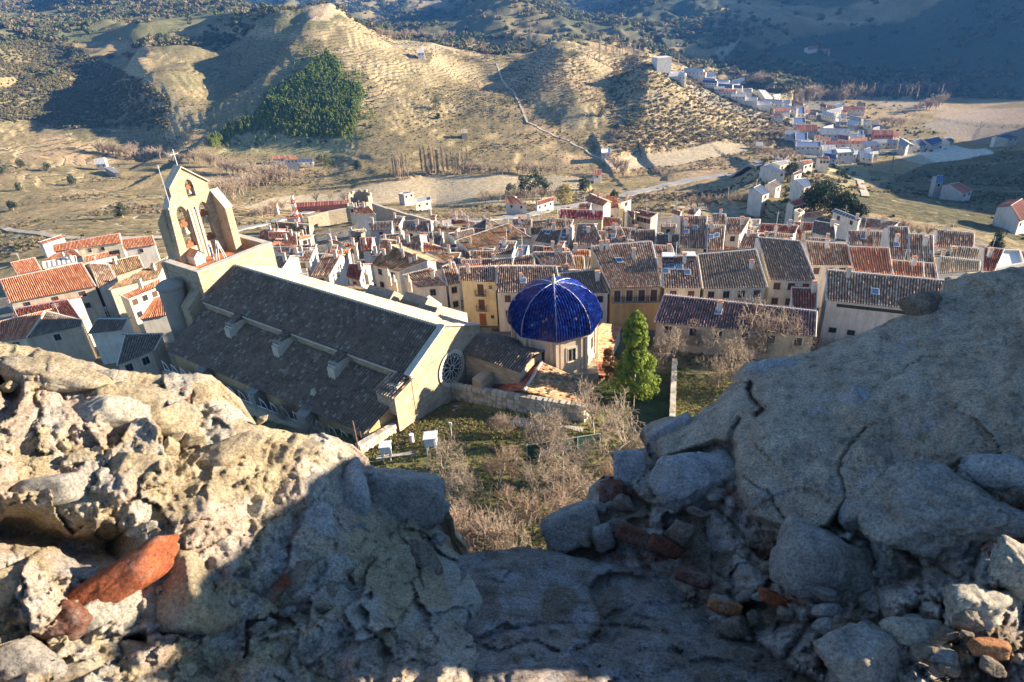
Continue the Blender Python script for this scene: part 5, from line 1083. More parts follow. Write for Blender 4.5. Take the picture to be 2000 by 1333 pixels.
# ---------------------------------------------------------------- garden walls, fences, poles
def stone_wall(name, pts, h, t, label, cat='wall', stones=True, courses=5, top=M_cop):
    """free-standing wall of separate stones on a core; pts world (x, y, z of the foot)"""
    o0 = np.array(pts[0], float); root = empty(name, o0, label, cat)
    core = MB(o0)
    for A_, B_ in zip(pts[:-1], pts[1:]):
        A_, B_ = np.array(A_, float), np.array(B_, float); d_ = unit((B_-A_)*[1, 1, 0]); s = np.cross(d_, UP)*t/2*.9
        core.prism([A_-s-UP*2, B_-s-UP*2, B_-s+UP*(h-.1), A_-s+UP*(h-.1)], s*2)
    core.build('core', wmat('s'), root).location = (0, 0, 0)
    vs = []
    base = MB((0, 0, 0)); base.box((0, 0, 0), (.5, 0, 0), (0, .5, 0), (0, 0, .5)); bmv = [tuple(np.array(v)*(1-.12*abs(rng.normal()))) for v in base.v]
    protos = []
    for k in range(4):
        mbk = MB(); c8 = {}
        for v in base.v:
            if v not in c8: c8[v] = tuple(np.array(v)*rng.uniform(.82, 1.04, 3))
        mbk.v = [c8[v] for v in base.v]; mbk.f = base.f; mbk.m = base.m
        me = mbk.mesh('stone'); me.materials.append((M_cop, M_stone, wmat('s'), M_cop)[k]); protos.append(me)
    cnt = 0
    for A_, B_ in zip(pts[:-1], pts[1:]):
        A_, B_ = np.array(A_, float), np.array(B_, float); Ln = np.linalg.norm(B_-A_); d_ = unit((B_-A_)*[1, 1, 0]); ang = math.atan2(d_[1], d_[0])
        s = np.cross(d_, UP); ch = h/courses
        for c in range(courses):
            x = rng.uniform(-.2, .2)
            while x < Ln:
                w = rng.uniform(.45, .95); cnt += 1
                if cnt > 290: break
                me = protos[rng.integers(4)]; so_ = bpy.data.objects.new('stone', me); COL.objects.link(so_); so_.parent = root
                p = A_+(B_-A_)*min(1, (x+w/2)/Ln)+UP*(ch*(c+.5))-o0; topc = c == courses-1
                so_.location = p+UP*(.08 if topc else 0); so_.rotation_euler = (rng.normal(0, .03), rng.normal(0, .03), ang+rng.normal(0, .04))
                so_.scale = (w*.96, t*(1.15 if topc else 1.04+rng.uniform(-.02, .05)), ch*.95); x += w
    return root
def gpt(x, y, z): p = PZ(x, y, z); return p
gw = [hit(865, 782), hit(842, 802), hit(800, 828), hit(748, 860), hit(704, 886)]
stone_wall('garden_wall', gw, 1.3, .7, 'curved dry stone wall running round the near corner of the church', courses=2)
for i, (x, y) in enumerate(((708, 868), (718, 853), (753, 836), (785, 812), (806, 798), (825, 782), (846, 768))):
    p = PZ(x, y, -47.2); mb = MB(p); mb.tube(p-UP*1, p+UP*1.9, .045, n=5)
    if i in (2, 4, 6): mb.box(p+UP*1.95, [.07, 0, 0], [0, .07, 0], UP*.05)
    tag(mb.build('wall_post', M_wframe if i > 2 else mat_flat('rusty_iron', (.22,.09,.05), .8)), 'thin post number standing on the curved stone wall'.replace(' number', (' nearest the pole', ' second from the pole', ' above the white cabinet', ' in the middle', ' past the middle', ' close to the bend', ' at the far bend')[i]), 'post', 'posts on the curved garden wall')
stone_wall('garden_wall', [hit(868, 775), hit(1000, 800), hit(1142, 823)], 2.3, .7, 'straight stone wall with pale coping between the dome and the garden path', courses=4)
# path below the wall
pa = [hit(862, 786), hit(985, 812), hit(1140, 836)]; pb_ = [hit(850, 798), hit(970, 826), hit(1135, 852)]
def strip(name, L_, R_2, mat, lift=.0):
    V_ = []; F_ = []
    for a, b in zip(L_, R_2):
        for k in range(4): p = a*(1-k/3)+b*(k/3); V_.append((p[0], p[1], max(p[2], gz(p[0], p[1])+lift)))
    for i in range(len(L_)-1):
        for k in range(3): q = i*4+k; F_.append((q, q+1, q+5, q+4))
    me = bpy.data.meshes.new(name); me.from_pydata(V_, [], F_); me.update(); return tag(link_mesh(name, me, mat), kind='structure')
M_conc = mat_noise('path_concrete', (.40,.37,.31), (.52,.48,.41), 1.5, bs=.2)
strip('path', pa, pb_, M_conc, .05)
stone_wall('boundary_wall', [hit(1311, 842), hit(1316, 722)], 1.7, .6, 'long thin wall dividing the dark lawn from the sunny kitchen garden', courses=3)
# church side railing with quarter arcs
fa, fb = PZ(322, 722, -47.6), PZ(694, 868, -48.2); ro = fa; rail = empty('terrace_railing', ro, 'long white railing with curved struts along the near side of the church', 'railing')
mb = MB(ro); mb.prism([fa-UP*3, fb-UP*3, fb-UP*.1, fa-UP*.1], unit(np.cross(fb-fa, UP))*.5); mb.build('plinth', wmat('s'), rail).location = (0, 0, 0)
fd = unit(fb-fa); Lf = np.linalg.norm(fb-fa); npst = 18; up2 = UP*1.5
for i in range(npst+1):
    p = fa+fd*Lf*i/npst; mb = MB(ro); mb.tube(p-UP*.2, p+up2, .05, n=5); pts = [p+fd*1.1*math.sin(t)+UP*(1.3*math.cos(t)) for t in np.linspace(0, math.pi/2, 6)]
    for a, b in zip(pts[:-1], pts[1:]): mb.tube(a, b, .05, n=5)
    mb.build('strut', M_wframe, rail).location = (0, 0, 0)
mb = MB(ro); mb.tube(fa+UP*.05, fb+UP*.05, .05); mb.build('bottom_rail', M_wframe, rail).location = (0, 0, 0)
# weather screens and instruments
def screen(x, y, s, lb):
    p = hit(x, y); root = empty('instrument_cabinet', p, lb, 'weather cabinet'); mb = MB(p)
    for a in (-.5, .5):
        for b in (-.45, .45): mb.box(p+np.array([a*s, b*s, .7*s]), [.06, 0, 0], [0, .06, 0], UP*.7*s)
    mb.build('stand', M_wframe, root).location = (0, 0, 0); mb = MB(p)
    mb.box(p+UP*1.9*s, [.6*s, 0, 0], [0, .55*s, 0], UP*.5*s)
    for z in np.linspace(1.5, 2.3, 7): mb.box(p+UP*z*s, [.64*s, 0, 0], [0, .59*s, 0], UP*.02)
    mb.build('louvred_box', mat_flat('white_paint', (.8,.8,.8)), root).location = (0, 0, 0); mb = MB(p)
    mb.box(p+UP*2.46*s, [.75*s, 0, .04], [0, .72*s, 0], UP*.05); mb.build('lid', mat_flat('white_paint', (.8,.8,.8)), root).location = (0, 0, 0)
screen(845, 886, 1.0, 'taller white louvred weather cabinet on legs in the sunny garden'); screen(757, 898, .85, 'lower white louvred weather cabinet near the curved wall foot')
p = hit(806, 866); mb = MB(p); mb.tube(p, p+UP*1.0, .22, n=10); mb.tube(p+UP*1.0, p+UP*1.25, .22, .3, n=10); tag(mb.build('rain_gauge', mat_flat('white_paint', (.8,.8,.8))), 'short white rain gauge between the two weather cabinets', 'rain gauge')
p = hit(883, 858); mb = MB(p); mb.tube(p, p+UP*2.0, .05); mb.box(p+UP*2.1, [.16, 0, 0], [0, .1, 0], UP*.22); tag(mb.build('sensor_post', M_wframe), 'slim sensor post right of the taller weather cabinet', 'post')
mb = MB(hit(775, 892)); c = mb.o; mb.box(c+UP*.12, [2.2, .25, 0], [0, .25, 0], UP*.12); tag(mb.build('stone_kerb', M_cop), 'low pale kerb between the two weather cabinets', 'kerb')
M_green = mat_flat('green_mesh', (.03,.10,.07), .7)
fp = [hit(1030, 900), hit(1085, 892), hit(1128, 884), hit(1172, 877)]; fo = fp[0]; gf = empty('mesh_fence', fo, 'green mesh fence on posts among the bare orchard trees', 'fence')
for p in fp: mb = MB(fo); mb.tube(p, p+UP*2.1, .06); mb.build('post', mat_flat('post_grey', (.35,.42,.36)), gf).location = (0, 0, 0)
mb = MB(fo); mb2 = MB(fo)
for a, b in zip(fp[:-1], fp[1:]):
    mb.box((a+b)/2+UP*2.05, (b-a)/2, [0, .03, 0], UP*.03); mb2.prism([a+UP*.1, b+UP*.1, b+UP*1.95, a+UP*1.95], [0, .03, 0])
mb.build('rail', mat_flat('post_grey', (.35,.42,.36)), gf).location = (0, 0, 0); mb2.build('mesh_panel', M_green, gf).location = (0, 0, 0)
for (x0, y0, x1, y1, lb) in ((712, 935, 693, 822, 'brown wooden pole rising just beyond the tip of the left rubble wall'), (704, 900, 698, 838, 'shorter brown pole beside the taller one near the curved wall')):
    p = hit(x0, y0); v = ray(x1, y1); top = v*(p[1]/v[1]); mb = MB(p); mb.tube(p, p+UP*(top[2]-p[2]), .09, .07, 7); tag(mb.build('wooden_pole', mat_noise('pole_wood', (.16,.08,.05), (.26,.15,.1), 4)), lb, 'pole')
# coped wall under the ochre house and garden lean-to
wA, wB = PZ(1165, 637, -52.5), PZ(1290, 630, -52.5); wr = empty('coped_wall', wA, 'cream garden wall with striped tile coping below the ochre house', 'wall')
uvwall('wall', [(wA-UP*2, wB-UP*2, wB+UP*2.6, wA+UP*2.6), (wB-UP*2+[0, .5, 0], wA-UP*2+[0, .5, 0], wA+UP*2.6+[0, .5, 0], wB+UP*2.6+[0, .5, 0])], wmat('c'), wr, wA)
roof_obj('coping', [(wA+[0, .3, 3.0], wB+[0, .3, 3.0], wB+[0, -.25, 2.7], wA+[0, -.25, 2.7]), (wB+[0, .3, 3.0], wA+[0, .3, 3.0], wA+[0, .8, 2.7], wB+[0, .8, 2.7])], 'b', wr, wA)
# ---------------------------------------------------------------- vegetation
def merge_np(lst):
    V, Fc, b = [], [], 0
    for v, f_ in lst: V.append(v); Fc.append(f_+b); b += len(v)
    return np.concatenate(V), np.concatenate(Fc)
def tubes(segs, k=3):
    """segs: (p0, p1, r0, r1) arrays -> thin tapering sticks"""
    p0 = np.array([s[0] for s in segs]); p1 = np.array([s[1] for s in segs]); r0 = np.array([s[2] for s in segs])[:, None]; r1 = np.array([s[3] for s in segs])[:, None]
    d = p1-p0; d /= np.linalg.norm(d, axis=1)[:, None]+1e-9; ref = np.where(np.abs(d[:, 2:3]) < .9, [[0, 0, 1.]], [[1., 0, 0]]); u = np.cross(d, ref); u /= np.linalg.norm(u, axis=1)[:, None]; w = np.cross(d, u)
    rings = []
    for p, r in ((p0, r0), (p1, r1)):
        for i in range(k): t = 2*math.pi*i/k; rings.append(p+r*(math.cos(t)*u+math.sin(t)*w))
    V = np.stack(rings, 1).reshape(-1, 3); n = len(segs); b = np.arange(n)[:, None]*2*k
    F_ = np.concatenate([np.concatenate([b+i, b+(i+1) % k, b+k+(i+1) % k, b+k+i], 1) for i in range(k)])
    return V, F_
def grow(rg, H, levels=4, spread=.75, nb=(5, 5, 4, 4), up=.25, r=.11, start=.2, shrub=False):
    segs = []
    def br(p, d, L, r0, lv):
        n = 4 if lv < 2 else 2; q = p; dd = d; pts = [p]
        for i in range(n):
            dd = unit(dd+rg.normal(0, .13 if lv == 0 else .22, 3)+UP*up*.35*(lv > 0)); q2 = q+dd*L/n; segs.append((q, q2, max(r0*(1-i/n*.55), .012), max(r0*(1-(i+1)/n*.55), .010))); q = q2; pts.append(q)
        if lv >= levels: return
        for k in range(nb[min(lv, len(nb)-1)]):
            t = rg.uniform(start if lv == 0 else .25, 1.0); i = min(int(t*n), n-1); bp = pts[i]*(1-(t*n-i))+pts[i+1]*(t*n-i)
            a = rg.uniform(0, 2*math.pi); side = unit(np.cross(dd, [math.cos(a), math.sin(a), .3])); nd = unit(dd*(1-spread)+side*spread+UP*up)
            br(bp, nd, L*rg.uniform(.5, .75), max(r0*.5, .012), lv+1)
    if shrub:
        for k in range(7): a = rg.uniform(0, 6.28); br(np.array([0, 0, 0.]), unit([math.cos(a)*.6, math.sin(a)*.6, 1]), H*.6, r*.5, 1)
    else: br(np.array([0, 0, 0.]), np.array([0, 0, 1.]), H*.62, r, 0)
    return segs
def treemesh(name, segs, mat):
    V, F_ = tubes(segs); me = mesh_np(name, V, F_); me.materials.append(mat); return me
M_bark = mat_noise('grey_bark', (.20,.165,.13), (.34,.29,.24), 3, bs=.2); M_twig = mat_noise('pale_twigs', (.25,.19,.14), (.38,.30,.22), .6, bs=0); M_rtwig = mat_noise('reddish_twigs', (.24,.16,.11), (.34,.24,.17), .6, bs=0)
rg = np.random.default_rng(3)
def two_part(segs):
    big = [s for s in segs if s[2] > .035]; small = [s for s in segs if s[2] <= .035]; return big, small
BT = []
for k in range(5):
    b_, s_ = two_part(grow(rg, 5.0, 4, .7, ((6, 6, 5, 4), (7, 5, 5, 4))[k % 2], .22, .12, .15)); BT.append((treemesh('trunk', b_, M_bark), treemesh('twigs', s_, M_twig), treemesh('twigs', s_, M_rtwig)))
BS = []
for k in range(3):
    b_, s_ = two_part(grow(rg, 3.4, 4, .6, (5, 5, 5, 4), .2, .09, shrub=True)); BS.append((treemesh('stems', b_ or s_[:3], M_bark), treemesh('twigs', s_, M_twig), treemesh('twigs', s_, M_rtwig)))
def bare(x, y, h, kind, lb, grp, red=False, foot=None, lbl=True):
    p = hit(x, y) if foot is None else foot; src = (BT if kind == 't' else BS)[rng.integers(5 if kind == 't' else 3)]; s = h/(5.0 if kind == 't' else 3.4)
    e = empty('bare_tree' if kind == 't' else 'bare_shrub', p-UP*.1, lb, 'tree' if kind == 't' else 'shrub', grp); e.scale = (s*rng.uniform(.95, 1.25),)*2+(s,); e.rotation_euler = (0, 0, rng.uniform(0, 6.28))
    for nm, me in (('trunk' if kind == 't' else 'stems', src[0]), ('twigs', src[2] if red else src[1])):
        o = bpy.data.objects.new(nm, me); COL.objects.link(o); o.parent = e
GRP = 'bare fruit trees of the castle garden'
for x, y, h, kd, lb, red in [
 (1205, 905, 8.0, 't', 'tallest pale bare tree at the right of the mesh fence', 0), (1160, 850, 5.5, 't', 'bare tree at the end of the straight stone wall', 0), (1250, 935, 6, 't', 'bare tree beside the dark edge of the right rubble wall', 0),
 (1075, 868, 4.2, 's', 'rounded bare shrub left of the mesh fence', 0), (1050, 905, 5, 't', 'bare tree leaning over the left end of the mesh fence', 0),
 (985, 850, 3.2, 's', 'small leafless shrub on the sunny bank under the garden path', 0), 
 (860, 950, 4.5, 't', 'spreading bare tree beyond the left rubble wall', 0),
 (905, 985, 5.2, 't', 'bare tree in the middle of the orchard left row', 0), (975, 960, 5.0, 't', 'bare tree in the middle of the orchard centre', 1),
 (1040, 985, 5.4, 't', 'dark branched bare tree in the middle of the orchard', 0), (1100, 975, 5.0, 't', 'bare tree in the orchard right of the centre', 0), (1150, 1000, 4.6, 't', 'pale bare tree next to the stub of the right rubble wall', 0),
 (1010, 1035, 4.4, 't', 'reddish bare tree near the sill of the crenel', 1), (1055, 1050, 5.0, 't', 'reddish upright tree standing in the shaded orchard strip', 1), (930, 1090, 4.6, 's', 'dense reddish shrub just above the sill', 1),
 (985, 1095, 4.8, 's', 'dense pale shrub just above the sill', 0), (900, 1050, 3.6, 's', 'pale shrub behind the corner of the left rubble wall', 0), (1130, 1050, 3.4, 's', 'shrub in front of the tip of the right rubble wall', 0),
 (1195, 960, 3.2, 's', 'low shrub between orchard and right rubble wall', 1), (1110, 930, 4.4, 't', 'bare tree under the mesh fence', 0),
 (1315, 720, 7.0, 't', 'wide bare tree right of the conifer', 0), (1360, 690, 5.5, 't', 'bare tree behind the long dividing wall', 0), (1430, 730, 7.5, 't', 'large tangled bare tree in front of the purple roofed building', 0),
 (1470, 700, 9.0, 't', 'tall bare tree reaching above the purple roof', 0), (1400, 760, 5.0, 't', 'bare tree at the edge of the kitchen garden', 0), (1520, 700, 7.5, 't', 'upright bare tree near the green netting', 0),
 (1560, 705, 5, 's', 'bare shrub beside the green netting', 0), (1450, 770, 4.5, 's', 'twiggy bush against the right rubble wall top', 0), (1610, 700, 4, 's', 'reddish twiggy bush under the pale building', 1), (1655, 690, 3.4, 's', 'dry reddish bush beneath the three square windows', 1),
 (940, 768, 3.6, 's', 'pinkish leafless shrub behind the straight stone wall', 1), (780, 640, 3.0, 's', 'courtyard shrub with few leaves beyond the nave', 0), (560, 825, 3.2, 's', 'dry brambles under the church railing', 0), (620, 860, 3.0, 's', 'brambles in the shadow near the church corner', 0), (500, 800, 2.6, 's', 'dark brambles behind the left rubble wall', 0)]:
    bare(x, y, h, kd, lb, GRP, bool(red))
# leafy foliage built from many small faces
def leafcloud(centers, radii, n, size, rgx, flat=.6):
    c = np.array(centers); rr = np.array(radii); idx = rgx.integers(0, len(c), n); d = rgx.normal(0, 1, (n, 3)); d /= np.linalg.norm(d, axis=1)[:, None]
    p = c[idx]+d*rr[idx][:, None]*(rgx.uniform(.55, 1.05, n)**.5)[:, None]
    nrm = d+rgx.normal(0, .5, (n, 3)); nrm /= np.linalg.norm(nrm, axis=1)[:, None]; t = np.cross(nrm, rgx.normal(0, 1, (n, 3))); t /= np.linalg.norm(t, axis=1)[:, None]; b_ = np.cross(nrm, t)
    s = size*rgx.uniform(.5, 1.3, n)[:, None]
    V = np.stack([p-t*s, p+b_*s*flat, p+t*s, p-b_*s*flat], 1).reshape(-1, 3); F_ = (np.arange(n)[:, None]*4+np.arange(4)[None]); return V, F_
def M_leaf(name, c1, c2):
    if name in MATS: return MATS[name]
    mt, t, b = nodes(name); p = coord(t); n = noise_tex(t, p, 1.1, 4, .7); r = ramp(t, [(.3, c1), (.7, c2)]); t.links.new(n.outputs[0], r.inputs[0]); t.links.new(r.outputs[0], b.inputs['Base Color'])
    b.inputs['Roughness'].default_value = .7; b.inputs['Specular IOR Level'].default_value = .2
    tr = N(t, 'ShaderNodeBsdfTranslucent'); t.links.new(r.outputs[0], tr.inputs[0]); mx = N(t, 'ShaderNodeMixShader'); mx.inputs[0].default_value = .25
    t.links.new(b.outputs[0], mx.inputs[1]); t.links.new(tr.outputs[0], mx.inputs[2]); t.links.new(mx.outputs[0], t.nodes['Material Output'].inputs[0]); MATS[name] = mt; return mt
# the bright conifer
cf = hit(1236, 768); v = ray(1245, 600); ct = v*((cf[1]+1)/v[1]); CH = ct[2]-cf[2]; root = empty('conifer', cf, 'tall bright green conifer standing alone beside the domed chapel', 'conifer')
cen, rad = [], []
for i in range(190):
    t = rg.uniform(.02, 1)**.8; R_t = 3.8*(1-t)**.58*(.75+.25*math.sin(t*9)); a = rg.uniform(0, 6.283); q = R_t*rg.uniform(.45, .95)
    cen.append((math.cos(a)*q+.4*(1-t), math.sin(a)*q, CH*(.03+.95*t))); rad.append(.28+.62*(1-t)*rg.uniform(.5, 1.3))
V_, F_ = leafcloud(cen, rad, 30000, .19, rg, .35); me = mesh_np('foliage', V_, F_); link_mesh('foliage', me, M_leaf('conifer_needles', (.09,.13,.02), (.30,.37,.05)), root)
sg = [(np.array([0, 0, -.5]), np.array([.1, 0, CH*.5]), .28, .16), (np.array([.1, 0, CH*.5]), np.array([0, 0, CH*.95]), .16, .03)]+[(np.array([0, 0, c[2]*.85]), np.array(c), .05, .02) for c in cen[::3]]
V_, F_ = tubes(sg, 6); link_mesh('trunk', mesh_np('trunk', V_, F_), M_bark, root)
def leafy(name, foot, h, w, n, size, mat, lb, cat, grp=None, seed=1, shape='round', bx=None):
    r_ = np.random.default_rng(seed); e = empty(name, foot, lb, cat, grp); cn_, rd_ = [], []
    for i in range(30):
        t = r_.uniform(.12, .95); R_t = w/2*(math.sin(math.pi*min(1, t*.85+.1))**.7 if shape == 'round' else (1-t)**.8+.05); a = r_.uniform(0, 6.283); q = R_t*r_.uniform(.2, .8); cn_.append((math.cos(a)*q, math.sin(a)*q, h*t)); rd_.append(w*.18*r_.uniform(.6, 1.3))
    V_, F_ = leafcloud(cn_, rd_, n, size, r_); link_mesh('crown', mesh_np('crown', V_, F_), mat, e)
    V_, F_ = tubes([(np.array([0, 0, -.5]), np.array([0, 0, h*.6]), w*.05, w*.03)]+[(np.array([0, 0, h*.3]), np.array(c), w*.02, w*.01) for c in cn_[::3]], 5); link_mesh('trunk', mesh_np('trunk', V_, F_), M_bark, e); return e
ML_ol = M_leaf('olive_leaves', (.06,.075,.035), (.13,.15,.07)); ML_dk = M_leaf('dark_evergreen', (.025,.04,.02), (.06,.085,.04)); ML_yl = M_leaf('yellow_leaves', (.34,.27,.10), (.50,.42,.18)); ML_pn = M_leaf('pine_needles', (.06,.09,.025), (.14,.18,.05)); ML_br = M_leaf('brown_hedge', (.16,.08,.03), (.26,.14,.05))
leafy('cypress_hedge', hit(1188, 748), 5.5, 2.0, 3500, .12, ML_br, 'rusty brown clipped conifer squeezed between chapel and green conifer', 'shrub', seed=4)
leafy('green_tree', PZ(868, 622, -53), 4.5, 3.4, 2500, .14, M_leaf('courtyard_leaves', (.07,.09,.03), (.2,.24,.09)), 'leafy courtyard bush left of the yellow balcony house', 'bush', seed=5)
leafy('green_tree', PZ(795, 610, -52), 3.0, 3.0, 1500, .12, ML_dk, 'dark clipped bush in the courtyard beyond the nave', 'bush', seed=6)
leafy('cypress', PZ(1405, 612, -53), 4.5, 1.2, 1200, .12, M_leaf('courtyard_leaves', (.07,.09,.03), (.2,.24,.09)), 'slim green cypress in front of the pale facades above the purple roof', 'tree', seed=7, shape='cone')
leafy('yellow_bush', PZ(1393, 612, -53), 2.8, 1.8, 900, .12, M_leaf('yellow_green', (.2,.2,.04), (.36,.34,.08)), 'yellow green bush beside the slim cypress', 'bush', seed=8)
leafy('yellow_tree', hit(1103, 398), 11, 12, 2600, .42, ML_yl, 'round yellow leaved tree beside the bend of the main road', 'tree', seed=9)
leafy('pine_tree', hit(1938, 505), 7, 5, 2000, .25, ML_dk, 'lone dark pine in the shade above the right end of the town', 'tree', seed=10, shape='cone')
gp = 'pine clump right of the valley lane'
for i, (x, y, h) in enumerate(((1590, 412, 9), (1610, 418, 10), (1632, 424, 9), (1650, 430, 8), (1600, 400, 8), (1668, 434, 7))): leafy('pine_tree', hit(x, y), h, h, 1500, .42, ML_dk, 'dark pine, %s of the clump above the garage house' % ('leftmost', 'second from left', 'middle', 'fourth from left', 'rearmost', 'rightmost')[i], 'tree', gp, 20+i)
gp = 'evergreen trees near the field edge'
for i, (x, y, h, m_) in enumerate(((1025, 384, 12, 0), (1045, 380, 14, 0), (1062, 384, 11, 1), (1000, 388, 9, 1), (1140, 372, 8, 1), (1200, 395, 6, 1))): leafy('evergreen_tree', hit(x, y), h, h*.95, 1300, .5, (ML_dk, ML_ol)[m_], 'evergreen by the long pale barn, %s' % ('left of the tallest', 'tallest one', 'right of the tallest', 'greyish one at the left end', 'small round one near the stream', 'small one by the road')[i], 'tree', gp, 30+i)
gp = 'dark bushes on the terraces'
for i, (x, y, h, lb) in enumerate(((144, 362, 7, 'dark green bush standing alone on the left terraces'), (95, 335, 6, 'dark bush left of the white cottage'), (42, 328, 7, 'dark bush near the left edge on the terraces'), (8, 338, 9, 'dark tree cut by the left edge of the photo'), (240, 425, 7, 'bush behind the bell gable shoulder'), (40, 372, 5, 'small bush on the lowest left terraces'), (27, 412, 5, 'low bush on the pale left terraces'), (853, 215, 10, 'round dark tree alone on the central hill'), (855, 233, 5, 'small dark bush below the lone round tree'), (467, 248, 9, 'single green tree in the shaded ravine'), (1175, 228, 9, 'orange tinted tree in the shaded central gully'), (640, 322, 8, 'tree right of the tall white farmhouse'), (700, 330, 6, 'bush on the bank under the terraces'), (625, 318, 6, 'bush behind the blue shed'), (1545, 345, 6, 'green bush by the sheds of the shaded field'))):
    leafy('round_tree', hit(x, y), h, h*1.1, 900, .38, ML_ol if i % 2 else ML_dk, lb, 'tree', gp, 50+i)
# poplars and riverside trees: one winter tree, many copies
def poplar_mesh(k):
    r_ = np.random.default_rng(100+k); s = [(np.array([0, 0, 0.]), np.array([0, 0, 13.]), .16, .05)]
    for i in range(110):
        z = r_.uniform(.6, 12); a = r_.uniform(0, 6.283); L = (1.9 if z < 9 else 1.1)*r_.uniform(.5, 1.2); p = np.array([0, 0, z]); q = p+np.array([math.cos(a)*.32*L, math.sin(a)*.32*L, L]); s.append((p, q, .05, .03))
        for j in range(2): s.append((p*.5+q*.5, p*.5+q*.5+np.array([r_.normal(0, .3), r_.normal(0, .3), L*.6]), .035, .02))
    return treemesh('branches', s, M_twig)
def round_mesh(k):
    r_ = np.random.default_rng(200+k); s = [(np.array([0, 0, 0.]), np.array([0, 0, 3.]), .2, .14)]
    for i in range(20):
        a = r_.uniform(0, 6.283); d_ = unit([math.cos(a)*r_.uniform(.2, .9), math.sin(a)*r_.uniform(.2, .9), 1]); p = np.array([0, 0, r_.uniform(1, 3.)]); q = p+d_*r_.uniform(3, 6); s.append((p, q, .09, .05))
        for j in range(9):
            t = r_.uniform(.3, 1); b_ = p*(1-t)+q*t; e2 = unit(d_+r_.normal(0, .5, 3)); s.append((b_, b_+e2*r_.uniform(1, 2.2), .05, .03))
    return treemesh('branches', s, M_twig)
PM = [poplar_mesh(k) for k in range(3)]; RM = [round_mesh(k) for k in range(3)]
def far_tree(p, h, pop, lb, grp):
    me = (PM if pop else RM)[rng.integers(3)]; o = bpy.data.objects.new('poplar' if pop else 'winter_tree', me); COL.objects.link(o); s = h/(13 if pop else 8.5); o.scale = (s*1.05, s*1.05, s); o.location = p-UP*.2; o.rotation_euler = (0, 0, rng.uniform(0, 6.28)); tag(o, lb, 'tree', grp)
def row(x0, y0, x1, y1, n, h, pop, lb, grp, jy=3):
    for i in range(n):
        t = (i+.5)/n; far_tree(hit(x0+(x1-x0)*t+rng.normal(0, 3), y0+(y1-y0)*t+rng.uniform(-jy, jy)), h*rng.uniform(.8, 1.15), pop, {0: 'leftmost ', n//2: 'middle ', n-1: 'rightmost '}.get(i, '')+lb, grp)
row(768, 352, 800, 352, 7, 18, 1, 'slender pale poplar in the left group at the top edge of the pale field', 'left poplar group by the field')
row(823, 341, 868, 340, 12, 20, 1, 'slender pale poplar in the tallest group at the top edge of the pale field', 'tall poplar group by the field')
row(870, 338, 915, 337, 9, 16, 1, 'poplar in the thinner group right of the tallest poplars', 'thin poplar group by the field')
row(915, 338, 1090, 344, 14, 10, 0, 'low grey tree in the hedge along the top of the pale field', 'hedge trees by the field')
row(440, 395, 560, 345, 22, 15, 0, 'grey leafless tree in the thicket right of the bell gable', 'thicket beside the bell gable')
row(415, 330, 570, 365, 12, 12, 0, 'grey leafless tree in the streamside thicket behind the bell gable', 'streamside thicket', 6)
row(190, 300, 270, 312, 9, 13, 0, 'leafless tree in the row above the left terraces', 'tree row above the left terraces')
row(270, 310, 430, 325, 12, 11, 0, 'leafless tree in the shaded gully left of the gable peak', 'gully trees', 5)
row(1545, 195, 1870, 178, 60, 15, 0, 'grey poplar in the long riverside wood beyond the suburb', 'riverside wood', 7)
row(1640, 185, 1860, 195, 30, 17, 1, 'upright poplar in the long riverside wood beyond the suburb', 'riverside wood', 6)
row(1790, 222, 1850, 205, 10, 15, 0, 'grey tree in the clump at the end of the riverside wood', 'clump at the end of the riverside wood')
row(1470, 170, 1500, 160, 8, 14, 0, 'grey tree in the clump behind the industrial row', 'clump behind the industrial row')
row(1170, 105, 1255, 108, 22, 13, 1, 'poplar in the distant row left of the white silo', 'distant poplar row')
row(1305, 123, 1325, 122, 3, 15, 1, 'dark poplar beside the white silo', 'poplars beside the silo')
row(1350, 118, 1370, 116, 3, 14, 1, 'poplar right of the white silo', 'poplars right of the silo')
row(1712, 245, 1765, 250, 9, 12, 0, 'grey tree in the round clump right of the suburb', 'round clump right of the suburb')
row(1195, 330, 1225, 350, 5, 11, 0, 'bare tree by the stream left of the second pale field', 'streamside trees')
row(1240, 345, 1420, 325, 14, 6, 0, 'low bush tree along the lower edge of the second pale field', 'field edge bushes')
row(1330, 410, 1440, 400, 8, 6, 0, 'small bare tree on the slope beyond the striped roofs', 'slope trees beyond the town')
row(930, 398, 1090, 390, 12, 8, 0, 'bare tree around the long pale barn by the road', 'trees around the barns')
row(860, 430, 960, 432, 14, 4, 0, 'low hedge shrub above the red roofed houses at the town edge', 'hedge above the town edge')
row(1660, 430, 1830, 470, 12, 4, 0, 'low bush on the sunny rim beyond the right of the town', 'rim bushes')
row(600, 400, 720, 395, 4, 9, 0, 'small bare tree beside the long red cattle shed', 'trees by the cattle shed')
row(505, 425, 560, 410, 10, 7, 0, 'grey bush below the road left of the lattice mast', 'bushes below the road')
row(1480, 300, 1560, 315, 16, 8, 0, 'dark bush along the outer side of the valley road', 'roadside bushes', 8)
row(1500, 270, 1560, 262, 8, 9, 0, 'grey tree between allotments and the suburb', 'allotment trees', 8)
row(740, 78, 890, 76, 16, 14, 0, 'distant tree on the dark edge behind the central hill', 'distant tree row')
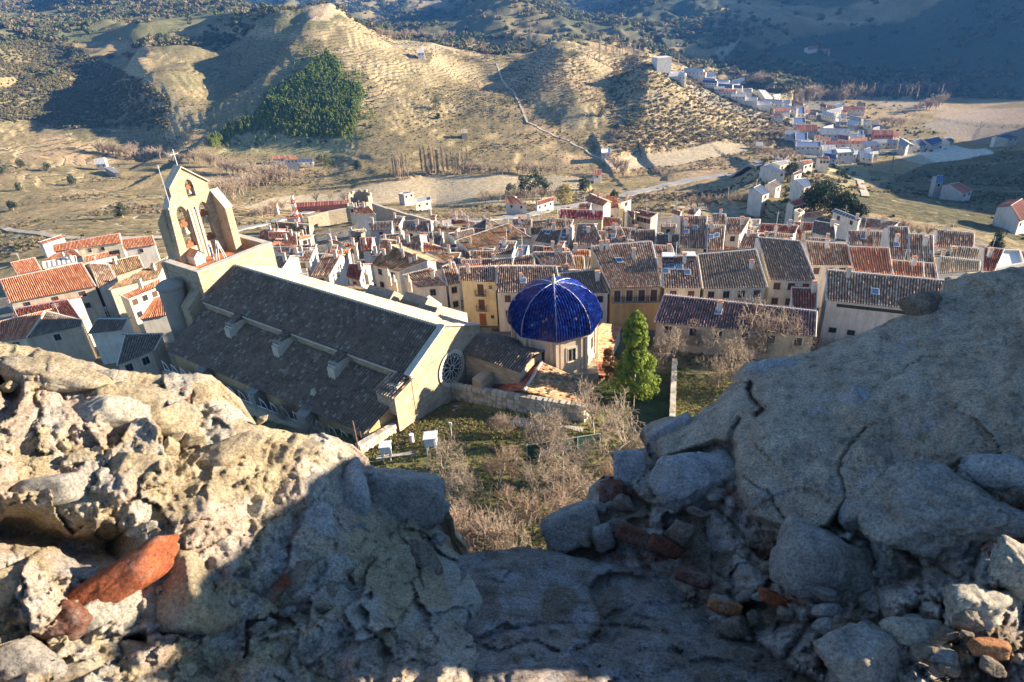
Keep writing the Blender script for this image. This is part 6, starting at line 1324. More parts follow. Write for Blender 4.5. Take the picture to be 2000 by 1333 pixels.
# instanced scrub and woods
def gn_scatter(name, P, S, src, label):
    me = bpy.data.meshes.new(name); me.vertices.add(len(P)); me.vertices.foreach_set('co', np.ascontiguousarray(P, np.float32).ravel())
    a = me.attributes.new('sz', 'FLOAT', 'POINT'); a.data.foreach_set('value', np.ascontiguousarray(S, np.float32))
    o = bpy.data.objects.new(name, me); COL.objects.link(o); tag(o, label, kind='stuff')
    g = bpy.data.node_groups.new(name+'_nodes', 'GeometryNodeTree'); g.interface.new_socket('Geometry', in_out='INPUT', socket_type='NodeSocketGeometry'); g.interface.new_socket('Geometry', in_out='OUTPUT', socket_type='NodeSocketGeometry')
    gi = g.nodes.new('NodeGroupInput'); go = g.nodes.new('NodeGroupOutput'); ip = g.nodes.new('GeometryNodeInstanceOnPoints'); at = g.nodes.new('GeometryNodeInputNamedAttribute'); at.data_type = 'FLOAT'; at.inputs['Name'].default_value = 'sz'
    rv = g.nodes.new('FunctionNodeRandomValue'); rv.data_type = 'FLOAT_VECTOR'; rv.inputs[0].default_value = (-.15, -.15, 0); rv.inputs[1].default_value = (.15, .15, 6.28)
    join = g.nodes.new('GeometryNodeJoinGeometry')
    for s_ in src:
        oi = g.nodes.new('GeometryNodeObjectInfo'); oi.inputs[0].default_value = s_; g.links.new(oi.outputs['Geometry'], join.inputs[0])
    gti = g.nodes.new('GeometryNodeGeometryToInstance')
    if len(src) == 1:
        g.links.new(oi.outputs['Geometry'], ip.inputs['Instance'])
    else:
        for l in list(join.inputs[0].links): g.links.remove(l)
        for n_ in [n_ for n_ in g.nodes if n_.bl_idname == 'GeometryNodeObjectInfo']:
            t_ = g.nodes.new('GeometryNodeGeometryToInstance'); g.links.new(n_.outputs['Geometry'], t_.inputs[0]); g.links.new(t_.outputs[0], join.inputs[0])
        g.links.new(join.outputs[0], ip.inputs['Instance']); ip.inputs['Pick Instance'].default_value = True
    g.links.new(gi.outputs[0], ip.inputs['Points']); g.links.new(at.outputs['Attribute'], ip.inputs['Scale']); g.links.new(rv.outputs[0], ip.inputs['Rotation']); g.links.new(ip.outputs[0], go.inputs[0])
    md = o.modifiers.new('scatter', 'NODES'); md.node_group = g; return o
def proto(name, V, F_, mat): me = mesh_np(name, V, F_); me.materials.append(mat); return bpy.data.objects.new(name, me)
def blob(seed, n=90, size=.22, flat=.8):
    r_ = np.random.default_rng(seed); cs = [(r_.normal(0, .35), r_.normal(0, .35), .35+abs(r_.normal(0, .3))) for _ in range(7)]; return leafcloud(cs, [.38]*7, n, size, r_, flat)
SH1 = proto('scrub_bush', *blob(1, 110), M_leaf('scrub_green', (.09,.10,.045), (.20,.19,.09))); SH2 = proto('scrub_bush_dry', *blob(2, 90), M_leaf('scrub_dry', (.17,.135,.075), (.27,.21,.12))); SH3 = proto('scrub_bush_dark', *blob(3, 110), M_leaf('scrub_dark', (.06,.08,.035), (.12,.14,.06)))
r_ = np.random.default_rng(9); cs = [(r_.normal(0, .28*(1-t)+.04), r_.normal(0, .28*(1-t)+.04), .25+t*1.9) for t in np.linspace(0, 1, 12)]; PN = proto('small_pine', *leafcloud(cs, [.42-.3*t for t in np.linspace(0, 1, 12)], 140, .20, r_, .6), M_leaf('pine_wood', (.12,.17,.03), (.30,.34,.07)))
PN2 = proto('small_pine_dark', *leafcloud(cs, [.36-.28*t for t in np.linspace(0, 1, 12)], 140, .18, r_, .6), M_leaf('pine_wood_dark', (.07,.13,.04), (.15,.24,.07)))
TW = proto('twig_bush', *tubes([(np.array([0, 0, 0.]), unit([r_.normal(), r_.normal(), 1.6])*r_.uniform(.7, 1.3), .03, .015) for _ in range(60)]), M_twig)
area = (np.gradient(_ln)[:, None]*GD*np.gradient(np.radians(_az))[None])
vis = (GPX > -120) & (GPX < 2120) & (GPY > -60) & (GPY < 1150)
def scatter(mask, n, smin, smax, seed, dpow=1.15, sd=0.0, src=(SH1,), name='scrub', label='', clump=None):
    r_ = np.random.default_rng(seed); w = (mask*vis*area/np.maximum(GD, 50)**dpow)
    if clump is not None: w = w*clump
    w = w.ravel(); w = w/w.sum(); idx = r_.choice(w.size, n, p=w); i, j = np.unravel_index(idx, GX.shape); i = np.clip(i, 0, len(_ln)-2); j = np.clip(j, 0, len(_az)-2)
    fi, fj = r_.uniform(0, 1, (2, n)); f = lambda A_: (A_[i, j]*(1-fi)+A_[i+1, j]*fi)*(1-fj)+(A_[i, j+1]*(1-fi)+A_[i+1, j+1]*fi)*fj
    P = np.stack([f(GX), f(GY), f(GZ)-.1], -1); D = np.hypot(P[:, 0], P[:, 1]); S = r_.uniform(smin, smax, n)*(1+sd*np.clip((D-600)/1500, 0, 2)); return gn_scatter(name, P, S, list(src), label)
fields = np.zeros(GX.shape, bool)
for pl in (FIELD1, FIELD2, [(880,385),(1100,375),(1100,400),(905,400)], [(1540,195),(1730,190),(1960,290),(1930,320),(1690,345),(1540,330)], [(1705,195),(2060,195),(2060,290),(1850,290)]): fields |= in_poly(GPX, GPY, pl)
nf = ~fields & (GD > 235)
cl1 = np.clip((fbm(GX/48, GY/48, 91, 5)-.5)*9, .015, 1); cl2 = np.clip((fbm(GX/170, GY/170, 99, 5)-.46)*8, .05, 1)
hillc = in_poly(GPX, GPY, [(1260,110),(1480,200),(1540,240),(1500,300),(1420,275),(1300,290),(1200,300),(1180,200),(1200,120)])
scatter(nf & (GD < 1000), 15000, .5, 1.3, 1, 1.0, clump=cl1, src=(SH1, SH2, TW), name='hillside_scrub', label='sparse scrub and dry bushes on the terraced hillsides')
scatter(in_poly(GPX, GPY, LEFTSCRUB) & nf, 9000, 1.2, 3.0, 2, .8, clump=np.clip(cl1, .25, 1), src=(SH1, SH1, SH2), name='left_scrub', label='thick grey green scrub on the left hillside')
scatter(hillc & nf, 4200, .8, 2.2, 3, .8, src=(SH2, TW, SH1), name='brown_scrub', label='brown leafless scrub on the round hill shoulder')
scatter((GD > 900) & nf, 26000, 2.2, 5.5, 4, 1.0, sd=1.0, clump=cl2, src=(SH1, SH3, SH2), name='distant_woods', label='distant scrub woodland over the far mountains')
scatter(in_poly(GPX, GPY, FOREST) & (GD > 300) & (GPY < 215), 2300, 2.0, 3.2, 5, .9, src=(PN2, PN), name='pine_wood', label='dense dark pine wood on the spur')
scatter(in_poly(GPX, GPY, FOREST) & (GD > 300) & (GPY >= 190), 2000, 1.3, 2.6, 6, .9, src=(PN,), name='young_pine_wood', label='yellow green young pines at the foot of the wood')
scatter(in_poly(GPX, GPY, [(600,100),(720,150),(740,260),(690,290),(470,290),(390,300),(470,225),(560,150)]) & (GD > 300), 420, 1.2, 2.6, 15, .9, src=(PN, PN2, SH1), name='stray_pines', label='stray pines and bushes thinning out round the pine wood')
gard = in_poly(GPX, GPY, [(690,840),(870,790),(1150,850),(1290,860),(1290,1150),(650,1150),(650,900)]) & (GD < 95)
TF = proto('weed_tuft', *blob(5, 60, .25), M_leaf('weeds', (.12,.14,.04), (.28,.28,.09)))
scatter(gard, 9000, .10, .32, 7, .3, src=(TF, TF, SH2, SH1), name='garden_undergrowth', label='patchy grass and weeds of the castle garden')
g2 = in_poly(GPX, GPY, [(1318,735),(1480,735),(1480,840),(1318,840)]) & (GD < 110)
scatter((GD > 20) & (GD < 98) & ~gard & ~g2 & ~in_poly(GPX, GPY, [(1150,730),(1318,728),(1318,870),(1150,800)]) & (GPY > 640), 6000, .12, .5, 18, .3, src=(SH2, TF, SH1), name='slope_weeds', label='weeds and dry brush on the slope below the castle wall')
scatter(g2, 1600, .12, .35, 8, .3, src=(TF, SH2), name='kitchen_garden_weeds', label='lush weeds in the small walled kitchen garden')
scatter(gard & (GPY < 880), 2500, .15, .4, 9, .3, src=(TF, SH2), name='sunny_bank_weeds', label='tussocks on the sunny bank under the path')
scatter(in_poly(GPX, GPY, [(1380,190),(1740,195),(1860,290),(1700,320),(1600,400),(1470,420),(1480,320),(1540,260)]), 650, .8, 2.4, 16, .6, src=(SH1, TW, SH3), name='suburb_gardens', label='small garden bushes and hedges between the houses of the suburb')
scatter(in_poly(GPX, GPY, [(600,130),(1500,130),(1540,240),(1480,330),(1100,345),(480,400),(420,300)]) & nf, 5000, .35, .9, 17, .8, src=(SH3, SH1, TW), name='terrace_scrub', label='thin lines of bushes along the terraces of the central hills')
# ---------------------------------------------------------------- ruined rubble wall with its broken crenel
def mat_rubble(name, lich=(.5,.48,.44), lamt=.5, pit=.5, sc=1.0, bd=.006):
    mt, t, b = nodes(name); at = N(t, 'ShaderNodeAttribute', attribute_name='tint'); p = coord(t)
    n = noise_tex(t, p, 26*sc, 9, .72); r = ramp(t, [(.3, (pit, pit*.95, pit*.88)), (.48, (1, 1, 1)), (.72, (1.35, 1.33, 1.28))]); t.links.new(n.outputs[0], r.inputs[0])
    m = N(t, 'ShaderNodeVectorMath', operation='MULTIPLY'); t.links.new(at.outputs[0], m.inputs[0]); t.links.new(r.outputs[0], m.inputs[1])
    n2 = noise_tex(t, p, 14*sc, 6, .75); n2.inputs['Distortion'].default_value = .8; r2 = ramp(t, [(.56, (0, 0, 0)), (.66, (lamt,)*3)]); t.links.new(n2.outputs[0], r2.inputs[0])
    mx = N(t, 'ShaderNodeMix', data_type='RGBA'); t.links.new(r2.outputs[0], mx.inputs[0]); t.links.new(m.outputs[0], mx.inputs[6]); mx.inputs[7].default_value = (*lich, 1)
    v = N(t, 'ShaderNodeTexVoronoi'); v.inputs['Scale'].default_value = 110*sc; t.links.new(p, v.inputs['Vector'])
    r3 = ramp(t, [(.05, (.35, .32, .3)), (.22, (1, 1, 1))]); t.links.new(v.outputs[0], r3.inputs[0]); m3 = N(t, 'ShaderNodeMix', data_type='RGBA'); m3.blend_type = 'MULTIPLY'; m3.inputs[0].default_value = .75
    t.links.new(mx.outputs[2], m3.inputs[6]); t.links.new(r3.outputs[0], m3.inputs[7]); ns = noise_tex(t, p, 210*sc, 4, .8); rs = ramp(t, [(.34, (.45, .43, .41)), (.5, (1, 1, 1)), (.68, (1.6, 1.58, 1.52))]); t.links.new(ns.outputs[0], rs.inputs[0]); m4 = N(t, 'ShaderNodeVectorMath', operation='MULTIPLY'); t.links.new(m3.outputs[2], m4.inputs[0]); t.links.new(rs.outputs[0], m4.inputs[1]); t.links.new(m4.outputs[0], b.inputs['Base Color'])
    b.inputs['Roughness'].default_value = .95; b.inputs['Specular IOR Level'].default_value = .15
    nb = noise_tex(t, p, 62*sc, 8, .85); ad = N(t, 'ShaderNodeMath', operation='MULTIPLY_ADD'); t.links.new(v.outputs[0], ad.inputs[0]); ad.inputs[1].default_value = .3; t.links.new(nb.outputs[0], ad.inputs[2])
    bump(t, b, ad.outputs[0], 1.0, bd*1.0); return mt
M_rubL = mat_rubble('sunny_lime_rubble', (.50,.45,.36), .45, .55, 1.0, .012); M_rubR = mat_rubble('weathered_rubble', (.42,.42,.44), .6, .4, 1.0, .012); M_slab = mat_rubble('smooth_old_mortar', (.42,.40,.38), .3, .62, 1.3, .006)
def rbf2(ctrl):
    K = np.array([c[:2] for c in ctrl], float)/500; z = np.array([c[2] for c in ctrl], float); n = len(K); d = np.linalg.norm(K[:, None]-K[None], axis=2)
    M_ = np.zeros((n+3, n+3)); M_[:n, :n] = d; M_[:n, n] = 1; M_[n, :n] = 1; M_[:n, n+1:] = K; M_[n+1:, :n] = K.T; w = np.linalg.solve(M_+np.eye(n+3)*1e-9, np.append(z, [0, 0, 0]))
    def f(x, y):
        q = np.stack([x.ravel(), y.ravel()], -1)/500; o = np.zeros(len(q))
        for i in range(0, len(q), 20000): s = q[i:i+20000]; o[i:i+20000] = np.linalg.norm(s[:, None]-K[None], axis=2)@w[:n]+w[n]+s@w[n+1:]
        return o.reshape(x.shape)
    return f
def voro(x, y, s, seed, jit=1.0):
    """distance to cell border-ish and cell id"""
    X, Y = x/s, y/s; xi, yi = np.floor(X).astype(int), np.floor(Y).astype(int); d1 = np.full(x.shape, 9.); d2 = np.full(x.shape, 9.); cid = np.zeros(x.shape)
    for dx in (-1, 0, 1):
        for dy in (-1, 0, 1):
            a, b = xi+dx, yi+dy; h = ((a*73856093) ^ (b*19349663) ^ (seed*83492791)) & 0x7fffffff; h = ((h ^ (h >> 13))*1274126177) & 0x7fffffff; h = h ^ (h >> 16)
            px, py = a+.5+((h & 1023)/1023-.5)*jit, b+.5+(((h >> 10) & 1023)/1023-.5)*jit; dd = np.hypot(X-px, Y-py); nw = dd < d1
            d2 = np.where(nw, d1, np.minimum(d2, dd)); cid = np.where(nw, ((h >> 5) & 4095)/4095.0, cid); d1 = np.where(nw, dd, d1)
    return d2-d1, cid
def facet(x, y, s, seed, tilt=.16, ang=.6, st=1.7):
    """broken planar faces: every cell is a tilted plane, borders are steps and fractures"""
    xw = x+s*.45*(fbm(x/s*1.3, y/s*1.3, seed+1, 2)-.5)*2; yw = y+s*.45*(fbm(x/s*1.3+9, y/s*1.3, seed+2, 2)-.5)*2
    u = (xw*math.cos(ang)-yw*math.sin(ang))/st; v = xw*math.sin(ang)+yw*math.cos(ang)
    X, Y = u/s, v/s; xi, yi = np.floor(X).astype(int), np.floor(Y).astype(int); d1 = np.full(x.shape, 9.); out = np.zeros(x.shape)
    for dx in (-1, 0, 1):
        for dy in (-1, 0, 1):
            a, b = xi+dx, yi+dy; h = ((a*73856093) ^ (b*19349663) ^ (seed*83492791)) & 0x7fffffff; h = ((h ^ (h >> 13))*1274126177) & 0x7fffffff; h = h ^ (h >> 16)
            ox, oy = X-(a+(h & 1023)/1023), Y-(b+((h >> 10) & 1023)/1023); dd = np.hypot(ox, oy); nw = dd < d1
            pl = tilt*(((h >> 4) & 255)/255-.5)*2*ox*s*st+tilt*(((h >> 9) & 255)/255-.5)*2*oy*s+s*.10*(((h >> 14) & 255)/255-.5)
            out = np.where(nw, pl, out); d1 = np.minimum(d1, dd)
    return out*.0009
def seg_dist(x, y, poly, closed=True):
    best = np.full(x.shape, 1e9); bx = np.zeros(x.shape); by = np.zeros(x.shape)
    for i in range(len(poly)-(0 if closed else 1)):
        (x0, y0), (x1, y1) = poly[i], poly[(i+1) % len(poly)]; L = (x1-x0)**2+(y1-y0)**2+1e-9; t = np.clip(((x-x0)*(x1-x0)+(y-y0)*(y1-y0))/L, 0, 1); qx, qy = x0+t*(x1-x0), y0+t*(y1-y0); d = np.hypot(x-qx, y-qy); m_ = d < best
        best = np.where(m_, d, best); bx = np.where(m_, qx, bx); by = np.where(m_, qy, by)
    return best, bx, by
def relief(name, poly, ctrl, depth_fn, color_fn, mat, parent, step=4, back=(0, .32, -.55), rnd=.05, rw=14):
    poly = [(a+(0 if abs(a) > 5000 else 0), b) for a, b in poly]
    # roughen the outline
    pp = []
    for i in range(len(poly)):
        (x0, y0), (x1, y1) = poly[i], poly[(i+1) % len(poly)]; L = math.hypot(x1-x0, y1-y0); k = max(1, int(L/9))
        for j in range(k):
            t = j/k; x_, y_ = x0+(x1-x0)*t, y0+(y1-y0)*t; nx_, ny_ = -(y1-y0)/(L+1e-9), (x1-x0)/(L+1e-9); a = (fbm(np.array(x_/26.), np.array(y_/26.), 77, 4)-.5)*14 if j else 0; pp.append((x_+nx_*a, y_+ny_*a))
    xs = [p[0] for p in poly]; ys = [p[1] for p in poly]; gx, gy = np.meshgrid(np.arange(min(xs)-step, max(xs)+2*step, step, dtype=float), np.arange(min(ys)-step, max(ys)+2*step, step, dtype=float))
    ins = in_poly(gx, gy, pp); dist, bx, by = seg_dist(gx, gy, pp); near = ins | (dist < step*1.25)
    fx, fy = np.where(ins, gx, bx), np.where(ins, gy, by); di = np.where(ins, dist, 0)
    f = rbf2(ctrl); d = f(fx, fy); d = d+depth_fn(fx, fy)+rnd*np.exp(-di/rw)
    P = ((Fv*FOC)[None, None]+(fx-1000)[..., None]*Rv-(fy-666.5)[..., None]*Uv)*(d/FOC)[..., None]
    col_ = color_fn(fx, fy); r, c = gx.shape; i, j = np.meshgrid(np.arange(r-1), np.arange(c-1), indexing='ij')
    ok = near[:-1, :-1] & near[1:, :-1] & near[:-1, 1:] & near[1:, 1:] & (ins[:-1, :-1] | ins[1:, :-1] | ins[:-1, 1:] | ins[1:, 1:]); q = (i*c+j)[ok]
    F_ = np.stack([q, q+c, q+c+1, q+1], -1); used = np.unique(F_); remap = -np.ones(r*c, int); remap[used] = np.arange(len(used)); F_ = remap[F_]; V_ = P.reshape(-1, 3)[used]; cc = col_.reshape(-1, 3)[used]
    # skirt and back
    E_ = np.concatenate([F_[:, [0, 1]], F_[:, [1, 2]], F_[:, [2, 3]], F_[:, [3, 0]]]); key = np.sort(E_, 1); _, inv, cnt = np.unique(key[:, 0]*10**7+key[:, 1], return_inverse=True, return_counts=True); be = E_[cnt[inv.ravel()] == 1]
    nb_ = len(V_); bv = np.unique(be); rings = [None]*5; mp = {v: k for k, v in enumerate(bv)}; allV = [V_]; allC = [cc]; allF = [F_]; prev = np.array([v for v in bv]); off = nb_
    back = np.array(back, float)
    for k in range(1, 6):
        t = k/5; pts = V_[bv]+back*t; pts = pts+(np.stack([fbm(pts[:, 0]*9+k, pts[:, 1]*9+pts[:, 2]*7, 5+a, 4)-.5 for a in range(3)], -1))*.10; allV.append(pts); allC.append(cc[bv]*.95); cur = off+np.arange(len(bv)); off += len(bv)
        a = np.array([mp[v] for v in be[:, 0]]); b = np.array([mp[v] for v in be[:, 1]]); allF.append(np.stack([prev[b], prev[a], cur[a], cur[b]], -1)); prev = cur
    bk = V_+back*1.0+[0, .02, 0]; allV.append(bk); allC.append(cc); allF.append(F_[:, ::-1]+off)
    org_ = np.array(parent.location); me = mesh_np(name, np.concatenate(allV)-org_, np.concatenate(allF), smooth=True, col=np.concatenate(allC)); return link_mesh(name, me, mat, parent), f
wallo = empty('ruined_wall', PF(1000, 1200, 1.0), 'ruined rubble wall of the castle with a broken crenel filling the foreground', 'wall')
OUT_L = [(-160,600),(-60,640),(0,668),(30,672),(55,676),(85,684),(120,690),(150,702),(200,716),(255,726),(300,733),(350,731),(385,728),(412,732),(430,745),(436,768),(446,785),(470,800),(498,828),(540,838),(580,846),(625,850),(660,855),(688,868),(680,882),(668,895),(672,910),(690,926),(740,924),(800,923),(850,926),(856,945),(852,960),(872,980),(874,992),(856,1010),(842,1030),(862,1038),(868,1060),(888,1082),(930,1130),(960,1230),(900,1480),(-160,1480)]
CT_L = [(-150,650,1.20),(0,680,1.22),(200,720,1.24),(430,740,1.30),(600,850,1.36),(690,870,1.42),(0,850,1.05),(0,1000,.97),(200,900,1.08),(400,950,1.14),(550,950,1.25),(680,960,1.36),(780,940,1.50),(860,940,1.58),(870,1050,1.52),(780,1050,1.38),(650,1100,1.20),(520,1100,1.10),(430,1150,1.03),(250,1150,.98),(0,1333,.84),(200,1333,.88),(430,1333,.93),(600,1333,.96),(900,1333,.95),(760,1200,1.14),(900,1180,1.22),(-150,1000,.86),(-150,1400,.76),(400,1470,.84)]
def dL(x, y):
    e1, c1 = voro(x+22*fbm(x/60, y/60, 3, 2), y+22*fbm(x/60, y/60, 4, 2), 120, 1); e2, c2 = voro(x, y, 46, 2)
    a = -.028*np.clip(e1*2.2, 0, 1)*(c1 > .45)*(.5+c1) - .010*np.clip(e2*2.5, 0, 1)*(c2 > .5); u = x*.8-y*.6; v = x*.6+y*.8
    a = a*.35+.08*(fbm(u/190, v/70, 9, 5)-.5)+.010*(fbm(u/40, v/20, 15, 4)-.5)+.005*(fbm(u/9, v/7, 19, 3)-.5)
    rgh = np.clip((fbm(x/120, y/90, 21, 3)-.45)*6, 0, 1); a = a+facet(x, y, 120, 11, .30)+facet(x, y, 48, 12, .34)+facet(x, y, 18, 13, .30)+rgh*(.014*(fbm(x/14, y/13, 22, 4)-.5))
    cav, _, _ = seg_dist(x, y, [(-60,1040),(60,1040),(150,1070),(215,1065)], False); a = a+.12*np.exp(-(cav/36)**2)
    cav, _, _ = seg_dist(x, y, [(255,1258),(275,1250)], False); a = a+.10*np.exp(-(cav/12)**2)
    cav, _, _ = seg_dist(x, y, [(10,745),(20,770)], False); a = a+.08*np.exp(-(cav/16)**2)
    return a
def cL(x, y):
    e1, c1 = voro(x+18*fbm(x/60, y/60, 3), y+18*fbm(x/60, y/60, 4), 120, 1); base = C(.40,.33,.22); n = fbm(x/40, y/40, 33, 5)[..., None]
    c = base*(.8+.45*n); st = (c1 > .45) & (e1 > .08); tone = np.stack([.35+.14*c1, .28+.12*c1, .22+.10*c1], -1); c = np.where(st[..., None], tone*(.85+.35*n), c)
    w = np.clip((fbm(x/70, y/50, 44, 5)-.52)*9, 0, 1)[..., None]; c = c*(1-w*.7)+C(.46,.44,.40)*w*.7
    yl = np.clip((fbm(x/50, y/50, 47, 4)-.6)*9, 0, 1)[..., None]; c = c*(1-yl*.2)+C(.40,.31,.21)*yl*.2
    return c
OUT_S = [(700,1120),(800,1100),(888,1084),(930,1079),(985,1075),(1030,1068),(1075,1073),(1130,1090),(1500,1150),(1800,1250),(2150,1300),(2150,1500),(-150,1500),(200,1440),(450,1330),(600,1200)]
CT_S = [(888,1084,1.50),(1070,1073,1.52),(980,1180,1.25),(1000,1333,.98),(600,1333,.98),(1400,1333,1.02),(1300,1200,1.26),(1700,1333,1.02),(1500,1480,.86),(500,1480,.86),(1000,1480,.84),(2100,1400,.98),(0,1480,.9),(700,1150,1.35)]
def dS(x, y):
    a = facet(x, y, 150, 51, .16, .1, 2.4)+facet(x, y, 40, 52, .2, .1, 2.4)+.05*(fbm(x/190, y/60, 59, 5)-.5)+.03*(fbm(x/50, y/26, 65, 5)-.5)+.010*(fbm(x/9, y/9, 69, 4)-.5)
    cr, _, _ = seg_dist(x, y, [(850,1235),(940,1250),(990,1228),(1080,1218),(1180,1222),(1300,1235)], False); a = a+.012*np.exp(-(cr/4)**2); return a
def cS(x, y):
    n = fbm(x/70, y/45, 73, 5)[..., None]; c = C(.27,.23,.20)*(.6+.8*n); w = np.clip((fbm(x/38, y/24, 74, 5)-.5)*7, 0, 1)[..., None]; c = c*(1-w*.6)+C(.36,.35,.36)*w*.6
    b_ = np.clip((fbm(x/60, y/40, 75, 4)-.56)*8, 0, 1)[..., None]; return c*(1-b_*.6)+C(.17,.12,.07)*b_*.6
OUT_R = [(1068,1072),(1062,1052),(1085,1020),(1130,990),(1160,975),(1150,952),(1178,930),(1215,932),(1200,905),(1190,882),(1225,880),(1255,878),(1268,862),(1255,835),(1300,815),(1355,815),(1400,780),(1435,745),(1452,712),(1500,700),(1560,690),(1600,682),(1660,660),(1720,635),(1770,614),(1815,590),(1850,562),(1846,542),(1900,532),(2000,521),(2060,480),(2130,425),(2220,350),(2314,296),(2450,275),(2572,268),(2720,262),(2853,266),(2980,320),(3090,400),(3090,1500),(1560,1500),(1600,1330),(1480,1270),(1330,1230),(1180,1150),(1110,1110)]  # tall right end out of view is added to shade the left merlon
SLAB = [(1262,835),(1300,805),(1440,700),(1600,670),(1850,540),(2300,440),(2300,960),(2000,925),(1880,905),(1790,965),(1700,1005),(1655,985),(1620,1035),(1560,1050),(1470,1015),(1440,960),(1432,870),(1400,868),(1290,905)]
CT_R = [(1065,1060,1.55),(1190,890,1.72),(1300,820,1.76),(1450,715,1.78),(1600,685,1.72),(1850,560,1.72),(2000,525,1.66),(2150,480,1.42),(2314,330,1.26),(2572,300,1.0),(2853,290,.82),(3073,410,.80),(2500,660,1.08),(2866,681,1.12),(2327,870,1.10),(2700,1100,1.05),(3000,1200,1.05),(1200,1050,1.48),(1350,950,1.50),(1500,850,1.48),(1700,800,1.42),(1900,750,1.36),(2100,750,1.24),(1450,1050,1.30),(1700,1000,1.20),(1900,950,1.12),(2100,1000,1.0),(1300,1180,1.28),(1500,1200,1.14),(1700,1180,1.02),(1900,1150,.93),(1700,1333,.90),(1900,1333,.84),(2250,1333,.92),(1600,1470,.86)]  # depths out of view made to overhang and block sun from the left
def dR(x, y):
    sl = in_poly(x, y, SLAB).astype(float); sd, _, _ = seg_dist(x, y, SLAB); sm = np.where(sl > 0, np.clip(sd/10, 0, 1), 0)
    e1, c1 = voro(x+14*fbm(x/50, y/50, 83), y+14*fbm(x/50, y/50, 84), 80, 7)
    rub = -.02*np.clip(e1*3, 0, 1)*(c1 > .35)*(.5+c1)+.10*(fbm(x/130, y/90, 89, 5)-.5)+.03*(fbm(x/30, y/26, 85, 5)-.5)+.012*(fbm(x/8, y/8, 86, 4)-.5)+.05+facet(x, y, 105, 31, .36, -.45, 1.5)+facet(x, y, 40, 32, .42, -.45, 1.5)+facet(x, y, 16, 33, .45, -.45, 1.4)
    slb = facet(x, y, 190, 41, .10, -.45, 1.6)+.07*(fbm(x/240, y/150, 90, 4)-.5)+.030*(fbm(x/46, y/40, 91, 5)-.5)+.010*(fbm(x/8, y/8, 92, 4)-.5)-.02
    xw = x+16*(fbm(x/22, y/22, 61, 4)-.5); yw = y+16*(fbm(x/22, y/22, 62, 4)-.5)
    for cr_, w_, a_ in (([(1462,752),(1472,775),(1490,800),(1478,815)], 5, .05), ([(1447,818),(1430,845),(1420,868)], 4, .03), ([(1690,835),(1672,860),(1640,900),(1655,985)], 2.5, .012), ([(1560,1050),(1500,960),(1450,930)], 2.5, .012), ([(1700,760),(1800,700),(1950,690)], 2.2, .008)):
        cr, _, _ = seg_dist(xw, yw, cr_, False); slb = slb+a_*np.exp(-(cr/w_)**2)
    return slb*sm+rub*(1-sm)
def cR(x, y):
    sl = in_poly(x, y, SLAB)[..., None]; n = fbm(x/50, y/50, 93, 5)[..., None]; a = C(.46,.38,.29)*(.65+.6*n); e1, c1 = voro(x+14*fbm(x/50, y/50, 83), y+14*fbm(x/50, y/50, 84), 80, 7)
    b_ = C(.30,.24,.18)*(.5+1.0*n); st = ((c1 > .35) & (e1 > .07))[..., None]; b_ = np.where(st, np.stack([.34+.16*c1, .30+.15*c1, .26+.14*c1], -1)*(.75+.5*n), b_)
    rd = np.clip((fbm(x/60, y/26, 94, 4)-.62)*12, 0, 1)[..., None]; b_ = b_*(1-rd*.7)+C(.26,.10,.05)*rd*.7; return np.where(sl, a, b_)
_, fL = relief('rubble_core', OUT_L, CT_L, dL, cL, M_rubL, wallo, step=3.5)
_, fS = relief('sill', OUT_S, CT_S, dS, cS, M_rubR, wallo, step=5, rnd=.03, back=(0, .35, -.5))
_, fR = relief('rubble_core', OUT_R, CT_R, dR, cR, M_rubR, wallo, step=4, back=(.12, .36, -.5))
# loose stones and bricks set in the wall: faceted, each its own piece
def rockmat(name, c, lich=.4): 
    mt, t, b = nodes(name); p = coord(t); n = noise_tex(t, p, 30, 9, .75); r = ramp(t, [(.28, tuple(q*.5 for q in c)), (.5, c), (.72, tuple(min(1, q*1.35) for q in c))]); t.links.new(n.outputs[0], r.inputs[0])
    n2 = noise_tex(t, p, 9, 5, .7); r2 = ramp(t, [(.52, (0, 0, 0)), (.64, (lich,)*3)]); t.links.new(n2.outputs[0], r2.inputs[0]); mx = N(t, 'ShaderNodeMix', data_type='RGBA'); t.links.new(r2.outputs[0], mx.inputs[0]); t.links.new(r.outputs[0], mx.inputs[6]); mx.inputs[7].default_value = (.46,.44,.40, 1)
    ns = noise_tex(t, p, 180, 4, .8); rs = ramp(t, [(.34, (.5, .48, .46)), (.5, (1, 1, 1)), (.68, (1.5, 1.48, 1.44))]); t.links.new(ns.outputs[0], rs.inputs[0]); m4 = N(t, 'ShaderNodeVectorMath', operation='MULTIPLY'); t.links.new(mx.outputs[2], m4.inputs[0]); t.links.new(rs.outputs[0], m4.inputs[1]); t.links.new(m4.outputs[0], b.inputs['Base Color']); b.inputs['Roughness'].default_value = .92; b.inputs['Specular IOR Level'].default_value = .2; n4 = noise_tex(t, p, 130, 6, .85); ad = N(t, 'ShaderNodeMath', operation='MULTIPLY_ADD'); t.links.new(n4.outputs[0], ad.inputs[0]); ad.inputs[1].default_value = .4; t.links.new(n.outputs[0], ad.inputs[2]); bump(t, b, ad.outputs[0], 1.0, .016); return mt
RK = {'cream': rockmat('cream_limestone', (.40,.33,.22)), 'pale': rockmat('pale_limestone', (.46,.42,.34)), 'grey': rockmat('grey_limestone', (.36,.33,.29)), 'brick': rockmat('old_red_brick', (.42,.125,.055), .3), 'dark': rockmat('dark_stone', (.25,.20,.15)), 'blue': rockmat('lichened_stone', (.42,.41,.40), .7), 'dbrick': rockmat('sooty_brick', (.20,.08,.05), .35), 'obrick': rockmat('orange_brick', (.48,.22,.10), .2)}
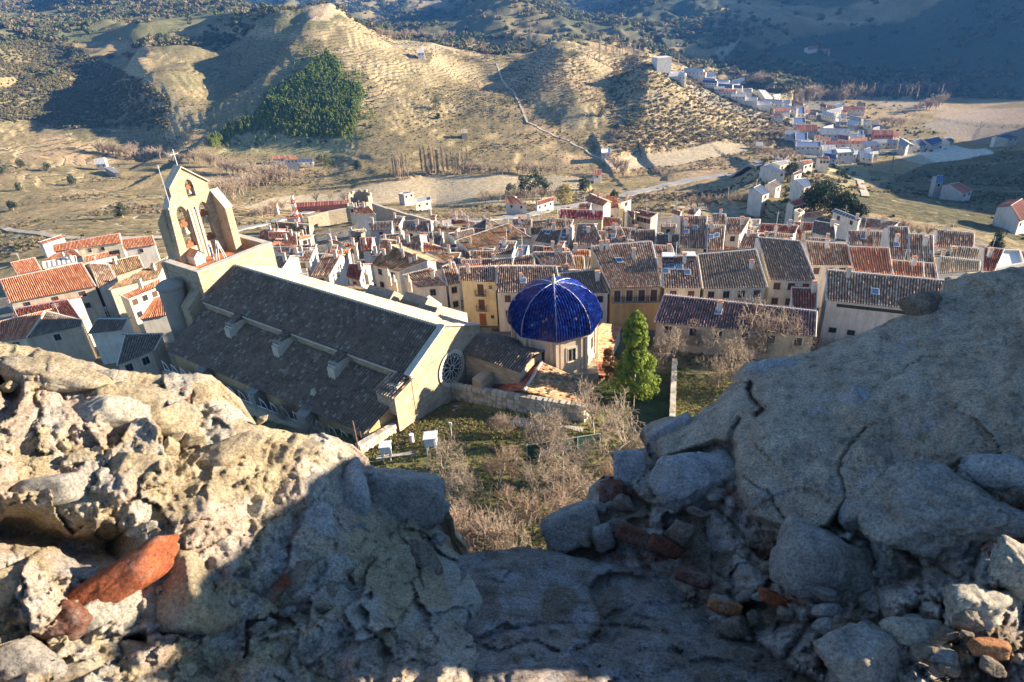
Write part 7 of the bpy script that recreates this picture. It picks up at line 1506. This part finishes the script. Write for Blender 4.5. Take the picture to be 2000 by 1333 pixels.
_uu, _vv = np.meshgrid(np.linspace(0, 2*math.pi, 53)[:-1], np.linspace(0, math.pi, 31))
_dir = np.stack([np.cos(_uu)*np.sin(_vv), np.sin(_uu)*np.sin(_vv), np.cos(_vv)], -1); _rr, _cc = _uu.shape
_i, _j = np.meshgrid(np.arange(_rr-1), np.arange(_cc), indexing='ij'); _RF = np.stack([_i*_cc+_j, (_i+1)*_cc+_j, (_i+1)*_cc+(_j+1) % _cc, _i*_cc+(_j+1) % _cc], -1).reshape(-1, 4)
def rock(px, py, rx, ry, ang, kind, proud=.3, thick=None, seed=0, lump=.10, box=False, f=None, name='stone', flat=1.0):
    f = f or (fL if px < 900 else fR); d = float(f(np.array([float(px)]), np.array([float(py)]))[0]); r_ = np.random.default_rng(seed+int(px*7+py*13)); mpx = d/FOC; th = thick or min(rx, ry)*mpx*flat
    if box: pl = np.array([(1, 0, 0), (-1, 0, 0), (0, 1, 0), (0, -1, 0), (0, 0, 1), (0, 0, -1)], float)+r_.normal(0, .10, (6, 3)); hh = r_.uniform(.8, .95, 6); pw = 12
    else: pl = r_.normal(0, 1, (13, 3)); hh = r_.uniform(.62, 1.0, 13); pw = 40
    pl /= np.linalg.norm(pl, axis=1)[:, None]; dt = np.maximum(0, _dir@pl.T)/hh; rad = np.minimum((dt**pw).sum(-1)**(-1/pw), 1.22)
    q = _dir*rad[..., None]; nz_ = fbm(q[..., 0]*2.2+seed, q[..., 1]*2.2+q[..., 2]*1.7, 7+seed, 4)-.5; q = q*(1+lump*1.4*nz_)[..., None]; nz2 = fbm(q[..., 0]*7+seed, q[..., 1]*7+q[..., 2]*5, 8, 3)-.5; q = q*(1+lump*1.1*nz2)[..., None]; nz3 = fbm(q[..., 0]*16+seed, q[..., 1]*16+q[..., 2]*13, 9, 3)-.5; q = q*(1+lump*.5*nz3)[..., None]
    ca, sa = math.cos(math.radians(ang)), math.sin(math.radians(ang)); ax = (Rv*ca-Uv*sa)*rx*mpx; ay = (Rv*sa+Uv*ca)*ry*mpx; az_ = -Fv*th
    if px < 900 and math.hypot(max(0, abs(px-95)-120), py-1045) < 60: return None
    proud = proud*.72
    c = PF(px, py, d-th*(proud-.5)*1.0); P = c+q[..., 0:1]*ax+q[..., 1:2]*ay+q[..., 2:3]*az_
    o = link_mesh(name, mesh_np(name, P.reshape(-1, 3)-np.array(wallo.location), _RF, smooth=True), RK[kind], wallo); return o
rock(218, 1147, 140, 40, -33, 'brick', .9, box=True, lump=.07, name='brick', thick=.045); rock(122, 1205, 60, 48, -25, 'dbrick', .35, lump=.15, name='brick')
rock(100, 957, 62, 30, -8, 'grey', .7, box=True, lump=.04, thick=.035); rock(22, 1150, 34, 38, 10, 'cream', .8, box=True, lump=.05); rock(355, 1185, 98, 88, -20, 'cream', .35, lump=.10); rock(190, 1215, 110, 60, -25, 'pale', .3, lump=.12)
rock(205, 812, 75, 46, -5, 'pale', .35, lump=.12); rock(120, 740, 95, 48, 15, 'cream', .3, lump=.14); rock(300, 800, 90, 36, 20, 'cream', .25); rock(40, 1290, 90, 46, 0, 'grey', .4); rock(420, 1085, 60, 26, -25, 'pale', .4, box=True); rock(250, 925, 95, 40, -25, 'cream', .3, lump=.14)
rock(430, 890, 110, 30, -25, 'cream', .3, lump=.15); rock(560, 900, 70, 26, -35, 'cream', .3, lump=.15); rock(640, 880, 46, 26, 20, 'pale', .35, lump=.15); rock(690, 960, 34, 60, 12, 'blue', .3, lump=.1); rock(785, 972, 88, 56, 5, 'grey', .42, box=True, lump=.09); rock(820, 1010, 56, 34, -10, 'blue', .35, lump=.12)
rock(610, 1040, 60, 40, -30, 'blue', .3); rock(560, 1140, 70, 26, -50, 'dark', .3); rock(535, 1160, 46, 14, -50, 'dbrick', .5, box=True, name='brick'); rock(820, 1090, 46, 30, 10, 'dark', .4, lump=.15); rock(360, 772, 16, 14, 0, 'dbrick', .5, name='brick'); rock(300, 1300, 80, 40, 10, 'cream', .3); rock(150, 1320, 90, 40, 0, 'cream', .3)
rock(1350, 940, 92, 66, -22, 'blue', .38, lump=.24); rock(1590, 1105, 92, 82, 25, 'grey', .3, lump=.12, box=True); rock(1850, 1010, 160, 92, -12, 'grey', .38, lump=.40, thick=.10); rock(1690, 1300, 85, 66, 0, 'grey', .5, lump=.2); rock(1672, 1010, 40, 36, 10, 'grey', .5)
rock(1668, 786, 46, 40, 5, 'blue', .18, lump=.12); rock(1807, 594, 44, 34, -10, 'dark', .6, lump=.12); rock(1228, 915, 36, 36, 0, 'blue', .5, box=True, lump=.1); rock(1195, 962, 26, 24, 0, 'dbrick', .5, box=True, lump=.1); rock(1120, 1030, 62, 40, -25, 'grey', .45, lump=.12, box=True)
rock(1250, 1052, 55, 16, 22, 'dbrick', .6, box=True, name='brick'); rock(1300, 1068, 40, 16, 25, 'dbrick', .5, box=True, name='brick'); rock(1352, 1128, 40, 15, 18, 'dbrick', .5, box=True, name='brick'); rock(1418, 1185, 36, 13, 12, 'obrick', .5, box=True, name='brick'); rock(1518, 1172, 40, 14, 22, 'brick', .4, box=True, name='brick'); rock(1935, 1268, 38, 18, 5, 'obrick', .7, box=True, name='brick')
rock(1310, 842, 46, 20, -28, 'blue', .4, box=True); rock(1530, 722, 70, 26, -12, 'blue', .3); rock(1900, 1180, 70, 40, -10, 'pale', .6, lump=.25); rock(1980, 1110, 60, 50, 0, 'pale', .6, lump=.25); rock(1790, 1240, 60, 34, 0, 'pale', .5, lump=.25); rock(1960, 930, 90, 34, 5, 'blue', .3, lump=.15)
r_ = np.random.default_rng(77)
def fillrocks(n, poly, kinds, smin, smax, f):
    k = 0
    while k < n:
        x, y = r_.uniform(min(p[0] for p in poly), max(p[0] for p in poly)), r_.uniform(min(p[1] for p in poly), max(p[1] for p in poly))
        if not in_poly(np.array([x]), np.array([y]), poly)[0]: continue
        s = smin*(smax/smin)**r_.uniform(); rock(x, y, s*r_.uniform(1, 1.7), s*r_.uniform(.6, 1), r_.uniform(-45, 10) if x < 900 else r_.uniform(-10, 40), kinds[r_.integers(len(kinds))], r_.uniform(.05, .32), seed=k, lump=.13, f=f); k += 1
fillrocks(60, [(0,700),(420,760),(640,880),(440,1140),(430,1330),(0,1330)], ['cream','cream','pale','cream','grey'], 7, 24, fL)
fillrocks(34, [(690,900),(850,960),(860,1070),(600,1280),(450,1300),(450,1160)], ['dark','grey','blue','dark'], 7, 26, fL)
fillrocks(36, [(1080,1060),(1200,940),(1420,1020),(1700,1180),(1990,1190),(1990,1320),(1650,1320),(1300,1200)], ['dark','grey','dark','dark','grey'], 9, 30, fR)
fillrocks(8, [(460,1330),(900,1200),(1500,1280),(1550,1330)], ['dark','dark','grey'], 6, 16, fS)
# ---------------------------------------------------------------- remaining landmarks
# white silo
p = hit(1291, 138); v = ray(1291, 116); hs = v[2]*(p[1]/v[1])-p[2]; mb = MB(p); ws = 14*math.hypot(p[0], p[1])/FOC; mb.box(p+UP*hs/2, [ws*.95, ws*.2, 0], [-ws*.2, ws*.8, 0], UP*(hs/2+2)); mb.box(p+UP*(hs+1)+[-ws*.3, 0, 0], [ws*.4, ws*.08, 0], [-ws*.06, ws*.3, 0], UP*ws*.15)
tag(mb.build('silo_tower', wmat('w')), 'white box shaped silo tower beside the industrial row at the top of the valley', 'silo')
# round crenellated wall tower and town wall
tc = PZ(707, 413, -80.0); D_ = math.hypot(tc[0], tc[1]); rt = 22*D_/FOC*1.08; zt = ray(707, 381); zt = zt[2]*(tc[1]/zt[1]); root = empty('wall_tower', tc, 'round crenellated stone tower, open to the back, at the town wall', 'tower')
mb = MB(tc); n = 20; hgt = zt-tc[2]
for k in range(n):
    a0, a1 = 2*math.pi*k/n, 2*math.pi*(k+1)/n; am_ = (a0+a1)/2
    h_ = hgt*(.55 if math.sin(am_) < -.55 else 1.0); h_ += (.9 if k % 2 else 0)
    P = [tc+np.array([math.cos(a)*r_, math.sin(a)*r_, 0]) for a in (a0, a1) for r_ in (rt, rt-.9)]
    mb.prism([P[0]-UP*4, P[2]-UP*4, P[3]-UP*4, P[1]-UP*4], UP*(h_+4))
mb.build('wall', wmat('s'), root).location = (0, 0, 0)
mb = MB(tc); mb.lathe(tc+UP*(hgt*.3), [(rt-.95, 0), (0, .05)], 16); mb.build('floor', M_dark, root).location = (0, 0, 0)
pts = [PZ(x, y, -74.5+i*.3) for i, (x, y) in enumerate(((728, 398), (760, 408), (800, 420), (845, 431), (868, 436)))]
o0 = pts[0]; root = empty('town_wall', o0, 'old curved town wall running down from the round tower', 'wall')
for i, (a, b) in enumerate(zip(pts[:-1], pts[1:])): wallseg('wall', a, b, -86, (a[2]+b[2])/2, .9, wmat('s'), root, np.array(o0))
pts = [PZ(x, y, -77) for x, y in ((600, 425), (640, 414), (688, 405))]; root = empty('town_wall', pts[0], 'pale stretch of stone wall behind the shaded blue yard', 'wall')
for a, b in zip(pts[:-1], pts[1:]): wallseg('wall', a, b, -88, -77, .9, wmat('s'), root, np.array(pts[0]))
# brown church-like tower block and yellow buttresses at the back of the town
tp = hit_h(1192, 428, 3); D_ = math.hypot(tp[0], tp[1]); s = D_/FOC; root = empty('old_tower', tp-UP*3, 'square old brown tower house with an arched window and salmon roof', 'tower')
mb = MB(tp-UP*3); w = 15*s; z0 = tp[2]-6; zt = ray(1192, 407); zt = zt[2]*(tp[1]/zt[1]); mb.box([tp[0], tp[1]+w*.8, (z0+zt)/2], [w, 0, 0], [0, w*.8, 0], UP*(zt-z0)/2); mb.build('wall', wmat('p'), root).location = (0, 0, 0)
window(root, tp-UP*3, np.array([tp[0], tp[1]-.05, zt-4.0]), np.array([1., 0, 0]), np.array([0, -1., 0]), 1.6, 3.4, pane=M_dark)
a = np.array([tp[0], tp[1], zt]); roof_obj('roof', [(a+[-w*1.1, w*1.9, 2.2], a+[w*1.1, w*1.9, 2.2], a+[w*1.2, -.4, .1], a+[-w*1.2, -.4, .1])], 'o', root, tp-UP*3)
for i, (x, wd, k) in enumerate(((1214, 3.5, 'y'), (1226, 5.5, 'w'))):
    q = hit_h(x, 435, 2); mb = MB(q-UP*2); zt = ray(x, 408+i*6); zt = zt[2]*(q[1]/zt[1]); mb.prism([q+[-wd*s*.9, 0, -6], q+[wd*s*.9, 0, -6], [q[0]+wd*s*.9, q[1], zt], [q[0]-wd*s*.9, q[1], zt]], [0, 5, 0]); tag(mb.build('wall_pier', wmat(k)), ('tall yellow pier' if i == 0 else 'broad sunlit white pier')+' standing right of the square brown tower', 'wall')
# lattice mast
def mast(x0, y0, x1, y1, lb, w=.9, bands=True):
    p = hit_h(x0, y0, 1)-UP; v = ray(x1, y1); H_m = v[2]*(p[1]/v[1])-p[2]; root = empty('lattice_mast', p, lb, 'mast'); nseg = 12
    for part, mt in (('red_section', mat_flat('mast_red', (.45,.06,.04))), ('white_section', M_wframe)):
        mb = MB(p)
        for k in range(nseg):
            if (k % 2 == 0) != (part == 'red_section'): continue
            z0, z1 = H_m*k/nseg, H_m*(k+1)/nseg; w0, w1 = w*(1-k/nseg*.6), w*(1-(k+1)/nseg*.6); c0 = [p+np.array([sx*w0, sy*w0, z0]) for sx, sy in ((-1, -1), (1, -1), (1, 1), (-1, 1))]; c1 = [p+np.array([sx*w1, sy*w1, z1]) for sx, sy in ((-1, -1), (1, -1), (1, 1), (-1, 1))]
            for i in range(4): mb.tube(c0[i], c1[i], .09, n=4); mb.tube(c0[i], c1[(i+1) % 4], .06, n=4); mb.tube(c0[i], c0[(i+1) % 4], .06, n=4)
        mb.build(part, mt, root).location = (0, 0, 0)
mast(587, 462, 566, 383, 'tall red and white lattice mast rising behind the old town')
def pole(x0, y0, x1, y1, lb, w=.14, arms=True, cat='utility pole'):
    p = hit(x0, y0); v = ray(x1, y1); top = p*[1, 1, 0]+UP*(v[2]*(p[1]/v[1])); mb = MB(p); mb.tube(p, top, w*1.4, w, 6)
    if arms:
        for dz in (.6, 1.6): mb.box(top-UP*dz, [1.4, .2, 0], [0, .1, 0], UP*.09)
    tag(mb.build('utility_pole', mat_noise('pole_grey', (.22,.19,.16), (.36,.32,.27), 4)), lb, cat, 'utility poles')
pole(888, 396, 886, 355, 'utility pole with cross arms in the middle of the pale field'); pole(1029, 336, 1029, 288, 'pylon on the lower central hill', .3); pole(1171, 120, 1171, 70, 'pylon on the crest left of the distant poplars', .5); pole(1037, 78, 1037, 48, 'faint pylon above the centre of the far crest', .5)
pole(1739, 335, 1741, 303, 'pole on the grassy slope below the valley road', .3); pole(1914, 252, 1917, 237, 'white pole in the brown fields at right', .3); pole(1421, 388, 1421, 366, 'pole in the shaded meadow', .18, False); pole(1578, 385, 1582, 358, 'tall lamp pole beside the blue roofed white house', .2, False)
pole(1290, 430, 1292, 404, 'aerial mast with a slanting bar above the old town', .10, True, 'aerial'); pole(607, 404, 602, 385, 'thin pole beside the cattle shed', .15, False)
# roads
def road(pts, w, mat, name='road', lift=.35):
    P = [hit(*q) for q in pts]; S = []
    for a, b in zip(P[:-1], P[1:]):
        n = max(2, int(np.linalg.norm(b-a)/6))
        for k in range(n): S.append(a*(1-k/n)+b*k/n)
    S.append(P[-1]); L_, R_2 = [], []
    for i, s in enumerate(S):
        d_ = unit((S[min(i+1, len(S)-1)]-S[max(i-1, 0)])*[1, 1, 0]); nn_ = np.cross(d_, UP)*w/2; z = max(gz(*(s+nn_)[:2]), gz(*(s-nn_)[:2]), gz(*s[:2]))+lift; L_.append(np.array([*(s-nn_)[:2], z])); R_2.append(np.array([*(s+nn_)[:2], z]))
    V_ = []; F_ = []
    for a, b in zip(L_, R_2): V_ += [a-UP*1.5, a, b, b-UP*1.5]
    for i in range(len(L_)-1):
        for k in range(3): q = i*4+k; F_.append((q, q+1, q+5, q+4))
    me = bpy.data.meshes.new(name); me.from_pydata([tuple(v) for v in V_], [], F_); me.update(); tag(link_mesh(name, me, mat), kind='structure')
M_road = mat_noise('road_asphalt_pale', (.22,.21,.20), (.32,.30,.28), 1.5, bs=.1); M_track = mat_noise('dirt_track', (.42,.35,.25), (.52,.44,.33), .8, bs=.3)
road([(855, 441), (930, 434), (1000, 424), (1060, 414), (1100, 407), (1160, 398), (1200, 392)], 7, M_road); road([(1200, 388), (1270, 372), (1340, 355), (1420, 342), (1480, 325), (1530, 305), (1570, 293), (1640, 312)], 7, M_road)
road([(1655, 312), (1700, 303), (1740, 298), (1800, 285)], 7, M_track); road([(440, 455), (520, 438), (580, 420), (640, 405), (690, 400)], 6, M_road); road([(1195, 328), (1180, 310), (1110, 275), (1030, 240), (990, 170), (970, 125)], 1.8, M_track, 'track')
road([(0, 445), (100, 462), (200, 470), (320, 466)], 3, M_track, 'track'); road([(1690, 385), (1680, 355), (1650, 345)], 3, M_track, 'track')
# air
hz = bpy.data.meshes.new('haze'); s0 = MB(); zb, ztp = -330., 330.
s0.box((0, 4300, (zb+ztp)/2), (9200, 0, 0), (0, 5200, 0), (0, 0, (ztp-zb)/2)); me = s0.mesh('haze')
mh = bpy.data.materials.new('haze_air'); mh.use_nodes = True; t = mh.node_tree; t.nodes.remove(t.nodes['Principled BSDF']); pv_ = t.nodes.new('ShaderNodeVolumePrincipled'); pv_.inputs['Color'].default_value = (.12, .38, 1.0, 1); pv_.inputs['Density'].default_value = 0.00008; pv_.inputs['Anisotropy'].default_value = .1
t.links.new(pv_.outputs[0], t.nodes['Material Output'].inputs['Volume'])
ho = link_mesh('haze', me, mh); tag(ho, 'thin blue winter haze over the valley', kind='stuff')
